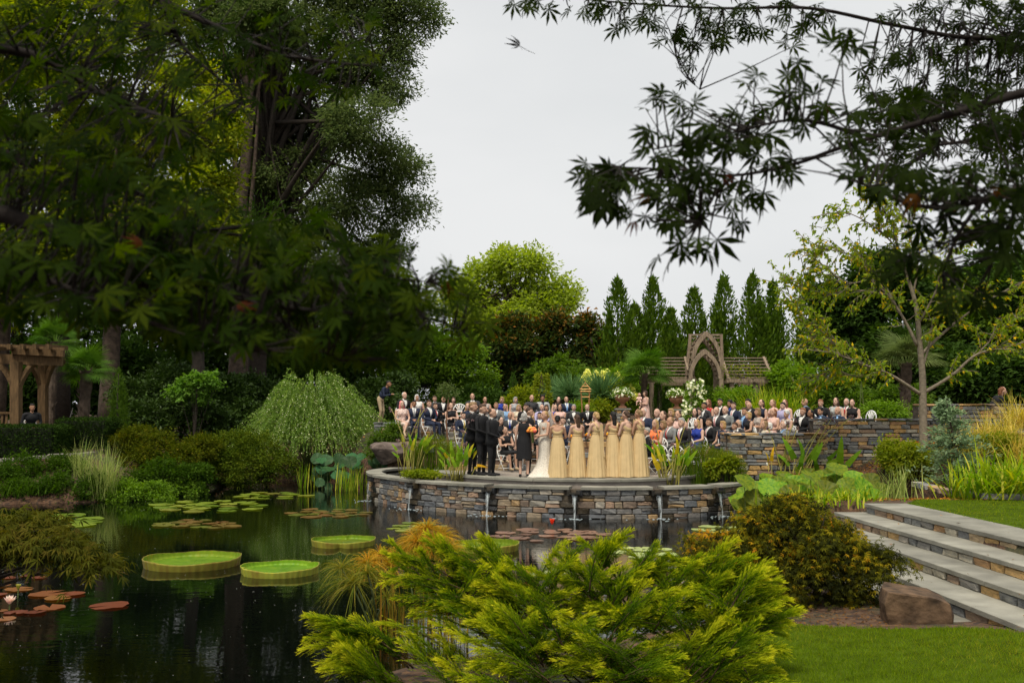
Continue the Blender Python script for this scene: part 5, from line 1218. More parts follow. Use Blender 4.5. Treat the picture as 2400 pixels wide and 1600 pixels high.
# ---- lotus: round cupped leaves on stalks, each leaf a part
def lotus_leaf():
    V = [(0, 0, 0)]; n = 22; Fs = []
    for q, f in enumerate((.5, 1.0)):
        for k in range(n):
            a = 2 * math.pi * k / n; w = 1 + .07 * math.sin(3 * a + q) + random.uniform(-.03, .03); V.append((math.cos(a) * f * w, math.sin(a) * f * w, .10 * f * f + (.10 * math.sin(2 * a + .7) + .07 * math.sin(5 * a)) * f * f))
    b = MB(); b.add(np.array(V), split_faces([[0, 1 + k, 1 + (k + 1) % n] for k in range(n)] + [[1 + k, 1 + n + k, 1 + n + (k + 1) % n, 1 + (k + 1) % n] for k in range(n)])); return b.mesh('lotus_leaf', True)
LOT = [lotus_leaf() for _ in range(5)]
M_LOT = veined('lotus_green', (.08, .19, .014), (.24, .33, .016), 11, .3); M_LOTD = veined('lotus_bluegreen', (.03, .10, .035), (.06, .16, .05), 11, .35)
for me in LOT: me.materials.append(M_LOT)
def lotus(label, base, leaves, mat, group=None):
    T = empty('lotus_patch', base, 0, label, 'lotus', group); base = np.array(base); st = MB()
    for (px, py, D, wpx, tilt) in leaves:
        p = W(px, py, D) - base; r = wpx / 2 * mpp(D)
        shared('lotus_leaf', random.choice(LOT), T, p, (rad(tilt), rad(random.uniform(-30, 30)), random.uniform(-.5, .5)), r, [mat])
        tube(st, [(p[0] + random.uniform(-.1, .1), p[1], -.1 - base[2]), (p[0], p[1], p[2] - .005)], [.010, .008], 5)
    st.build('stalks', M_STEM, T)
    return T
ll = []
for k in range(112):
    u = random.random(); px = 1722 + 350 * random.random(); yt = np.interp(px, [1710, 1760, 1830, 1950, 2010, 2070], [1128, 1108, 1095, 1090, 1108, 1150]); py = yt + 16 + 96 * u ** 1.1; D = 25.2 - 3.6 * u
    ll.append((px, py, D, random.uniform(32, 54), random.uniform(14, 74)))
ll += [(1745, 1130, 22, 52, 40), (1800, 1140, 22, 50, 50), (1850, 1155, 22, 48, 55), (1900, 1118, 23, 50, 35), (1935, 1150, 21.5, 58, 60), (1980, 1165, 21.3, 50, 70), (2020, 1140, 21.5, 52, 65), (2045, 1165, 21.3, 46, 70), (1960, 1098, 24, 50, 30), (1765, 1165, 22, 44, 60), (1745, 1182, 22.2, 36, 60), (2000, 1120, 23, 48, 45), (2040, 1128, 22.6, 46, 55), (2062, 1150, 22, 44, 60), (1985, 1140, 22, 50, 62), (2020, 1172, 21.2, 48, 72)]
lotus('lush lotus patch with big yellow-green leaves beside the fountain wall', (7.0, 23, 0), ll, M_LOT)
ll = [(740 + 200 * random.random(), 1062 + 60 * random.random(), 0, 0, 0) for _ in range(42)]
ll = [(px, py - (px - 740) * .09 + 8, 32.5 + random.uniform(-.8, 1.2), random.uniform(22, 36), random.uniform(15, 65)) for px, py, *_ in ll] + [(915, 1130, 30.5, 22, 70), (750, 1130, 32, 24, 60), (770, 1140, 32, 20, 70), (800, 1125, 32, 22, 75)]
lotus('blue-green lotus patch at the curved end of the fountain wall', (-5.5, 32.5, 0), ll, M_LOTD)
for k, (px, py, D) in enumerate(((1786, 1082, 25.5), (1796, 1088, 25.4))):
    c = W(px, py, D); T = empty('lotus_bud', (c[0], D, 0), 0, 'pale lotus bud standing above the big leaves', 'flower', 'lotus buds'); b = MB(); ellipsoid(b, (0, 0, c[2]), (.05, .05, .11 - .04 * k), 8, 6); b.build('bud', plain('bud_white', (.72, .70, .62), .5, .1), T, smooth=True); b = MB(); tube(b, [(0, 0, -.1), (0, 0, c[2] - .08)], [.012, .01], 5); b.build('stalk', M_STEM, T)

# ---- thalia: broad paddle leaves, tall arching flower stems
M_THAL = leafm('thalia_leaf', [(.05, .13, .015), (.08, .17, .02), (.12, .20, .022), (.20, .24, .03), (.38, .22, .02)], .4)
M_THST = plain('thalia_stem', (.30, .27, .06), .6, .25, 6)
M_HEAD = plain('thalia_head', (.16, .10, .10), .8, .4, 30)
def thalia(label, base, stems, leaves, group='thalia clumps in the water'):
    """stems: (px, py) tops; leaves: (px, py, length px, lean deg, tone)."""
    base = np.array(base, float); D = base[1]; T = empty('thalia_clump', base, 0, label, 'water plant', group); s = MB(); g = MB(); h = MB()
    for px, py in stems:
        p = W(px, py, D + random.uniform(-.15, .15)) - base; r = np.array([random.gauss(0, .12), random.gauss(0, .12), -.05]); q = np.linspace(0, 1, 8)[:, None]
        m = r + (p - r) * .55 + np.array([-p[0] * .25 + r[0], 0, .05]); tube(s, (1 - q) ** 2 * r + 2 * q * (1 - q) * m + q * q * p, np.linspace(.019, .010, 8), 5)
        for _ in range(9): ellipsoid(h, p + rng.normal(0, .035, 3) + np.array([0, 0, -.02]), (.018, .018, .03), 5, 4)
    for px, py, ln, lean, tone in leaves:
        p = W(px, py, D + random.uniform(-.25, .25)) - base; L_ = ln * mpp(D); d = unit(np.array([math.sin(rad(lean)), random.uniform(-.4, .3), math.cos(rad(lean))]))
        r = np.array([p[0] * .45 + random.gauss(0, .06), random.gauss(0, .1), -.05]); tube(s, [r, (r + p) / 2 + np.array([0, 0, .03]), p], [.012, .010, .007], 5)
        scatter(g, *BLADEW(.27, 1.0), p[None], frames(d[None], np.array([[random.uniform(-.5, .5), -1, .35]])), np.array([L_]), tone)
    s.build('stems', M_THST, T, smooth=True); g.build('leaves', M_THAL, T)
    if stems: h.build('flower_heads', M_HEAD, T, kind='stuff')
def rleaves(x0, x1, y0, y1, n, lo, hi, tl=0, th2=.7):
    out = []
    for _ in range(n):
        x = random.uniform(x0, x1); out.append((x, random.uniform(y0, y1), random.uniform(lo, hi), (x - (x0 + x1) / 2) / (x1 - x0) * 90 + random.uniform(-18, 18), random.uniform(tl, th2)))
    return out
def pt(px, py, z): p = G(px, py, z); return (p[0], p[1], z)
thalia('thalia clump with tall bare stems at the curved end of the basin', pt(962, 1122, .63), [(917, 958), (948, 1040), (975, 1000), (986, 960), (995, 958), (935, 1030)], rleaves(930, 1000, 1040, 1080, 14, 22, 40, 0, .8))
thalia('thalia clump in the basin beside the rounded platform end', pt(1072, 1134, .63), [(1062, 1000), (1085, 1010), (1100, 985), (1088, 1040)], rleaves(1040, 1112, 1058, 1098, 20, 22, 42, 0, 1.0) + [(1118, 1090, 26, 100, 1.0), (1112, 1096, 20, 95, .9)])
thalia('thalia clump with stems crossing in front of the seated tuxedo man', pt(1568, 1141, .63), [(1530, 1030), (1541, 1010), (1605, 1000), (1575, 1040), (1550, 1060), (1622, 1040)], rleaves(1536, 1612, 1062, 1104, 24, 26, 46, 0, .9))
thalia('tall thalia clump rising behind the lotus', (6.9, 25.3, 0), [(1862, 985), (1846, 990), (1870, 1000), (1938, 985), (1950, 980), (1925, 1000), (1964, 990), (1996, 975), (1800, 1000)], [(1862, 1075, 58, -28, .3), (1880, 1080, 56, -10, .2), (1895, 1085, 55, 22, .35), (1905, 1078, 52, 30, .3), (1930, 1085, 50, 50, .25), (1940, 1090, 48, 62, .5), (1968, 1085, 66, 4, .35), (1985, 1090, 52, 42, .3), (1850, 1090, 44, -45, .3), (1808, 1080, 34, 8, .95), (1800, 1082, 26, -14, .9), (1875, 1100, 48, 5, .2), (1915, 1100, 44, -15, .15)])
for k, (x1, y1, x2, y2) in enumerate(((1922, 1086, 1948, 1106), (1966, 1092, 1982, 1104), (940, 1036, 963, 1047))):
    pass

# ---- rush beds in the basin
def rush(label, px, D, wpx, ytop, n, z0=.63):
    x = (px - 1200) / FPX * D; H = W(px, ytop, D)[2] - z0; T = empty('rush_clump', (x, D, z0), 0, label, 'water plant', 'rush beds in the basin'); w = wpx / 2 * mpp(D); b = MB()
    pos = np.column_stack([rng.uniform(-w, w, n), rng.uniform(-.35, .35, n), np.zeros(n)]); l = H * np.sqrt(np.clip(1 - (pos[:, 0] / w / 1.15) ** 2, .1, 1)) * rng.uniform(.75, 1.05, n)
    d = unit(np.column_stack([pos[:, 0] / w * .25 + rng.normal(0, .07, n), rng.normal(0, .1, n), np.ones(n)])); scatter(b, *BLADEW(.012, .15), pos, frames(d, rand_dirs(n)), np.column_stack([np.full(n, 1.2), l, l]), rng.uniform(0, .6, n))
    # fine feathery tops
    m = n * 7; I = rng.integers(0, n, m); tp = pos[I] + d[I] * (l[I] * rng.uniform(.80, 1.0, m))[:, None]; scatter(b, *BLADEW(.06, .3), tp, frames(unit(d[I] + rng.normal(0, .55, (m, 3))), rand_dirs(m)), .14 * rng.uniform(.6, 1.2, m), rng.uniform(.3, 1, m)); b.build('stems', M_RUSH, T)
rush('dense feathery rush bed beside the groomsmen', 1020, 28.0, 92, 1022, 420)
rush('feathery rush bed beside the seated guests, by the parapet wall', 1640, 25.6, 110, 1040, 420)
rush('yellowing rush bed against the parapet wall end', 1700, 25.2, 60, 1058, 220)
bush('water_shrub', 'yellow-green broad-leaved plant at the foot of the parapet wall', [(1695, 1085, 22, 25.0), (1675, 1095, 18, 24.9), (1712, 1090, 14, 25)], 70, 34, .10, .12, .4, M_YEL, cat='water plant')
bush('floating_mat', 'flat green floating mat in the basin', [(985, 1109, 34, 26.2, .05), (1015, 1111, 20, 25.7, .05)], 60, 30, .12, .07, .8, M_YEL, cat='water plant', nl=3)
# reeds at the wall's left side
for k, (px, py) in enumerate(((800, 1148), (820, 1150), (840, 1146), (715, 1142))):
    p = G(px, py, 0); tuft('reed_clump', 'thin green reeds standing in the water below the lotus', (p[0], p[1], -.05), 26, .85, .03, M_STRAP, .16, .25, .6, 'water plant', 'reeds below the lotus')

# ---- papyrus: mop heads of thread leaves on long stalks
M_PAPY = leafm('papyrus_green', [(.05, .075, .015), (.085, .105, .02), (.13, .13, .03), (.18, .15, .04)], .3)
M_PAPG = leafm('papyrus_gold', [(.12, .11, .02), (.20, .155, .025), (.28, .18, .03), (.34, .17, .035)], .3)
def papyrus(label, base, heads, group, mat):
    """heads: (px, py, radius px, n)."""
    base = np.array(base, float); D = base[1]; T = empty('papyrus_clump', base, 0, label, 'water plant', group); s = MB(); g = MB()
    for px, py, r, n, dn in heads:
        p = W(px, py, D + random.uniform(-.25, .25)) - base; rt = np.array([random.gauss(0, .15), random.gauss(0, .1), -.1]); tube(s, [rt, rt * .4 + p * .6 + np.array([0, 0, .05]), p], [.012, .010, .007], 6)
        d = unit(rng.normal(size=(n, 3)) * np.array([1, 1, .55]) + np.array([dn, 0, .55])); L_ = r * mpp(D) * rng.uniform(.7, 1.15, n); t = np.array([0, .25, .5, .75, 1.0]); w = .0028
        P = p + d[:, None] * (L_[:, None] * t)[..., None] + np.array([0, 0, -.55]) * (L_[:, None] * t ** 2.4)[..., None]; sd_ = unit(np.cross(d, rand_dirs(n)))[:, None] * w * np.array([1, 1, 1, .8, .3])[None, :, None]
        V = np.stack([P - sd_, P + sd_], 2).reshape(-1, 3); f = np.array([[2 * k, 2 * k + 1, 2 * k + 3, 2 * k + 2] for k in range(4)]); g.add(V, ((np.arange(n) * 10)[:, None, None] + f[None]).reshape(-1, 4), np.repeat(rng.uniform(0, 1, n), 10))
    s.build('stalks', plain('papyrus_stalk', (.085, .11, .035), .55, .25, 8), T, smooth=True); g.build('heads', mat, T)
papyrus('dull green papyrus mop heads leaning over the pond beside the juniper', pt(880, 1500, 0), [(832, 1366, 95, 170, -.35), (800, 1330, 70, 120, -.2), (862, 1345, 66, 150, .1), (905, 1400, 55, 90, .1)], 'papyrus beside the juniper', M_PAPY)
papyrus('golden-brown papyrus head beside the heart-shaped pad', pt(868, 1480, 0), [(862, 1320, 62, 210, 0), (915, 1325, 58, 190, .1), (890, 1300, 50, 160, 0)], 'papyrus beside the juniper', M_PAPG)
papyrus('golden thread-leaved papyrus tuft behind the juniper', pt(1000, 1420, 0), [(980, 1270, 70, 320, -.1), (1030, 1262, 72, 340, .1), (1000, 1240, 62, 280, 0), (1050, 1290, 58, 220, .2), (950, 1290, 56, 220, -.2), (1015, 1290, 66, 260, 0)], 'papyrus beside the juniper', M_PAPG)
for k_, (px, py, n_) in enumerate(((905, 1490, 22), (950, 1500, 26), (1000, 1490, 26), (1045, 1500, 22))):
    p = G(px, py, 0); tuft('reed_clump', 'bare brownish papyrus stems standing in the water beside the juniper', (p[0], p[1], -.05), n_, .75, .016, leafm('reed_brown%d' % k_, [(.05, .06, .012), (.12, .09, .02), (.20, .11, .03)], .2), .13, .12, .3, 'water plant', 'bare stems beside the juniper')
tuft('lilyturf_clump', 'short green tuft at the far end of the second step', (5.55, 18.35, .78), 120, .42, .03, M_STRAP, .28, .8, 1.6, 'plant')
tuft('lilyturf_clump', 'short green tuft between the steps and the lotus', (6.3, 18.5, .80), 120, .42, .03, M_STRAP, .28, .8, 1.6, 'plant')
# boulders
def boulder(label, c, size, seed, mat):
    r2 = np.random.default_rng(seed); bm = bmesh.new(); bmesh.ops.create_icosphere(bm, subdivisions=3, radius=1.0)
    pl = [(unit(r2.normal(size=3)), r2.uniform(.55, .8)) for _ in range(12)]
    for v in bm.verts:
        p = np.array(v.co)
        for nn, dd in pl:
            e = p @ nn - dd
            if e > 0: p = p - nn * e * .92
        v.co = p * (1 + .02 * r2.normal())
    me = bpy.data.meshes.new('boulder'); bm.to_mesh(me); bm.free(); o = link('boulder', me, mat); o.location = [float(q) for q in c]; o.scale = size; tag(o, label, 'boulder'); return o
M_ROCK = plain('brown_rock', (.20, .125, .075), .8, .5, 3.5, 1.0, 9); M_ROCK2 = plain('grey_rock', (.13, .10, .085), .85, .45, 3, .8, 8)
boulder('brown boulder beside the weeping bush\'s foot', (*on_ground(725, 1085)[:2], .25), (1.0, .6, .45), 3, M_ROCK)
_p = W(918, 1042, 31.6); boulder('grey boulder at the curved basin end behind the thalia', (_p[0], 31.6, _p[2] - .25), (.8, .5, .5), 8, M_ROCK2)
bush('bank_shrub', 'dark low shrub between the boulder and the weeping bush', [(893, 1030, 24, 32.4), (878, 1055, 22, 32.4), (925, 1012, 22, 32.6)], 150, 40, .16, .09, .4, M_MID, 'planting on the pond bank')
# ================================================================== BOULDER BENCH, PERGOLAS, URNS, CHAIRS
# square split boulder in front of the steps
b = MB(); prof = [(-.36, -.04), (-.38, .28), (-.35, .47), (-.05, .46), (.22, .41), (.37, .33), (.41, .14), (.39, -.06)]
V = []
for yq, k in ((-.30, .96), (-.10, 1.03), (.12, 1.0), (.30, .93)):
    for i, (x, z) in enumerate(prof): V.append((x * k + random.uniform(-.02, .02), yq + random.uniform(-.03, .03), z * (1.0 if yq < .2 else 1.05) + random.uniform(-.015, .015)))
n = len(prof); Fs = [[q * n + i, q * n + (i + 1) % n, (q + 1) * n + (i + 1) % n, (q + 1) * n + i] for q in range(3) for i in range(n)] + [list(range(n))[::-1], [3 * n + i for i in range(n)]]
rk = on_ground(2166, 1462); b.add(np.array(V) * np.array([.88, .9, .74]), split_faces(Fs)); o = b.build('boulder', plain('cleft_rock', (.095, .058, .033), .85, .7, 6, 1.0, 13)); o.location = (rk[0], rk[1] + .25, rk[2] - .03); o.rotation_euler = (0, 0, rad(-14)); tag(o, 'squared brown boulder sitting against the lowest steps', 'boulder')
o.modifiers.new('edge', 'BEVEL').width = .010
o.modifiers['edge'].segments = 2

M_OAKW = woodm('grey_timber', (.27, .205, .145)); M_CEDAR = woodm('warm_timber', (.135, .082, .038))
# ---- pointed-arch garden arbor
def arc_pts(hw, h, n=9):
    """One side of a gothic arch from (hw,0) up to (0,h)."""
    R_ = (hw * hw + h * h) / (2 * hw); cx = hw - R_; a1 = math.atan2(h, -cx); return [(cx + R_ * math.cos(a), R_ * math.sin(a)) for a in np.linspace(0, a1, n)]
DA = 46.; k = mpp(DA); ax, az = W(1654, 962, DA)[0], 2.5
arb = empty('garden_arbor', (ax, DA, 1.95), 0, 'weathered timber arbor of pointed arches with slatted wings behind the guests', 'arbor')
def lz(py): return W(1654, py, DA)[2] - 1.95
def lx(px): return (px - 1654) * k
def timber(name, a, c, w=.14, h=.14, up=(0, 1, 0), mat=None, par=None):
    b = MB(); beam(b, a, c, w, h, up); return b.build(name, mat or M_OAKW, par or arb)
def gothic(name, cxp, ytop, yspring, hwp, y, w=.16, dep=.2):
    hw, h = hwp * k, lz(ytop) - lz(yspring)
    b = MB(); o_ = arc_pts(hw, h, 12); i_ = arc_pts(hw - w, h - w * 1.5, 12)
    for sg in (-1, 1):
        V = []
        for (x, z), (x2, z2) in zip(o_, i_):
            for yy in (y - dep / 2, y + dep / 2): V += [(lx(cxp) + sg * x, yy, lz(yspring) + z), (lx(cxp) + sg * max(x2, 0), yy, lz(yspring) + z2)]
        Fs = []
        for q in range(11): a = q * 4; Fs += [[a, a + 4, a + 5, a + 1], [a + 2, a + 3, a + 7, a + 6], [a, a + 2, a + 6, a + 4], [a + 1, a + 5, a + 7, a + 3]]
        b.add(np.array(V), np.array(Fs))
    return b.build(name, M_OAKW, arb)
A1 = gothic('tall_arch', 1656, 777, 848, 36, -.2); gothic('rear_tall_arch', 1660, 780, 848, 36, 1.6)
for px in (1622, 1690): timber('post', (lx(px), -.2, 0), (lx(px), -.2, lz(848)), .17, .2)
for px in (1626, 1694): timber('post', (lx(px), 1.6, 0), (lx(px), 1.6, lz(848)), .17, .2)
A2 = gothic('front_arch', 1637, 823, 890, 37, -1.7, .15); gothic('rear_front_arch', 1641, 826, 890, 35, -.5, .12)
for px in (1602, 1672): timber('post', (lx(px), -1.7, 0), (lx(px), -1.7, lz(890)), .16, .18)
op, ot = arc_pts(37 * k, lz(823) - lz(890), 8), arc_pts(36 * k, lz(777) - lz(848), 8)
for q in range(1, 8):
    for sg in (-1, 1):
        x, z = op[q]; timber('arch_batten', (lx(1637) + sg * (x - .03), -1.6, lz(890) + z - .03), (lx(1640) + sg * (x - .03), -.5, lz(890) + z - .03), .05, .09, par=A2)
        x, z = ot[q]; timber('arch_batten', (lx(1656) + sg * (x - .03), -.1, lz(848) + z - .03), (lx(1660) + sg * (x - .03), 1.6, lz(848) + z - .03), .05, .09, par=A1)
# tower rails and slatted wings
timber('ridge_rail', (lx(1622), .7, lz(782)), (lx(1702), .7, lz(782)), .08, .1)
for q in range(6):
    for x0, x1 in ((1622, 1640), (1680, 1700)): timber('tower_slat', (lx(x0), .5, lz(790 + q * 11)), (lx(x1), .5, lz(790 + q * 11)), .05, .07)
for px in (1622, 1698): timber('tower_stile', (lx(px - 5 if px < 1650 else px + 2), .5, lz(850)), (lx(px + 3 if px < 1650 else px), .5, lz(781)), .12, .12)
for x0, x1 in ((1512, 1622), (1694, 1811)):
    for q in range(7):
        f = q / 6; yy = 1.0 - f * 1.9; timber('roof_slat', (lx(x0 + (4 - 10 * f if x0 < 1600 else 0)), yy, lz(836 + 50 * f)), (lx(x1 + (-4 * f if x1 > 1700 else 0)), yy, lz(836 + 50 * f)), .10, .05, (0, 0, 1))
    for px in (x0 + 8, x1 - 8): timber('rafter', (lx(px + 2), 1.05, lz(834)), (lx(px - 4), -1.0, lz(890)), .09, .11, (1, 0, 0))
    timber('plate_beam', (lx(x0 - 2), -1.0, lz(893)), (lx(x1 + 2), -1.0, lz(893)), .16, .2); timber('plate_beam', (lx(x0), 1.0, lz(893)), (lx(x1), 1.0, lz(893)), .14, .2)
    timber('lower_beam', (lx(x0 + 30), -.6, lz(901)), (lx(x1 - 26), -.6, lz(901)), .12, .12)
for px in (1540, 1706, 1760): timber('post', (lx(px), -.9, 0), (lx(px), -.9, lz(896)), .19, .19)
for px in (1535, 1700, 1790): timber('post', (lx(px), 1.0, 0), (lx(px), 1.0, lz(896)), .19, .19)
b = MB(); n = 420; P = np.column_stack([rng.uniform(lx(1685), lx(1775), n), rng.uniform(-1.3, .2, n), rng.uniform(lz(890), lz(855), n) + 0]); d = rand_dirs(n); scatter(b, *LEAFW(.5), P, frames(d, rand_dirs(n)), .12 * rng.uniform(.5, 1.2, n), rng.uniform(0, 1, n))
tb = MB()
for q in range(7): x = random.uniform(lx(1690), lx(1770)); tube(tb, [(lx(1766), -1.1, 0), (lx(1764), -1.12, lz(900)), (x, -.9, lz(875)), (x + random.uniform(-.6, .3), -.3, lz(862))], [.03, .025, .012, .004], 5)
vt = empty('climbing_rose', (ax, DA, 1.95), 0, 'thin climbing rose over the slatted arbor wing', 'climber'); b.build('foliage', M_YEL, vt); tb.build('stems', M_BARK, vt)

# ---- timber pergola in the shade
DP = 31.; p0 = W(60, 985, DP); pg = empty('timber_pergola', (p0[0], DP, p0[2] - .3), 0, 'honey-coloured timber pergola with curved braces in the shade', 'pergola')
def q_(px, py, dy=0.): v = W(px, py, DP + dy); return (v[0] - p0[0], v[1] - DP, v[2] - (p0[2] - .3))
def pt_(name, a, c, w, h, up=(0, 0, 1)): b = MB(); beam(b, a, c, w, h, up); return b.build(name, M_CEDAR, pg)
pt_('post', q_(38, 1010), q_(38, 848), .27, .27, (0, 1, 0)); pt_('post', q_(101, 1000, 1.9), q_(101, 850, 1.9), .25, .25, (0, 1, 0)); pt_('post', q_(-60, 1010), q_(-60, 848), .27, .27, (0, 1, 0))
pt_('beam', q_(-80, 838), q_(146, 846, .6), .24, .30); pt_('beam', q_(50, 843, 2.2), q_(150, 848, 2.0), .2, .26)
pt_('top_beam', q_(30, 822, .2), q_(150, 828, .4), .2, .22); 
for q in range(6): pt_('rafter', q_(-40 + q * 30, 812, -.5), q_(6 + q * 30, 816, 2.4), .10, .16)
for q in range(4): pt_('purlin', q_(-60, 806 + q * 1.5, -.3 + q * .8), q_(152, 818 + q * 1.5, -.1 + q * .8), .08, .08)
def brace(a, c, sag):
    a, c = np.array(a), np.array(c); b = MB(); t = np.linspace(0, 1, 9)[:, None]; m = (a + c) / 2 + np.array(sag); P = (1 - t) ** 2 * a + 2 * t * (1 - t) * m + t * t * c
    for i in range(8): beam(b, P[i], P[i + 1] + (P[i + 1] - P[i]) * .12, .12, .2, (0, 1, 0))
    b.build('brace', M_CEDAR, pg)
brace(q_(44, 905), q_(88, 850, .6), (-.02, 0, .28)); brace(q_(32, 905), q_(-12, 850), (.02, 0, .28)); brace(q_(96, 905, 1.9), q_(64, 852, 1.4), (.05, 0, .25)); brace(q_(107, 905, 1.9), q_(128, 852, 1.6), (-.05, 0, .2))
bn = empty('slatted_bench', W(8, 1000, 31.4), 0, 'slatted timber bench end under the pergola', 'bench')
for q in range(5): b = MB(); beam(b, (-.34 + q * .14, 0, 0), (-.34 + q * .14, .03, .42), .07, .03, (0, 1, 0)); b.build('slat', M_CEDAR, bn)
b = MB(); beam(b, (-.5, 0, .44), (.34, 0, .44), .06, .07); b.build('top_rail', M_CEDAR, bn)
b = MB(); beam(b, (-.5, -.2, -.02), (.34, -.2, -.02), .4, .05); b.build('seat', M_CEDAR, bn)
for x in (-.45, .3): b = MB(); beam(b, (x, -.3, -.55), (x, -.3, -.02), .07, .07, (0, 1, 0)); b.build('leg', M_CEDAR, bn)

# ---- terracotta urns on stone piers
M_TERRA = plain('terracotta', (.33, .16, .085), .8, .25, 6, .3, 30)
def lathe(prof, n=20):
    b = MB(); a = np.linspace(0, 2 * math.pi, n, endpoint=False); V = np.vstack([np.column_stack([r * np.cos(a), r * np.sin(a), np.full(n, z)]) for r, z in prof]); i = np.arange(n); j = (i + 1) % n
    b.add(V, np.concatenate([np.stack([i + q * n, j + q * n, j + (q + 1) * n, i + (q + 1) * n], 1) for q in range(len(prof) - 1)])); return b
M_WHITEF = leafm('petal_white', [(.72, .72, .62), (.80, .80, .74), (.6, .63, .5)], .3)
def urn(lab, px, ypy, D, zb):
    x = W(px, 960, D)[0]; zt = W(px, ypy, D)[2]; zg = th(x, D)
    pier = empty('stone_pier', (x, D, zg), 0, 'square ledgestone pier under ' + lab, 'pier', 'stone piers under the urns'); hw = .26; hp = zt - zg
    for f in range(4):
        an = f * math.pi / 2; c, s = math.cos(an), math.sin(an)
        pf = lambda q, c=c, s=s, an=an: (c * (q - hw) + s * hw, s * (q - hw) - c * hw, an)
        if f in (0, 1, 3): lay(pier, ST_DRY, pf, 0, 2 * hw, courses(0, hp - .07, .10, .15), .18, .4, .14, None, .01)
    b = MB(); box(b, (0, 0, hp / 2 - .04), (hw * 1.9, hw * 1.9, hp - .08)); b.build('core', M_CORE, pier); b = MB(); box(b, (0, 0, hp - .035), (.62, .62, .066)); b.build('cap', M_BLUE, pier)
    T = empty('terracotta_urn', (x, D, zt), 0, lab, 'urn', 'terracotta urns'); lathe([(.0, 0), (.17, 0), (.17, .05), (.09, .10), (.075, .18), (.12, .22), (.26, .30), (.30, .40), (.285, .48), (.32, .50), (.32, .53), (.27, .53), (.25, .46), (0, .44)]).build('bowl', M_TERRA, T, smooth=True)
    P = empty('urn_flowers', (x, D, zt + .46), 0, 'white and green trailing flowers in ' + lab, 'flowers', 'urn plantings'); n = 420; d = rand_dirs(n); d[:, 2] = np.abs(d[:, 2]); pos = d * np.array([.42, .42, .36]) * rng.uniform(.3, 1, n)[:, None] ** .5; g = MB(); scatter(g, *LEAFW(.5), pos, frames(unit(d + rng.normal(0, .5, (n, 3))), rand_dirs(n)), .10, rng.uniform(0, 1, n)); g.build('foliage', M_SPRING, P)
    m = 130; d = rand_dirs(m); d[:, 2] = np.abs(d[:, 2]) * .9; g = MB(); scatter(g, *LEAFW(1), d * np.array([.46, .46, .42]) * rng.uniform(.75, 1.1, m)[:, None], frames(rand_dirs(m), d), .085, rng.uniform(0, 1, m)); g.build('blossoms', M_WHITEF, P)
urn('terracotta urn beside the woman holding a baby', 1459, 956, 40, 0); urn('terracotta urn in front of the arbor', 1586, 958, 40.5, 0)
# ---- obelisk and plant towers
M_COPPER = plain('copper', (.46, .25, .09), .45, .2, 10, .2, 30, .5, .6)
D = 40.; c = W(1372, 965, D); T = empty('copper_obelisk', (c[0], D, th(c[0], D)), 0, 'copper garden obelisk with square lantern top', 'obelisk'); hz = lambda py: W(1372, py, D)[2] - th(c[0], D)
for sxx in (-1, 1):
    for syy in (-1, 1):
        b = MB(); tube(b, [(sxx * .10, syy * .10, 0), (sxx * .17, syy * .17, hz(917))], [.018, .018], 6); b.build('leg', M_COPPER, T); b = MB(); tube(b, [(sxx * .21, syy * .21, hz(913)), (sxx * .03, syy * .03, hz(898))], [.016, .012], 6); b.build('roof_rib', M_COPPER, T)
for py, r in ((917, .21), (912, .21), (905, .12), (930, .16)):
    b = MB()
    for a in range(4):
        x1, y1 = [(-1, -1), (1, -1), (1, 1), (-1, 1)][a]; x2, y2 = [(1, -1), (1, 1), (-1, 1), (-1, -1)][a]; tube(b, [(x1 * r, y1 * r, hz(py)), (x2 * r, y2 * r, hz(py))], [.02, .02], 6)
    b.build('ring', M_COPPER, T)
b = MB(); tube(b, [(0, 0, hz(900)), (0, 0, hz(892))], [.03, .004], 6); b.build('finial', M_COPPER, T)
def tower(label, px, yt, D, r, mat, flowers, fm):
    c = W(px, 960, D); zg = th(c[0], D); H = W(px, yt, D)[2] - zg; T = empty('plant_tower', (c[0], D, zg), 0, label, 'climber'); n = 1700; t = rng.uniform(0, 1, n); a = rng.uniform(0, 6.28, n); rr = r * (1 - .55 * t) * rng.uniform(.7, 1.1, n); pos = np.column_stack([rr * np.cos(a), rr * np.sin(a), t * H]); g = MB()
    scatter(g, *LEAFW(.6), pos, frames(unit(np.column_stack([np.cos(a), np.sin(a), -.5 + 0 * a]) + rng.normal(0, .4, (n, 3))), rand_dirs(n)), .12 * rng.uniform(.6, 1.2, n), rng.uniform(0, 1, n)); g.build('foliage', mat, T)
    b = MB()
    for k_ in range(4): an = k_ * 1.57 + .4; tube(b, [(math.cos(an) * r * .6, math.sin(an) * r * .6, 0), (0, 0, H)], [.02, .012], 5)
    b.build('trellis', M_BARK, T)
    if flowers:
        m = flowers; t = rng.uniform(.1, 1, m); a = rng.uniform(3.4, 6.0, m); rr = r * (1 - .55 * t) * 1.12; pos = np.column_stack([rr * np.cos(a), rr * np.sin(a), t * H]); pos = np.repeat(pos, 5, 0) + rng.normal(0, .03, (m * 5, 3)); g = MB(); scatter(g, *LEAFW(1), pos, frames(rand_dirs(m * 5), rand_dirs(m * 5)), .13, rng.uniform(0, 1, m * 5)); g.build('blossoms', fm, T)
tower('tower of golden-leaved vine behind the back row', 1270, 873, 44, .55, M_YEL, 0, None)
tower('tower of white trumpet-flowered vine in front of the arbor', 1630, 892, 38.5, .55, M_SPRING, 46, M_WHITEF)
T = empty('wire_trellis', (W(2020, 960, 33)[0], 33, th(W(2020, 960, 33)[0], 33)), 0, 'thin green wire obelisk behind the spare chair', 'obelisk')
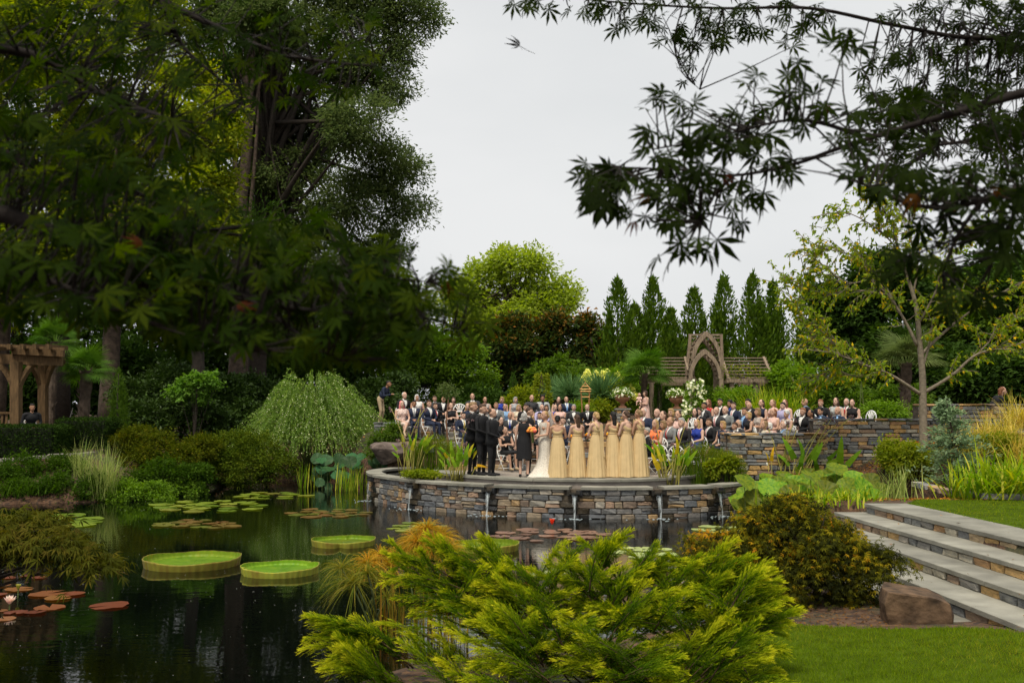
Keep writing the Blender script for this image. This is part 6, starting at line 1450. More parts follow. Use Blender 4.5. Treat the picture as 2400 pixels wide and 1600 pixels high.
for a in range(4): b = MB(); an = a * 1.57 + .7; tube(b, [(math.cos(an) * .16, math.sin(an) * .16, 0), (0, 0, W(2020, 893, 33)[2] - T.location.z)], [.014, .006], 5); b.build('leg', M_STEM, T)
for z in (.5, .9, 1.3): b = MB(); a = np.linspace(0, 2 * math.pi, 13); r = .16 * (1 - z / 2.1); tube(b, np.column_stack([r * np.cos(a), r * np.sin(a), np.full(13, z)]), .006, 4); b.build('ring', M_STEM, T)
# garden lamp in the shade: bent pole with small lantern
T = empty('path_lamp', on_ground(150, 1052), 0, 'thin bent metal path lamp between the hedges', 'lamp'); b = MB(); tube(b, [(0, 0, 0), (.02, 0, .5), (.25, 0, 1.35)], [.014, .012, .008], 6); b.build('pole', plain('grey_metal', (.35, .33, .30), .45, .15, 8, 0, 30, .5, .6), T); b = MB(); ellipsoid(b, (.02, 0, .55), (.07, .07, .06), 8, 6); b.build('lantern', MATS['grey_metal'], T)

# ---- white folding chair: rounded fan back, seat, crossed tube frames
M_CHAIR = plain('white_plastic', (.80, .80, .78), .4, .05, 6)
def chair_meshes():
    out = {}
    b = MB(); n = 9; V = []; 
    # back shell: flattened half-round hoop with fan slats
    a = np.linspace(-.35, math.pi + .35, 17); tube(b, np.column_stack([.215 * np.cos(a), .02 * np.sin(a) + .20, .64 + .20 * np.sin(a)]), .016, 6)
    for q in np.linspace(-.8, .8, 5): tube(b, [(q * .06, .20, .60), (q * .2, .215, .64 + .19 * math.cos(q * .9))], [.018, .014], 5)
    tube(b, [(-.19, .19, .575), (0, .19, .59), (.19, .19, .575)], .02, 6); out['backrest'] = b.mesh('backrest', True)
    b = MB(); box(b, (0, -.02, .445), (.40, .40, .028)); out['seat'] = b.mesh('seat')
    for s in (-1, 1):
        b = MB(); tube(b, [(s * .215, .21, .62), (s * .215, .14, .45), (s * .215, -.22, .0)], .012, 6); out['front_leg%d' % s] = b.mesh('front_leg', True)
        b = MB(); tube(b, [(s * .195, -.18, .43), (s * .195, .20, .0)], .012, 6); out['rear_leg%d' % s] = b.mesh('rear_leg', True)
    b = MB(); tube(b, [(-.215, -.17, .06), (.215, -.17, .06)], .009, 5); tube(b, [(-.195, .16, .05), (.195, .16, .05)], .009, 5); out['stretcher'] = b.mesh('stretcher', True)
    for m in out.values(): m.materials.append(M_CHAIR)
    return out
CH = chair_meshes()
def chair(x, y, z, rz, label, group, sc=1.0):
    T = empty('folding_chair', (x, y, z), rz, label, 'chair', group); T.scale = (sc, sc, sc)
    for k_, m in CH.items(): shared('leg' if 'leg' in k_ else k_, m, T)
    return T
# ================================================================== PEOPLE
def prim_mesh(b, p):
    if p[0] == 'e':
        ellipsoid(b, p[1], p[2], 14, 10)
    else:
        a, c, ra, rb = np.array(p[1], float), np.array(p[2], float), p[3], p[4]; t = unit(c - a); q = np.linspace(0, math.pi / 2, 4)
        P = [a - t * ra * math.cos(x) for x in q[:-1]] + [a, c] + [c + t * rb * math.sin(x) for x in q[1:]]; R_ = [max(.001, ra * math.sin(x)) for x in q[:-1]] + [ra, rb] + [max(.001, rb * math.cos(x)) for x in q[1:]]
        tube(b, P, R_, 12)
def prim_sdf(p, X):
    if p[0] == 'e':
        r = np.array(p[2]); q = (X - np.array(p[1])) / r; k = np.linalg.norm(q, axis=1); return (k - 1) * r.min()
    a, c = np.array(p[1], float), np.array(p[2], float); v = c - a; t = np.clip((X - a) @ v / (v @ v + 1e-9), 0, 1); return np.linalg.norm(X - a - t[:, None] * v, axis=1) - (p[3] + (p[4] - p[3]) * t)
def fuse(name, prims, voxel=.014, tags=True, sm=4):
    """Grow one continuous surface over the given forms; faces take the tag of the form they belong to."""
    b = MB()
    for p in prims: prim_mesh(b, p)
    me = b.mesh(name); o = bpy.data.objects.new('tmp', me); COL.objects.link(o); md = o.modifiers.new('r', 'REMESH'); md.mode = 'VOXEL'; md.voxel_size = voxel; md.use_smooth_shade = True
    if sm: s = o.modifiers.new('s', 'SMOOTH'); s.iterations = sm; s.factor = .5
    dg = bpy.context.evaluated_depsgraph_get(); out = bpy.data.meshes.new_from_object(o.evaluated_get(dg)); bpy.data.objects.remove(o); bpy.data.meshes.remove(me); out.name = name
    if tags:
        n = len(out.polygons); X = np.empty(n * 3); out.polygons.foreach_get('center', X); X = X.reshape(-1, 3); S = np.stack([prim_sdf(p, X) + (p[-2] if isinstance(p[-2], float) and len(p) > 5 and p[0] == 'x' else 0) for p in prims])
        out.polygons.foreach_set('material_index', np.array([p[-1] for p in prims])[S.argmin(0)].astype(np.int32))
    return out
SK, TOP, BOT, SHO = 0, 1, 2, 3
def E(c, r, t): return ('e', c, r, t)
def Cp(a, c, ra, rb, t): return ('c', a, c, ra, rb, t)
def head(hx, hy, hz, fem=False, tilt=0.):
    k = 1.0 if fem else 1.06; f = [E((hx, hy + .005, hz + .015), (.074 * k, .094 * k, .112 * k), SK), E((hx, hy - .032, hz - .045), (.056 * k, .062 * k, .068 * k), SK), Cp((hx, hy - .088 * k, hz + .012), (hx, hy - .108 * k, hz - .014), .010, .015, SK)]
    return f + [E((hx + s * .075 * k, hy + .012, hz - .002), (.011, .020, .030), SK) for s in (-1, 1)]
def hand(w, d, palmn, s, tag_=SK):
    """Palm and five bent fingers from the wrist w along d."""
    w = np.array(w, float); d = unit(d); n = unit(palmn); side = np.cross(d, n) * s; f = [Cp(w, w + d * .075, .026, .034, tag_)]
    for q, (o_, l) in enumerate(((-.028, .062), (-.010, .074), (.010, .070), (.027, .055))):
        a = w + d * .085 + side * o_; m = a + d * l * .5 + n * .010; f += [Cp(a, m, .0095, .009, tag_), Cp(m, m + d * l * .38 + n * .022, .009, .008, tag_)]
    a = w + d * .03 - side * .030; return f + [Cp(a, a + d * .04 - side * .022, .012, .010, tag_), Cp(a + d * .04 - side * .022, a + d * .068 - side * .020 + n * .008, .010, .008, tag_)]
def arm(sh, el, wr, hd, pn, s, up, fo, ru=.05, rf=.042, rw=.03): return [Cp(sh, el, ru, rf, up), Cp(el, wr, rf * .95, rw, fo)] + hand(wr, hd, pn, s)
def seated(fem=False, cross=False, lean=0.0, arms=0):
    w = .88 if fem else 1.0; sl = SK if fem else TOP; lo = SK if fem else BOT; f = []
    f += [E((0, .02, .54), (.17 * (1.05 if fem else 1), .14, .13), BOT), E((0, .03 + lean * .3, .72), (.145 * w, .105, .17), TOP), E((0, .02 + lean * .7, .90), (.205 * w, .13, .165), TOP), Cp((-.168 * w, .03 + lean, .995), (.168 * w, .03 + lean, .995), .07 * w, .07 * w, TOP if not fem else TOP)]
    if fem: f += [E((s * .07, -.075 + lean * .7, .90), (.058, .05, .06), TOP) for s in (-1, 1)] + [Cp((-.10, .03 + lean, 1.025), (.10, .03 + lean, 1.025), .045, .045, SK)]
    hy = .005 + lean; f += [Cp((0, .03 + lean, 1.03), (0, hy + .005, 1.13), .055 * w, .048 * w, SK)] + head(0, hy - .01, 1.205, fem)
    for s in (-1, 1):
        k = (s * .11, -.42, .52) if not (cross and s > 0) else (.02, -.46, .60); an = (s * .10, -.44, .09) if not (cross and s > 0) else (-.16, -.56, .26); f += [Cp((s * .09, -.02, .53), k, .088, .062, BOT), Cp(k, an, .056 * w, .038 * w, lo)]
        dv = unit(np.array([0, -1, -.15 if not (cross and s > 0) else -.7])); a = np.array(an); f += [Cp(a + np.array([0, .03, -.05]) if not (cross and s > 0) else a, a + dv * .15 + np.array([0, 0, -.045]), .040, .032, SHO)]
        sh = (s * .222 * w, .03 + lean, .98)
        if arms == 0: el, wr = (s * .275 * w, -.02 + lean * .5, .74), (s * .06, -.22, .665)
        elif arms == 1: el, wr = (s * .28 * w, .0 + lean * .5, .73), (s * .10, -.30, .625)
        else: el, wr = (s * .26 * w, -.06 + lean, .75), (-s * .05, -.17, .78)
        f += arm(sh, el, wr, (-s * .5, -.7, -.2), (0, 0, -1), s, sl, sl, .056 * w, .045 * w, .03)
    if fem: f += [E((0, -.22, .53), (.17, .25, .075), BOT)]
    return f
def standing(fem=False, arms='front', stride=.0, dress=False):
    w = .86 if fem else 1.0; h = .93 if fem else 1.0; sl = SK if fem else TOP; f = []
    Z = lambda z: z * h
    f += [E((0, .01, Z(.95)), (.165, .125, .16), BOT if not fem else BOT), E((0, .005, Z(1.13)), (.145 * w * (.9 if fem else 1), .10, .18), TOP), E((0, .01, Z(1.32)), (.178 * w, .122, .15), TOP), Cp((-.145 * w, .015, Z(1.43)), (.145 * w, .015, Z(1.43)), .068 * w, .068 * w, TOP if not fem else SK)]
    if not fem: f += [E((0, .012, .90), (.178, .135, .15), TOP)]
    else: f += [E((s * .07, -.075, Z(1.32)), (.058, .05, .06), TOP) for s in (-1, 1)] + [Cp((0, .02, Z(1.36)), (0, .02, Z(1.44)), .10, .08, SK)]
    f += [Cp((0, .015, Z(1.45)), (0, -.005, Z(1.57)), .056 * w, .048 * w, SK)] + head(0, -.015, Z(1.655), fem)
    for s in (-1, 1):
        f += [Cp((s * .09, .01, Z(.90)), (s * .095, -.01 - s * stride, Z(.50)), .088, .062, BOT), Cp((s * .095, -.01 - s * stride, Z(.50)), (s * .095, .02 - s * stride, Z(.10)), .056 * w, .040 * w, BOT if not fem else SK), Cp((s * .095, .045 - s * stride, .045), (s * .105, -.14 - s * stride, .032), .042, .034, SHO)]
        sh = (s * .20 * w, .015, Z(1.415))
        if arms == 'front': el, wr = (s * .255 * w, -.03, Z(1.13)), (s * .06, -.22, Z(1.02))
        elif arms == 'hold': el, wr = (s * .245 * w, -.06, Z(1.14)), (s * .05, -.27, Z(1.10))
        elif arms == 'side': el, wr = (s * .245 * w, .02, Z(1.13)), (s * .255 * w, -.05, Z(.88))
        elif arms == 'baby': el, wr = (s * .235 * w, -.05, Z(1.16)), (s * .03, -.22, Z(1.14 + .07 * s))
        else: el, wr = (s * .235 * w, -.10, Z(1.17)), (s * .05, -.24, Z(1.35))
        f += arm(sh, el, wr, (-s * .45, -.6, -.25) if arms != 'side' else (0, -.1, -1), (0, 0, -1) if arms != 'side' else (-s, 0, 0), s, sl, sl, .05 * w, .040 * w, .029)
    return f
BODY = {}
def body(key, prims, vox, hz, hy=0.0):
    me = fuse('body', prims, vox)
    for c in ((.5, .35, .25), (.1, .1, .1), (.1, .1, .1), (.02, .02, .02)): me.materials.append(M_CHAIR)
    bm = bmesh.new(); bm.from_mesh(me); bv = BVHTree.FromBMesh(bm); bm.free(); BODY[key] = (me, np.array([0, hy, hz]), bv)
body('sm0', seated(), .017, 1.205, -.005); body('sm1', seated(cross=True, arms=1), .017, 1.205, -.005); body('sm2', seated(lean=-.10, arms=1), .017, 1.205, -.105)
body('sf0', seated(True), .016, 1.205, -.005); body('sf1', seated(True, True, .0, 1), .016, 1.205, -.005); body('sf2', seated(True, False, -.07, 2), .016, 1.205, -.075)
body('m', standing(), .0145, 1.655, -.015); body('mh', standing(arms='up'), .0145, 1.655, -.015); body('f', standing(True, 'hold'), .0135, 1.54, -.015); body('fs', standing(True, 'side'), .0135, 1.54, -.015); body('fb', standing(True, 'baby'), .0135, 1.54, -.015)
# hair, in the head's own frame
HAIR = {}
def hair(key, prims, vox=.014):
    me = fuse('hair', [p + (0,) for p in prims], vox, False, 2); me.materials.append(M_CHAIR); HAIR[key] = me
hair('short', [('e', (0, .022, .038), (.082, .092, .098)), ('e', (0, -.02, .085), (.066, .070, .045))])
hair('crop', [('e', (0, .024, .036), (.080, .088, .094))])
hair('fringe', [('e', (0, .040, .000), (.082, .074, .062))])
hair('curly', [('e', (0, .02, .045), (.092, .10, .105)), ('e', (.05, .0, .10), (.04, .05, .04)), ('e', (-.05, .0, .10), (.04, .05, .04)), ('e', (0, -.03, .10), (.06, .06, .04))])
hair('bob', [('e', (0, .022, .036), (.088, .096, .10)), ('e', (.068, .02, -.04), (.028, .062, .075)), ('e', (-.068, .02, -.04), (.028, .062, .075)), ('e', (0, .06, -.04), (.078, .05, .08)), ('e', (0, -.03, .09), (.068, .066, .038))])
hair('long', [('e', (0, .022, .036), (.085, .094, .098)), ('e', (.07, .03, -.10), (.028, .055, .15)), ('e', (-.07, .03, -.10), (.028, .055, .15)), ('e', (0, .075, -.10), (.085, .045, .18)), ('e', (0, .085, -.22), (.07, .035, .10))])
hair('half', [('e', (0, .024, .036), (.082, .092, .096)), ('e', (0, .085, -.06), (.072, .05, .13)), ('e', (0, .10, -.20), (.062, .04, .15)), ('e', (0, .10, .03), (.05, .04, .05))])
hair('updo', [('e', (0, .024, .034), (.081, .092, .094)), ('e', (0, .105, -.02), (.056, .046, .054)), ('e', (0, .085, .05), (.05, .04, .04))])
# eyes, brows and mouth as one small sheet of face features
fb = MB()
for s in (-1, 1):
    ellipsoid(fb, (s * .030, -.083, .012), (.013, .010, .007), 8, 5, mat=0); fb.add(np.array([(s * .014, -.092, .034), (s * .050, -.076, .032), (s * .050, -.077, .039), (s * .014, -.093, .042)]), np.array([[0, 1, 2, 3]]), mat=0)
ellipsoid(fb, (0, -.090, -.052), (.021, .010, .006), 8, 5, mat=1)
FACE = fb.mesh('face_features', True); FACE.materials.append(plain('eye_dark', (.03, .02, .015), .4)); FACE.materials.append(plain('lips', (.36, .12, .10), .5))
# shirt fronts and ties laid on the chest of each seated or standing man
def patch(key, poly, off, name):
    me0, hc, bv = BODY[key]; V = []
    for x, z in poly:
        h, *_ = bv.ray_cast(Vector((x, -2, z)), Vector((0, 1, 0))); V.append((x, (h.y if h else 0) - off, z))
    return np.array(V)
SHIRT = {}
def shirt_for(key):
    hc = BODY[key][1]; zt = hc[2] - .135; zb = zt - .30; rows = 6; b = MB(); V = []
    for i in range(rows):
        t = i / (rows - 1); z = zt - (zt - zb) * t; w = .072 * (1 - t) ** .8 + .004; V += [(-w, z), (0, z), (w, z)]
    P = patch(key, V, .006, 'shirt'); P = P.reshape(rows, 3, 3); P[:, 1, 1] = np.minimum(P[:, 1, 1], P[:, [0, 2], 1].mean(1)); b.add(P.reshape(-1, 3), np.array([[i * 3 + c, i * 3 + c + 1, i * 3 + c + 4, i * 3 + c + 3] for i in range(rows - 1) for c in (0, 1)]))
    a = np.linspace(0, 6.283, 11); tube(b, np.column_stack([.056 * np.cos(a), .056 * np.sin(a) + hc[1] + .022, zt + .012 + .012 * np.sin(a)]), .013, 5); sh = b.mesh('shirt', True)
    b = MB(); V = []
    for i in range(rows):
        t = i / (rows - 1); z = zt - .012 - (zt - zb) * .95 * t; w = (.016 if i == 0 else .012 if i == 1 else .018 + .016 * t); V += [(-w, z), (w, z)]
    P = patch(key, V, .014, 'tie'); b.add(P, np.array([[2 * i, 2 * i + 1, 2 * i + 3, 2 * i + 2] for i in range(rows - 1)])); ti = b.mesh('tie')
    b = MB(); y = patch(key, [(0, zt)], .02, 'b')[0][1]
    for s in (-1, 1): b.add(np.array([(0, y, zt + .008), (s * .045, y, zt + .026), (s * .045, y, zt - .024), (0, y, zt - .008)]), np.array([[0, 1, 2, 3]]))
    ellipsoid(b, (0, y - .003, zt), (.011, .008, .011), 6, 4); bo = b.mesh('bow_tie')
    for m in (sh, ti, bo): m.materials.append(M_CHAIR)
    SHIRT[key] = (sh, ti, bo)
for k_ in ('sm0', 'sm1', 'sm2', 'm', 'mh'): shirt_for(k_)
def skin(i): return plain('skin%d' % i, [(.50, .30, .21), (.46, .26, .17), (.56, .35, .26), (.33, .17, .10), (.16, .08, .05)][i], .55, .08, 12)
CL = dict(black=(.012, .012, .014), navy=(.018, .026, .055), charcoal=(.045, .046, .05), grey=(.19, .20, .20), lightgrey=(.42, .44, .43), white=(.74, .73, .70), cream=(.62, .55, .42), blue=(.02, .045, .30), lightblue=(.25, .42, .66), pink=(.66, .33, .33), blush=(.72, .48, .42), orange=(.85, .22, .08), lavender=(.46, .42, .62), champagne=(.58, .425, .215), tan=(.42, .32, .2), teal=(.02, .17, .16), floral=(.66, .5, .44), pattern=(.42, .36, .32), red=(.5, .03, .03), yellow=(.55, .42, .12), sky=(.22, .42, .75), silver=(.35, .35, .36), lace=(.55, .50, .43), brown=(.08, .05, .03))
def cloth(n):
    return plain('cloth_' + n, CL[n], .8, .45 if n in ('floral', 'pattern') else .12, 26 if n in ('floral', 'pattern') else 10, .2, 40)
HC = dict(brown=(.06, .032, .018), black=(.012, .010, .009), blonde=(.42, .27, .11), dirty=(.24, .15, .07), auburn=(.16, .06, .025), grey=(.34, .33, .31), white=(.68, .66, .62), pink=(.80, .22, .24), red=(.25, .10, .04))
def hairm(n): return plain('hair_' + n, HC[n], .55, .4, 30, .6, 60)
GUEST_CHAIRS = 'white folding chairs under the guests'
def person(label, loc, rz, key, sk, top, bot, hr=None, shirt=None, tie=None, bow=False, sc=1.0, group=None, turn=0.0, sho='black', tilt=0.):
    T = empty('person', loc, rz, label, 'person', group); LASTP.append(T); T.scale = (sc, sc, sc); me, hc, _ = BODY[key]
    shared('body', me, T, mats=[skin(sk), cloth(top) if top else skin(sk), cloth(bot), cloth(sho)])
    hd = shared('face_features', FACE, T, hc, (0, 0, 0), (.94 if key.startswith(('f', 'sf')) else 1.0)); hd['kind'] = 'stuff'
    if hr: shared('hair', HAIR[hr[0]], T, hc, (0, 0, 0), (.97 if key.startswith(('f', 'sf')) else 1.0), [hairm(hr[1])])
    if shirt:
        s_ = SHIRT[key]; shared('shirt', s_[0], T, mats=[cloth(shirt)])
        if tie: shared('tie', s_[1], T, mats=[cloth(tie)])
        if bow: shared('bow_tie', s_[2], T, mats=[cloth('black')])
    return T
LASTP = []
def jacket(T):
    pleated('jacket', [(.10, .085, 1.49), (.17, .115, 1.455), (.205, .13, 1.40), (.20, .14, 1.30), (.18, .128, 1.12), (.188, .14, .95), (.198, .152, .82), (.19, .145, .815)], cloth('black'), T, 5, .006, seed=len(LASTP), n=40)
FOCUS = np.array([.5, 25.2])
def face_to(x, y, tx=FOCUS[0], ty=FOCUS[1]): return math.atan2(tx - x, -(ty - y))
LAST = {}; USEDL = set(); PREV = ['white']
def guest(px, py, D, sex, top, hr, row, extra='', shirt=None, tie=None, bow=False, sk=None, bot=None, lab=None, key=None, hold=None):
    """A seated guest whose crown shows at px, py; the chair stands on the terrace below."""
    D = (25.9 if D < 28 else 26.75 + (D - 29.6) * .52) if px > 1500 else 26 + (D - 26) * .68
    x = W(px, py, D)[0]
    while any(math.hypot(x - a, D - b_) < .44 for a, b_ in LAST.values()): D += .13; x = W(px, py, D)[0]
    LAST[len(LAST)] = (x, D); zc = W(px, py, D)[2]; z = float(level(D, x)) + .035
    sc = float(np.clip((zc - z) / 1.335, .88, 1.08)); z2 = zc - 1.335 * sc; k_ = key or (('sm%d' if sex == 'm' else 'sf%d') % random.choice([0, 0, 1, 2]))
    rz = face_to(x, D) + random.uniform(-.34, .34); sk = sk if sk is not None else random.choice([0, 1, 2, 0, 2])
    zz = max(z, z2) if z2 - z < .25 else z2
    if sex == 'm' and shirt is None: shirt = 'white'
    hn = {'short': '', 'crop': 'cropped ', 'fringe': 'balding ', 'curly': 'curly ', 'bob': 'bobbed ', 'long': 'long ', 'half': 'tied-back ', 'updo': 'pinned-up '}
    hl = 'bald' if hr is None else (hn[hr[0]] + hr[1] + ' hair'); what = ('man, ' if sex == 'm' else 'woman, ') + hl + ', ' + (lab or ((top.replace('lightgrey', 'pale grey').replace('lightblue', 'pale blue')) + (' suit' if sex == 'm' else ' dress')))
    if sex == 'm' and tie: what += ', ' + tie + ' tie'
    if bow: what += ', bow tie'
    lb_ = 'seated ' + what + ', ' + row
    if lb_ in USEDL: lb_ += ', near ' + PREV[0] + ' guest'
    USEDL.add(lb_); T = person(lb_, (x, D, zz), rz, k_, sk, top, bot or (top if sex == 'f' else ('black' if top == 'black' else top if top in ('navy', 'charcoal', 'grey') else 'charcoal')), hr, shirt, tie, bow, sc, 'seated wedding guests', sho='black' if sex == 'm' else 'tan')
    T.rotation_euler = (random.uniform(-.07, .05), random.uniform(-.06, .06), rz)
    cl_ = 'white chair under the ' + (hr[1] + '-haired ' if hr else 'bald ') + what.split(',')[0] + ' in ' + top.replace('lightgrey', 'pale grey').replace('lightblue', 'pale blue') + ', ' + row
    if cl_ in USEDL: cl_ += ', near ' + PREV[0] + ' guest'
    USEDL.add(cl_); PREV[0] = top.replace('lightgrey', 'pale grey').replace('lightblue', 'pale blue'); chair(x, D, zz, rz, cl_, GUEST_CHAIRS, sc)
    return T
LB, L2, L3, L4 = 'back row behind groomsmen', 'second row behind groomsmen', 'row facing the bride', 'front row facing bride'
for a in ((947, 918, 39, 'm', 'black', ('crop', 'white'), LB, '', None, None, True), (981, 923, 39, 'f', 'white', ('bob', 'white'), LB), (1111, 921, 39, 'm', 'charcoal', ('fringe', 'white'), LB, '', None, 'silver'), (1138, 930, 39, 'f', 'pattern', ('crop', 'brown'), LB), (1173, 930, 39, 'f', 'blue', ('bob', 'blonde'), LB), (1208, 930, 39, 'f', 'silver', ('bob', 'grey'), LB),
          (1243, 925, 39, 'm', 'charcoal', ('crop', 'dirty'), LB, '', 'charcoal'), (1270, 925, 38.8, 'm', 'lightgrey', ('curly', 'black'), LB, '', 'navy', None, False, 3), (1305, 932, 39, 'f', 'black', ('long', 'brown'), LB), (1331, 929, 38.6, 'm', 'navy', None, LB, '', None, 'sky'), (1059, 930, 39, 'f', 'brown', ('bob', 'brown'), LB), (1022, 926, 39.2, 'm', 'charcoal', ('short', 'brown'), LB),
          (946, 938, 36.2, 'f', 'floral', ('long', 'pink'), L2), (971, 937, 36.4, 'm', 'navy', ('short', 'black'), L2, '', None, 'silver', False, 3), (1008, 937, 36.4, 'm', 'navy', ('short', 'brown'), L2), (1022, 944, 36.0, 'm', 'black', ('short', 'brown'), L2, '', None, 'red'), (1036, 940, 36.8, 'm', 'black', ('short', 'dirty'), L2, '', None, None, True), (1061, 943, 36.2, 'f', 'black', ('half', 'auburn'), L2), (1094, 944, 36.4, 'f', 'navy', ('long', 'blonde'), L2),
          (1162, 942, 35.6, 'm', 'grey', ('short', 'dirty'), L2, '', None, 'navy'), (1187, 946, 36.4, 'f', 'lightblue', ('updo', 'black'), L2), (1214, 949, 36.2, 'f', 'cream', ('bob', 'blonde'), L2), (1228, 952, 35.4, 'm', 'black', ('short', 'brown'), L2), (1241, 951, 36.3, 'f', 'blush', ('curly', 'black'), L2), (1272, 952, 36, 'm', 'lavender', ('fringe', 'grey'), L2, '', 'lavender'), (1284, 949, 36.6, 'f', 'tan', ('bob', 'brown'), L2), (1302, 948, 36.4, 'f', 'blue', ('crop', 'dirty'), L2),
          (1312, 951, 35.6, 'f', 'blush', ('long', 'black'), L2), (1343, 948, 35.2, 'm', 'charcoal', ('short', 'grey'), L2), (1380, 950, 35, 'm', 'black', ('crop', 'grey'), L2, '', None, 'silver'),
          (1085, 973, 32.2, 'm', 'navy', ('short', 'black'), L3, '', None, 'yellow'), (1168, 976, 30.6, 'f', 'black', ('long', 'black'), L3), (1194, 970, 31.8, 'm', 'charcoal', ('crop', 'grey'), L3, '', None, 'blue'), (1248, 974, 30.8, 'f', 'black', ('bob', 'blonde'), L3), (1265, 972, 31.8, 'm', 'navy', ('short', 'black'), L3), (1318, 976, 30.6, 'm', 'navy', ('short', 'brown'), L3, '', None, 'navy'), (1187, 1004, 27.9, 'f', 'black', ('updo', 'black'), L4), (1210, 1008, 28.2, 'm', 'black', ('short', 'grey'), L4, '', None, None, True)):
    guest(*a)
R1, R2, RW, R3, R4 = 'front row beside rushes', 'second row beside rushes', 'just above parapet wall', 'middle row above parapet', 'back row below arbor'
for a in ((1517, 1007, 27.0, 'm', 'black', ('short', 'grey'), R1, '', None, None, True), (1537, 981, 30, 'f', 'orange', ('long', 'blonde'), R2), (1565, 976, 29.8, 'm', 'grey', ('crop', 'dirty'), R2, '', None, 'red'), (1597, 978, 29.8, 'm', 'black', ('short', 'grey'), R2, '', None, 'pink'), (1632, 981, 29.8, 'f', 'blue', ('long', 'blonde'), R2), (1659, 979, 29.6, 'm', 'black', ('short', 'brown'), R2, '', None, 'pink'), (1690, 985, 29.4, 'f', 'navy', ('bob', 'blonde'), R2), (1556, 984, 31, 'f', 'tan', ('bob', 'dirty'), R2),
          (1720, 989, 29.6, 'm', 'navy', ('short', 'brown'), RW), (1733, 983, 30.4, 'm', 'charcoal', ('crop', 'grey'), RW), (1751, 988, 29.6, 'f', 'black', ('bob', 'blonde'), RW), (1791, 985, 29.8, 'f', 'cream', ('long', 'dirty'), RW), (1808, 989, 29.3, 'f', 'lightgrey', ('bob', 'white'), RW), (1833, 986, 29.5, 'm', 'grey', ('crop', 'white'), RW, '', 'lightblue'),
          (1508, 955, 33.2, 'm', 'navy', ('crop', 'white'), R3, '', None, 'red'), (1542, 957, 33, 'm', 'black', ('fringe', 'grey'), R3), (1559, 962, 32.4, 'f', 'charcoal', ('half', 'brown'), R3), (1572, 956, 33.2, 'f', 'black', ('bob', 'blonde'), R3), (1593, 961, 32.6, 'f', 'blush', ('half', 'brown'), R3), (1624, 956, 33, 'f', 'black', ('long', 'black'), R3), (1646, 955, 33.2, 'm', 'black', ('short', 'brown'), R3), (1657, 953, 34, 'm', 'charcoal', ('short', 'black'), R3, '', None, None, False, 3), (1677, 953, 33, 'm', 'charcoal', ('crop', 'red'), R3, '', None, 'pink'), (1701, 951, 33.8, 'm', 'grey', ('fringe', 'grey'), R3), (1716, 953, 33, 'm', 'navy', ('short', 'brown'), R3, '', None, 'pink'),
          (1743, 954, 33.4, 'm', 'navy', ('short', 'brown'), R3, '', 'lightblue'), (1756, 958, 32.6, 'm', 'black', ('fringe', 'grey'), R3, '', None, None, True), (1781, 955, 32.6, 'f', 'pattern', ('bob', 'dirty'), R3), (1805, 956, 33.2, 'f', 'blush', ('half', 'red'), R3), (1819, 957, 33.2, 'm', 'grey', ('crop', 'grey'), R3), (1832, 949, 34, 'm', 'lavender', ('short', 'black'), R3, '', 'lavender'), (1844, 960, 32.4, 'f', 'pattern', ('curly', 'white'), R3), (1874, 954, 32.6, 'm', 'black', ('short', 'red'), R3, '', None, None, True), (1898, 959, 32.6, 'f', 'black', ('half', 'black'), R3, '', None, None, False, 3), (1928, 954, 32.8, 'm', 'navy', ('curly', 'black'), R3, '', 'lightblue', None, False, 1), (1966, 953, 33.2, 'm', 'navy', None, R3, '', 'lightblue'),
          (1658, 935, 36, 'f', 'red', ('long', 'auburn'), R4), (1688, 933, 36, 'm', 'black', ('short', 'black'), R4, '', None, None, True), (1711, 937, 36.2, 'm', 'black', ('curly', 'black'), R4, '', 'blue', None, False, 3), (1750, 934, 36, 'm', 'black', ('short', 'black'), R4, '', None, None, True), (1777, 935, 36, 'f', 'navy', ('half', 'brown'), R4), (1809, 935, 36, 'f', 'blush', ('half', 'dirty'), R4), (1837, 935, 35.8, 'f', 'blush', ('long', 'auburn'), R4), (1891, 933, 36, 'm', 'black', None, R4, '', 'lightblue'), (1927, 935, 36, 'm', 'black', ('short', 'red'), R4, '', None, None, True), (1955, 931, 36, 'f', 'lightgrey', ('long', 'brown'), R4), (1982, 933, 35.8, 'm', 'navy', ('crop', 'grey'), R4, '', None, 'red'), (1997, 935, 36.2, 'f', 'black', ('crop', 'brown'), R4)):
    guest(*a)
# spare chairs
for k_, (px, py, D, rz, lab) in enumerate(((1081, 946, 36.6, None, 'empty white folding chair between guests behind the groomsmen'), (1905, 987, 30.0, None, 'empty white folding chair just above the parapet wall'), (1861, 960, 34.4, None, 'empty white folding chair beside the silver-haired guests'), (1726, 961, 34.2, None, 'empty white folding chair in front of the young men in tuxedos'), (2028, 962, 33.6, None, 'empty white folding chair alone at the end of the terrace wall'), (1611, 980, 31, None, 'empty white folding chair behind the man in black'), (1558, 1042, 27.4, 2.4, 'empty white folding chair with its back to the pond'), (1592, 1044, 28.2, 2.6, 'second empty white folding chair with its back to the pond'), (1625, 1047, 28.6, 2.7, 'third empty white folding chair, half hidden by rushes'))):
    D = (26.3 if D < 29 else 26.75 + (D - 29.6) * .52) if px > 1500 else 26 + (D - 26) * .68; p = W(px, py, D); z = p[2] - .84
    chair(p[0], D, z, face_to(p[0], D) if rz is None else rz, lab, 'empty white folding chairs')

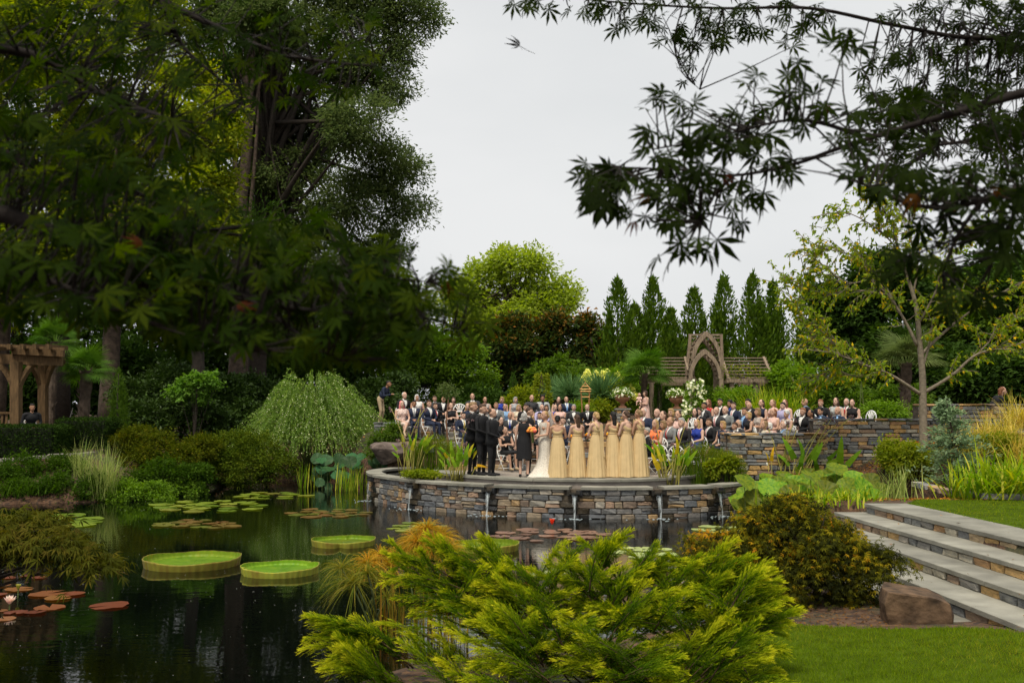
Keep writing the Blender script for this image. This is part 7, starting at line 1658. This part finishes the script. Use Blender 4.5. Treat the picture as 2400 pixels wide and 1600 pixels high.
# ---------------------------------------------------------------- wedding party
def pleated(name, profile, mat, parent, pleats=26, amp=.010, n=104, seed=0, loc=(0, 0, 0), dip=0.0):
    """Skirt or gown: elliptical rings with folds that deepen towards the hem."""
    b = MB(); a = np.linspace(0, 2 * math.pi, n, endpoint=False); V = []; r2 = np.random.default_rng(seed); ph = r2.uniform(0, 6.28, 4); zt, zb = profile[0][2], profile[-1][2]
    for rx, ry, z in profile:
        t = (zt - z) / (zt - zb + 1e-6); f = 1 + (amp * (np.sin(a * pleats + ph[0] + .6 * np.sin(a * 3 + ph[1])) + .6 * np.sin(a * pleats * .53 + ph[2]))) * (0.25 + 3.4 * t ** 1.2)
        V.append(np.column_stack([rx * np.cos(a) * f, ry * np.sin(a) * f, np.full(n, z) + .004 * np.sin(a * 5 + ph[3]) * t - dip * np.clip(np.sin(a), -.4, 1) * np.clip((z - 1.10) / .24, 0, 1)]))
    i = np.arange(n); j = (i + 1) % n; b.add(np.vstack(V), np.concatenate([np.stack([i + q * n, j + q * n, j + (q + 1) * n, i + (q + 1) * n], 1)[:, ::-1] for q in range(len(profile) - 1)])); o = b.build(name, mat, parent, smooth=True); o.location = loc; return o
GOWN = [(.155, .128, 1.36), (.158, .145, 1.29), (.150, .132, 1.24), (.128, .112, 1.16), (.124, .108, 1.10), (.135, .118, 1.06), (.165, .142, .96), (.182, .16, .86), (.20, .18, .66), (.225, .205, .42), (.25, .23, .18), (.262, .242, .012)]
M_CHAMP = plain('champagne_chiffon', (.62, .455, .235), .75, .08, 5, .1, 20)
def bouquet(label, p, size, cols):
    T = empty('bouquet', p, 0, label, 'bouquet', 'orange bouquets'); b = MB()
    for k_ in range(26):
        d = rand_dirs(1)[0]; d[2] = abs(d[2]) * .9 - .1; c = d * size * .72 * np.array([1, 1, .8]); r = size * random.uniform(.26, .36); ellipsoid(b, c, (r, r, r * .85), 9, 6, rnd=random.random(), noise=.05)
    b.build('blooms', leafm('rose_' + label[:6] + str(int(p[0] * 100)), cols, .15, .6), T, smooth=True); b = MB(); tube(b, [(0, 0, -size * .3), (0, .01, -size * 1.9)], [size * .22, size * .16], 8); b.build('stems', M_STEM, T)
ROSE = [(.80, .12, .08), (.85, .22, .05), (.85, .30, .22), (.80, .36, .08), (.75, .10, .14)]
PZ = .862
def stand_at(px, ypy, D, H, z=PZ):
    x = W(px, 962, D)[0]; return (x, D, z), (W(px, ypy, D)[2] - z) / H
for k_, (px, py, D, hr, sk, rz, lab, flo) in enumerate(((1307, 972, 24.65, ('updo', 'black'), 1, 170, 'bridesmaid in champagne gown with dark low bun, standing next to the bride', 0), (1352, 970, 24.75, ('half', 'brown'), 2, 205, 'bridesmaid in champagne gown with dark half-up waves, beside the dark-bun bridesmaid', 1),
                                                   (1397, 964, 24.7, ('updo', 'blonde'), 2, 215, 'bridesmaid in champagne gown with blonde bun and long shoulder drape', 1), (1437, 963, 24.85, ('half', 'black'), 1, 200, 'bridesmaid in champagne gown with dark side-swept hair', 1), (1467, 961, 24.8, ('updo', 'brown'), 2, 225, 'bridesmaid in champagne gown with brown pinned-up hair', 1), (1497, 958, 24.9, ('updo', 'dirty'), 1, 228, 'tallest bridesmaid in champagne halter gown at the end of the line', 1))):
    loc, sc = stand_at(px, py, D, 1.665); rzr = rad(rz) ; sc = float(np.clip(sc, .9, 1.1)); T = person(lab, loc, rzr, 'f', sk, None, 'champagne', hr, sc=sc, group='bridesmaids in champagne gowns', sho='champagne')
    pleated('gown', GOWN, M_CHAMP, T, [15, 18, 13, 17, 14, 16][k_], .011, seed=k_, dip=.14)
    b = MB(); a = np.linspace(0, 6.283, 25); tube(b, np.column_stack([.131 * np.cos(a), .115 * np.sin(a), np.full(25, 1.10)]), .009, 5); b.build('sash', M_CHAMP, T, smooth=True)
    if k_ in (2, 3, 5): b = MB(); tube(b, [(.06 if k_ != 3 else -.06, -.11, 1.30), (.075 if k_ != 3 else -.075, -.03, 1.405), (.07 if k_ != 3 else -.07, .09, 1.33), (.05 if k_ != 3 else -.05, .125, 1.22)], [.028, .024, .026, .03], 6); b.build('strap', M_CHAMP, T, smooth=True)
    if k_ == 2:
        b = MB(); V = [(x * w_, .13 + .05 * t_, 1.34 - t_ * .82) for t_, w_ in ((0, .05), (.3, .06), (.7, .075), (1, .085)) for x in (-1, -.3, .3, 1)]; V = [(p[0] - .05, p[1] + .012 * math.sin(i * 2.1), p[2]) for i, p in enumerate(V)]; b.add(np.array(V), np.array([[r * 4 + c, r * 4 + c + 1, r * 4 + c + 5, r * 4 + c + 4] for r in range(3) for c in range(3)])); b.build('shoulder_drape', M_CHAMP, T, smooth=True)
    q = Matrix.Rotation(rzr, 3, 'Z') @ Vector((0, -.34, 1.06)) * sc; bouquet('orange bouquet held by the ' + ['dark-bun', 'half-up', 'blonde-bun', 'side-swept', 'pinned-up', 'tallest'][k_] + ' bridesmaid', (loc[0] + q.x, loc[1] + q.y, loc[2] + q.z), .085, [(.80, .22, .04), (.85, .34, .05), (.78, .14, .06)])
# bride
loc, sc = stand_at(1277, 962, 24.95, 1.665); T = person('bride in white strapless lace gown holding a coral bouquet', loc, rad(-62), 'f', 0, None, 'white', ('updo', 'blonde'), sc=float(sc), sho='white')
BG = [(.155, .128, 1.345), (.160, .148, 1.28), (.148, .128, 1.22), (.126, .108, 1.12), (.135, .118, 1.05), (.168, .145, .95), (.180, .155, .86), (.178, .156, .70), (.185, .17, .50), (.24, .23, .28), (.34, .38, .10), (.42, .50, .012)]
pleated('gown', BG, plain('bridal_lace', (.66, .61, .53), .7, .22, 40, .4, 60), T, 14, .006, seed=9, dip=.05)
b = MB(); V = [(x * w_, .10 + yb, z) for z, w_, yb in ((1.66, .04, .03), (1.3, .10, .10), (.8, .16, .2), (.2, .24, .42), (.02, .28, .55)) for x in (-1, 0, 1)]; b.add(np.array(V), np.array([[r * 3 + c, r * 3 + c + 1, r * 3 + c + 4, r * 3 + c + 3] for r in range(4) for c in range(2)])); b.build('veil', plain('veil', (.72, .70, .67), .7, .05), T, smooth=True)
q = Matrix.Rotation(rad(-62), 3, 'Z') @ Vector((0, -.36, 1.16)) * sc; bouquet('large coral and orange bridal bouquet', (loc[0] + q.x, loc[1] + q.y - .1, loc[2] + q.z), .155, ROSE)
# officiant
loc, sc = stand_at(1228, 967, 24.8, 1.665); T = person('officiant with short silver-blonde hair in black sleeveless top and skirt, seen from behind', loc, rad(176), 'fs', 2, 'black', 'black', ('bob', 'grey'), sc=float(sc))
pleated('skirt', [(.15, .13, 1.06), (.17, .15, .98), (.185, .16, .86), (.19, .165, .66), (.205, .18, .47)], cloth('black'), T, 22, .006, seed=4)
pleated('blouse', [(.13, .10, 1.40), (.165, .135, 1.34), (.160, .146, 1.26), (.148, .128, 1.16), (.158, .138, 1.05), (.178, .155, .93)], cloth('black'), T, 9, .006, seed=5)
# groom and groomsmen
for px, py, D, hr, rz, lab in ((1108, 941, 25.9, ('short', 'dirty'), 62, 'groomsman in black tuxedo with a boutonniere, farthest from the bride'), (1130, 946, 25.6, ('short', 'brown'), 60, 'bearded groomsman in black tuxedo standing between the other two'), (1153, 957, 25.35, ('crop', 'brown'), 66, 'groomsman in black tuxedo with cropped hair, next to the officiant'), (1211, 1012, 0, None, 0, '')):
    if not D: continue
    loc, sc = stand_at(px, py, D, 1.785); person(lab, loc, rad(rz), 'm', 0, 'black', 'black', hr, 'white', None, True, float(np.clip(sc, .9, 1.12)), 'groomsmen in black tuxedos'); LASTP[-1].scale.x *= 1.12; LASTP[-1].scale.y *= 1.12; jacket(LASTP[-1])
# the groom, almost wholly hidden behind the officiant
loc, sc = stand_at(1240, 968, 25.7, 1.785); person('groom in black tuxedo mostly hidden behind the officiant', loc, rad(80), 'm', 0, 'black', 'black', ('short', 'brown'), 'white', None, True, .97); jacket(LASTP[-1])

# ---------------------------------------------------------------- people round the edge
x = W(1513, 915, 41)[0]; zt = W(1513, 915, 41)[2]; T = person('dark-haired woman in blush dress carrying a baby beside the terracotta urn', (x, 41, zt - 1.665 * .97), rad(-70), 'fb', 2, 'blush', 'blush', ('bob', 'brown'), sc=.97, sho='tan'); pleated('gown', [(.158, .145, 1.30), (.14, .12, 1.12), (.17, .15, .95), (.2, .18, .6), (.22, .2, .42)], cloth('blush'), T, 18, .006, seed=6); zf = zt - 1.665 * .97
def baby():
    f = [E((0, 0, .16), (.085, .075, .12), TOP), E((0, -.005, .34), (.062, .068, .075), SK), Cp((0, 0, .26), (0, 0, .30), .035, .035, SK)]
    for s in (-1, 1): f += [Cp((s * .08, 0, .23), (s * .10, -.08, .17), .028, .022, TOP), Cp((s * .10, -.08, .17), (s * .06, -.13, .18), .021, .016, SK), E((s * .055, -.145, .18), (.016, .02, .016), SK), Cp((s * .05, -.02, .08), (s * .08, -.14, .05), .042, .035, TOP), Cp((s * .08, -.14, .05), (s * .08, -.15, -.06), .032, .026, SK), Cp((s * .08, -.15, -.07), (s * .08, -.20, -.08), .02, .018, SK)]
    return f
BODY['baby'] = (fuse('body', baby(), .010), None, None); [BODY['baby'][0].materials.append(M_CHAIR) for _ in range(4)]
T = empty('person', (x - .26, 41 - .05, zf + 1.10), rad(-20), 'baby in a pale pink outfit held on the woman\'s arm', 'person'); shared('body', BODY['baby'][0], T, mats=[skin(2), cloth('blush'), cloth('blush'), cloth('blush')]); shared('hair', HAIR['crop'], T, (0, 0, .335), sc=.66, mats=[hairm('dirty')])
def bent():
    """Leaning forward from the hips, arms towards the face or a camera."""
    f = [E((0, .02, .95), (.17, .13, .15), BOT), E((0, -.06, 1.12), (.15, .11, .18), TOP), E((0, -.17, 1.28), (.18, .13, .16), TOP), Cp((-.15, -.21, 1.37), (.15, -.21, 1.37), .07, .07, TOP), Cp((0, -.24, 1.40), (0, -.30, 1.48), .055, .05, SK)] + head(0, -.34, 1.55)
    for s in (-1, 1): f += [Cp((s * .09, .02, .92), (s * .1, -.06, .5), .088, .062, BOT), Cp((s * .1, -.06, .5), (s * .1, .02, .1), .058, .042, BOT), Cp((s * .1, .05, .045), (s * .105, -.13, .032), .042, .034, SHO)] + arm((s * .2, -.21, 1.35), (s * .24, -.25, 1.08), (s * .05, -.46, 1.14), (-s * .4, -.6, .1), (0, 0, -1), s, TOP, TOP)
    return f
body('b', bent(), .0135, 1.55, -.34)
z0 = W(893, 893, 39)[2] - 1.66; x = W(893, 893, 39)[0]; person('man in navy shirt and khaki trousers bending beside the weeping bush', (x, 39, z0), rad(70), 'b', 3, 'navy', 'tan', ('short', 'black'))
z0 = W(2368, 905, 28.0)[2] - 1.69; x = W(2322, 907, 28.0)[0]; T = person('photographer in black leaning behind the tallest terrace wall', (x, 28.0, z0), rad(92), 'b', 0, 'black', 'black', ('half', 'auburn'))
x = W(74, 945, 30.9)[0]; zt = W(74, 945, 30.9)[2]; person('man in black seated in the shade under the pergola', (x, 30.9, zt - 1.335), rad(40), 'sm2', 3, 'black', 'black', ('short', 'black'), None); chair(x, 30.9, zt - 1.335, rad(40), 'white folding chair under the pergola behind the hedge', 'empty white folding chairs')

# slim sapling among the front guests
sb = (W(1047, 1065, 28.6)[0], 28.6, 1.0); T = empty('young_sapling', sb, 0, 'slim reddish-trunked sapling in front of the woman in black', 'tree'); b = MB(); tube(b, [(0, 0, -.05), (.03, 0, .6), (-.02, 0, 1.2), (.05, 0, W(1052, 925, 28.6)[2] - 1.0)], [.035, .03, .024, .01], 8); b.build('trunk', plain('sapling_bark', (.19, .10, .06), .8, .3, 12, .3, 30), T, smooth=True)
crown([(W(1050, 915, 28.6), np.array([.3, .3, .22]))], 14, 26, .16, .10, .4, M_OAK, 'crown', T, sb)
# ================================================================== NEAR MAPLE BOUGHS
M_MAPL = leafm('maple_leaf', [(.007, .017, .001), (.012, .028, .002), (.022, .044, .003), (.042, .066, .004)], .5, .7, .04, by='obj', gain=1.0)
M_MAPLS = leafm('maple_leaf_mass', [(.007, .017, .001), (.014, .032, .002), (.027, .050, .003), (.05, .076, .004)], .5, .7, .04, gain=1.0)
M_MAPR = leafm('maple_leaf_dark', [(.007, .014, .003), (.011, .021, .004), (.016, .030, .004)], .35, .7, .04, by='obj', gain=1.0)
M_MAPRS = leafm('maple_leaf_dark_mass', [(.007, .014, .003), (.012, .022, .004), (.02, .034, .005)], .35, .7, .04, gain=1.0)
M_DEAD = leafm('maple_leaf_dead', [(.04, .012, .005), (.07, .016, .006), (.04, .02, .008), (.10, .04, .01)], .4, .6, .05, by='obj', gain=1.0)
M_TWIG = plain('maple_bark', (.014, .010, .008), .9, .3, 20, .3, 40)
def leafmesh(n=7, w=.17, droop=.18, curl=0., sp=118):
    v, f = palm_leaf(n, w, droop, sp, curl); b = MB(); b.add(v, split_faces(f)); return b.mesh('leaf')
ML = [leafmesh(7, random.uniform(.225, .275), random.uniform(.05, .4), random.uniform(-.12, .12), random.uniform(100, 125)) for _ in range(7)] + [leafmesh(5, .24, .3, 0, 90) for _ in range(2)]
MDEAD = [leafmesh(5, .22, .8, -.2, 60) for _ in range(2)]
for m in ML: m.materials.append(M_MAPL)
for m in MDEAD: m.materials.append(M_DEAD)
def maple(label, base, trunk, boughs, clusters, mats, mass_n, keepn, above, thin=1.0, shrink=1.0):
    """boughs: lists of (px, py, D, radius); clusters: (px, py, rx, ry, D, n, leaf metres)."""
    T = empty('japanese_maple', base, 0, label, 'tree'); base = np.array(base, float); wd = MB(); pts = []
    tube(wd, np.array(trunk) - base, np.linspace(.14, .07, len(trunk)), 10)
    for bo in boughs:
        P = np.array([W(*q[:3]) for q in bo]) - base; Q, Ln = smooth_path(P, len(bo) * 7); tube(wd, Q, np.interp(np.linspace(0, 1, len(Q)), np.linspace(0, 1, len(bo)), [q[3] for q in bo]), 6); pts.append(Q)
    pts = np.concatenate(pts); L = []
    for (px, py, rx, ry, D, n, sz) in clusters:
        for _ in range(max(1, round(n * thin))):
            a = random.uniform(0, 6.28); q = math.sqrt(random.random()); L.append((px + rx * q * math.cos(a), py + ry * q * math.sin(a), D * random.uniform(.9, 1.12), sz * shrink * random.uniform(.68, 1.12)))
    items = []
    for (px, py, D, s) in L:
        p = W(px, py, D) - base; k_ = int(np.argmin(((pts - p) ** 2).sum(1))); a = pts[k_]; items.append((p, a, s, px, py, D))
    shown = sorted(range(len(items)), key=lambda i: -(items[i][2] / items[i][5]) * (1 if (-60 < items[i][3] < 2460 and -60 < items[i][4]) else .01)); shown = set(shown[:keepn]); mass = [MB()]; mp_, md, mn, ms, mt = [], [], [], [], []
    for i, (p, a, s, px, py, D) in enumerate(items):
        v = p - a; dist = np.linalg.norm(v)
        if dist > .012 and (i % 3 == 0 or dist < .16): tube(wd, [a, (a + p) / 2 + rng.normal(0, .02, 3) * dist, p], [.0022, .0016, .0009], 4, cap=False)
        d = unit(np.array([v[0], v[1] * .5, v[2] * .6]) / (dist + 1e-6) + np.array([rng.normal(0, .6), rng.normal(0, .5), -.45 + rng.normal(0, .35)])); nr = unit(np.array([rng.normal(0, .45), -.80 + rng.normal(0, .55), .60]))
        if i in shown:
            R3 = frames(d[None], nr[None])[0]; e = Matrix([list(r) for r in R3]).to_euler(); dead = rng.random() < .03
            shared('leaf', random.choice(MDEAD if dead else ML), T, p, e, float(s) * (.6 if dead else 1), None if dead else [mats[0]])
        else: mp_.append(p); md.append(d); mn.append(nr); ms.append(s)
    for (c, r, n, s) in above:           # unseen rest of the crown around the viewer, added to shade the boughs
        q = np.array(c) + rng.normal(size=(n, 3)) * np.array(r) * .55 - base; mp_ += list(q); md += list(unit(rng.normal(0, .6, (n, 3)) - np.array([0, 0, .4]))); mn += list(unit(rng.normal(0, .4, (n, 3)) + np.array([0, 0, 1]))); ms += list(np.full(n, s))
    v, f = palm_leaf(7, .22, .2, 115, 0, False, 4); b = MB(); n = len(mp_); scatter(b, v, split_faces(f), np.array(mp_), frames(np.array(md), np.array(mn)), np.array(ms), rng.uniform(0, 1, n)); b.build('foliage', mats[1], T, kind='stuff')
    wd.build('trunk', M_TWIG, T, smooth=True)
    return T
# bough from the right
RB = [[(2560, 190, 1.9, .014), (2400, 218, 1.95, .010), (2250, 262, 1.95, .008), (2100, 305, 1.95, .006), (1960, 350, 1.95, .005), (1860, 385, 1.9, .004), (1720, 411, 1.9, .003), (1590, 398, 1.9, .002), (1450, 392, 1.85, .0015)],
      [(2020, 320, 1.95, .005), (1930, 290, 1.9, .004), (1850, 282, 1.9, .003), (1760, 300, 1.9, .0025), (1640, 330, 1.85, .002), (1530, 350, 1.85, .0015)], [(1720, 411, 1.9, .003), (1680, 450, 1.85, .002), (1640, 520, 1.8, .0015)],
      [(2560, 60, 2.9, .014), (2300, 90, 2.9, .008), (2100, 60, 2.9, .006), (1900, 20, 2.9, .005), (1700, 20, 2.9, .004), (1500, 10, 2.9, .003), (1300, -8, 2.9, .002)], [(1600, 15, 2.9, .003), (1580, 100, 2.9, .002), (1600, 170, 2.85, .0015), (1640, 210, 2.8, .001)],
      [(2560, 420, 1.7, .012), (2400, 440, 1.7, .008), (2260, 480, 1.7, .005), (2140, 480, 1.7, .004), (2020, 430, 1.7, .002)], [(2300, 470, 1.7, .005), (2240, 560, 1.7, .003), (2210, 640, 1.7, .002)], [(2240, 560, 1.7, .003), (2130, 600, 1.7, .0015)], [(2400, 440, 1.7, .006), (2360, 540, 1.7, .003), (2330, 600, 1.7, .002)], [(2560, 300, 2.6, .01), (2350, 320, 2.6, .006), (2200, 340, 2.6, .004)]]
RC = [(1420, 400, 75, 36, 1.85, 12, .062), (1450, 450, 100, 50, 1.85, 14, .064), (1400, 440, 60, 40, 1.85, 8, .06), (1560, 440, 70, 55, 1.85, 12, .064), (1490, 520, 70, 40, 1.82, 6, .056), (1620, 500, 60, 60, 1.8, 9, .066), (1640, 585, 55, 40, 1.8, 5, .07), (1570, 590, 35, 25, 1.8, 2, .07), (1740, 470, 60, 50, 1.85, 9, .062), (1640, 420, 80, 40, 1.85, 12, .06),
      (1560, 330, 70, 50, 1.85, 12, .062), (1650, 330, 70, 45, 1.85, 12, .062), (1530, 240, 40, 25, 1.9, 4, .055), (1600, 230, 60, 40, 1.9, 7, .05), (1720, 300, 70, 40, 1.9, 12, .062), (1790, 350, 60, 50, 1.9, 12, .062), (1790, 230, 60, 60, 1.9, 9, .062), (1870, 190, 70, 50, 1.9, 9, .06), (1900, 260, 60, 50, 1.9, 10, .06), (1950, 110, 40, 35, 1.9, 4, .066), (2000, 90, 40, 30, 1.9, 4, .066), (1850, 400, 40, 50, 1.9, 5, .06),
      (1340, 12, 120, 26, 2.9, 10, .068), (1460, 30, 90, 40, 2.9, 18, .066), (1600, 50, 100, 62, 2.9, 42, .06), (1700, 60, 60, 55, 2.9, 18, .06), (1600, 170, 40, 60, 2.85, 9, .045), (1830, 40, 130, 45, 2.9, 36, .06), (1850, 80, 40, 30, 2.9, 7, .058), (1220, 14, 30, 22, 2.7, 3, .062), (1260, 10, 20, 20, 2.7, 2, .062),
      (2230, 60, 180, 70, 3.1, 95, .06), (2150, 180, 150, 80, 3.0, 90, .06), (2330, 180, 120, 100, 3.0, 85, .06), (2250, 290, 180, 70, 2.8, 90, .06), (2100, 260, 100, 60, 2.6, 45, .06), (2350, 350, 80, 80, 2.7, 45, .06), (2120, 370, 110, 45, 2.6, 34, .058), (2380, 60, 60, 70, 2.6, 35, .066),
      (2050, 410, 70, 50, 1.75, 8, .066), (2150, 450, 80, 60, 1.72, 14, .066), (2260, 440, 90, 60, 1.7, 20, .066), (2370, 460, 60, 80, 1.7, 20, .066), (2240, 530, 90, 50, 1.7, 15, .064), (2340, 560, 60, 50, 1.7, 11, .064), (2140, 590, 50, 40, 1.7, 6, .066), (2220, 650, 60, 50, 1.7, 7, .066), (2200, 710, 45, 25, 1.7, 3, .064), (2080, 640, 30, 25, 1.7, 2, .05), (2280, 690, 30, 35, 1.7, 3, .066), (2030, 300, 80, 70, 1.9, 16, .06), (2150, 280, 90, 80, 1.9, 16, .062), (2300, 240, 90, 70, 1.9, 16, .066)]
maple('dark japanese maple bough with pointed leaves hanging against the pale sky', (3.2, 1.2, .2), [(3.2, 1.2, .2), (3.1, 1.3, 1.4), (2.8, 1.6, 2.6), (2.2, 1.8, 3.1), (1.1, 1.95, 3.13)], RB, RC, (M_MAPR, M_MAPRS), 0, 300, [((1.6, 2.2, 4.6), (1.6, 1.4, .5), 900, .07), ((2.8, 2.0, 3.9), (1.0, 1.6, .8), 500, .07)], 1.3, .78)
# boughs from the left, denser and closer
LBo = [[(-150, 470, 1.6, .022), (0, 500, 1.6, .017), (130, 545, 1.6, .014), (280, 590, 1.6, .011), (420, 640, 1.6, .009), (560, 690, 1.6, .007), (700, 725, 1.6, .006), (850, 735, 1.6, .004), (980, 742, 1.6, .003), (1080, 770, 1.6, .0015)],
       [(560, 690, 1.6, .006), (650, 745, 1.58, .004), (720, 800, 1.55, .003), (800, 845, 1.55, .002)], [(760, 735, 1.6, .004), (860, 670, 1.6, .003), (930, 655, 1.6, .002), (1000, 660, 1.6, .0012)], [(320, 600, 1.6, .008), (370, 740, 1.55, .005), (470, 790, 1.5, .003), (570, 815, 1.5, .002)],
       [(-150, 300, 1.9, .016), (60, 380, 1.9, .011), (200, 430, 1.9, .007), (340, 460, 1.9, .005), (480, 540, 1.9, .003)], [(200, -120, 2.1, .014), (380, 0, 2.1, .010), (500, 60, 2.1, .007), (640, 120, 2.1, .005), (760, 145, 2.1, .004), (880, 155, 2.1, .002)], [(760, 145, 2.1, .003), (830, 100, 2.1, .002), (880, 80, 2.1, .001)], [(380, 0, 2.1, .008), (430, 110, 2.1, .005), (520, 190, 2.1, .003), (570, 240, 2.1, .0015)],
       [(-150, 100, 1.8, .014), (80, 130, 1.8, .009), (240, 220, 1.8, .006), (400, 280, 1.8, .003)], [(-150, 640, 1.4, .012), (40, 640, 1.4, .007), (200, 690, 1.4, .004), (320, 740, 1.4, .002)]]
LC = [(120, 90, 170, 110, 1.9, 60, .07), (330, 60, 150, 90, 2.0, 46, .068), (520, 70, 120, 90, 2.1, 24, .066), (660, 90, 100, 70, 2.1, 14, .066), (790, 60, 90, 60, 2.1, 9, .066), (860, 100, 50, 60, 2.1, 6, .07), (780, 170, 110, 45, 2.1, 13, .068), (620, 190, 90, 60, 2.1, 11, .066), (540, 260, 60, 50, 2.1, 6, .066), (120, 260, 170, 110, 1.8, 56, .072), (330, 220, 130, 100, 1.9, 34, .07), (450, 330, 80, 70, 1.9, 12, .068), (330, 360, 110, 80, 1.8, 26, .07), (120, 420, 170, 110, 1.7, 58, .072), (320, 500, 140, 90, 1.65, 55, .076), (470, 510, 80, 70, 1.8, 24, .072), (120, 600, 170, 90, 1.5, 66, .074), (300, 650, 130, 80, 1.5, 46, .072), (450, 640, 100, 80, 1.6, 34, .072), (620, 600, 110, 90, 1.7, 34, .072), (560, 720, 110, 70, 1.55, 30, .070), (720, 560, 90, 70, 1.75, 16, .07), (700, 670, 110, 70, 1.6, 28, .070), (820, 640, 90, 60, 1.6, 22, .068), (900, 600, 60, 50, 1.6, 9, .066), (920, 690, 90, 50, 1.6, 20, .066), (1010, 650, 60, 35, 1.6, 7, .06), (1050, 720, 70, 40, 1.6, 11, .06), (1090, 770, 50, 35, 1.58, 6, .056), (820, 760, 110, 55, 1.58, 26, .066), (940, 770, 70, 45, 1.58, 14, .064), (760, 810, 80, 40, 1.55, 15, .062), (870, 830, 50, 30, 1.55, 7, .062), (640, 800, 80, 40, 1.52, 13, .064), (500, 790, 90, 45, 1.5, 16, .066), (400, 740, 80, 50, 1.5, 18, .066), (180, 720, 120, 40, 1.45, 14, .06), (50, 700, 80, 40, 1.45, 10, .06)]
maple('dense shadowy japanese maple bough reaching across the pond view', (-3.0, .6, .2), [(-3.0, .6, .2), (-2.9, .8, 1.5), (-2.4, 1.1, 2.5), (-1.6, 1.4, 2.8), (-.93, 1.6, 2.84)], LBo, LC, (M_MAPL, M_MAPLS), 0, 300, [((-1.8, 1.6, 4.5), (1.5, 1.5, .5), 800, .075), ((-2.6, 1.7, 3.6), (.8, 1.4, .9), 300, .075)], 1.5, .64)
# a single curled leaf drifting down in front of the sky
p = W(1218, 108, 2.6); T = empty('falling_leaf', p, 0, 'single curled dry leaf drifting against the pale sky', 'leaf'); shared('blade', MDEAD[0], T, (0, 0, 0), (1.3, .6, 2.2), .034, [M_TWIG]); b = MB(); tube(b, [(0, 0, 0), (.02, 0, -.012), (.042, 0, -.022)], [.0008, .0007, .0005], 4); b.build('stalk', M_BARKD, T)
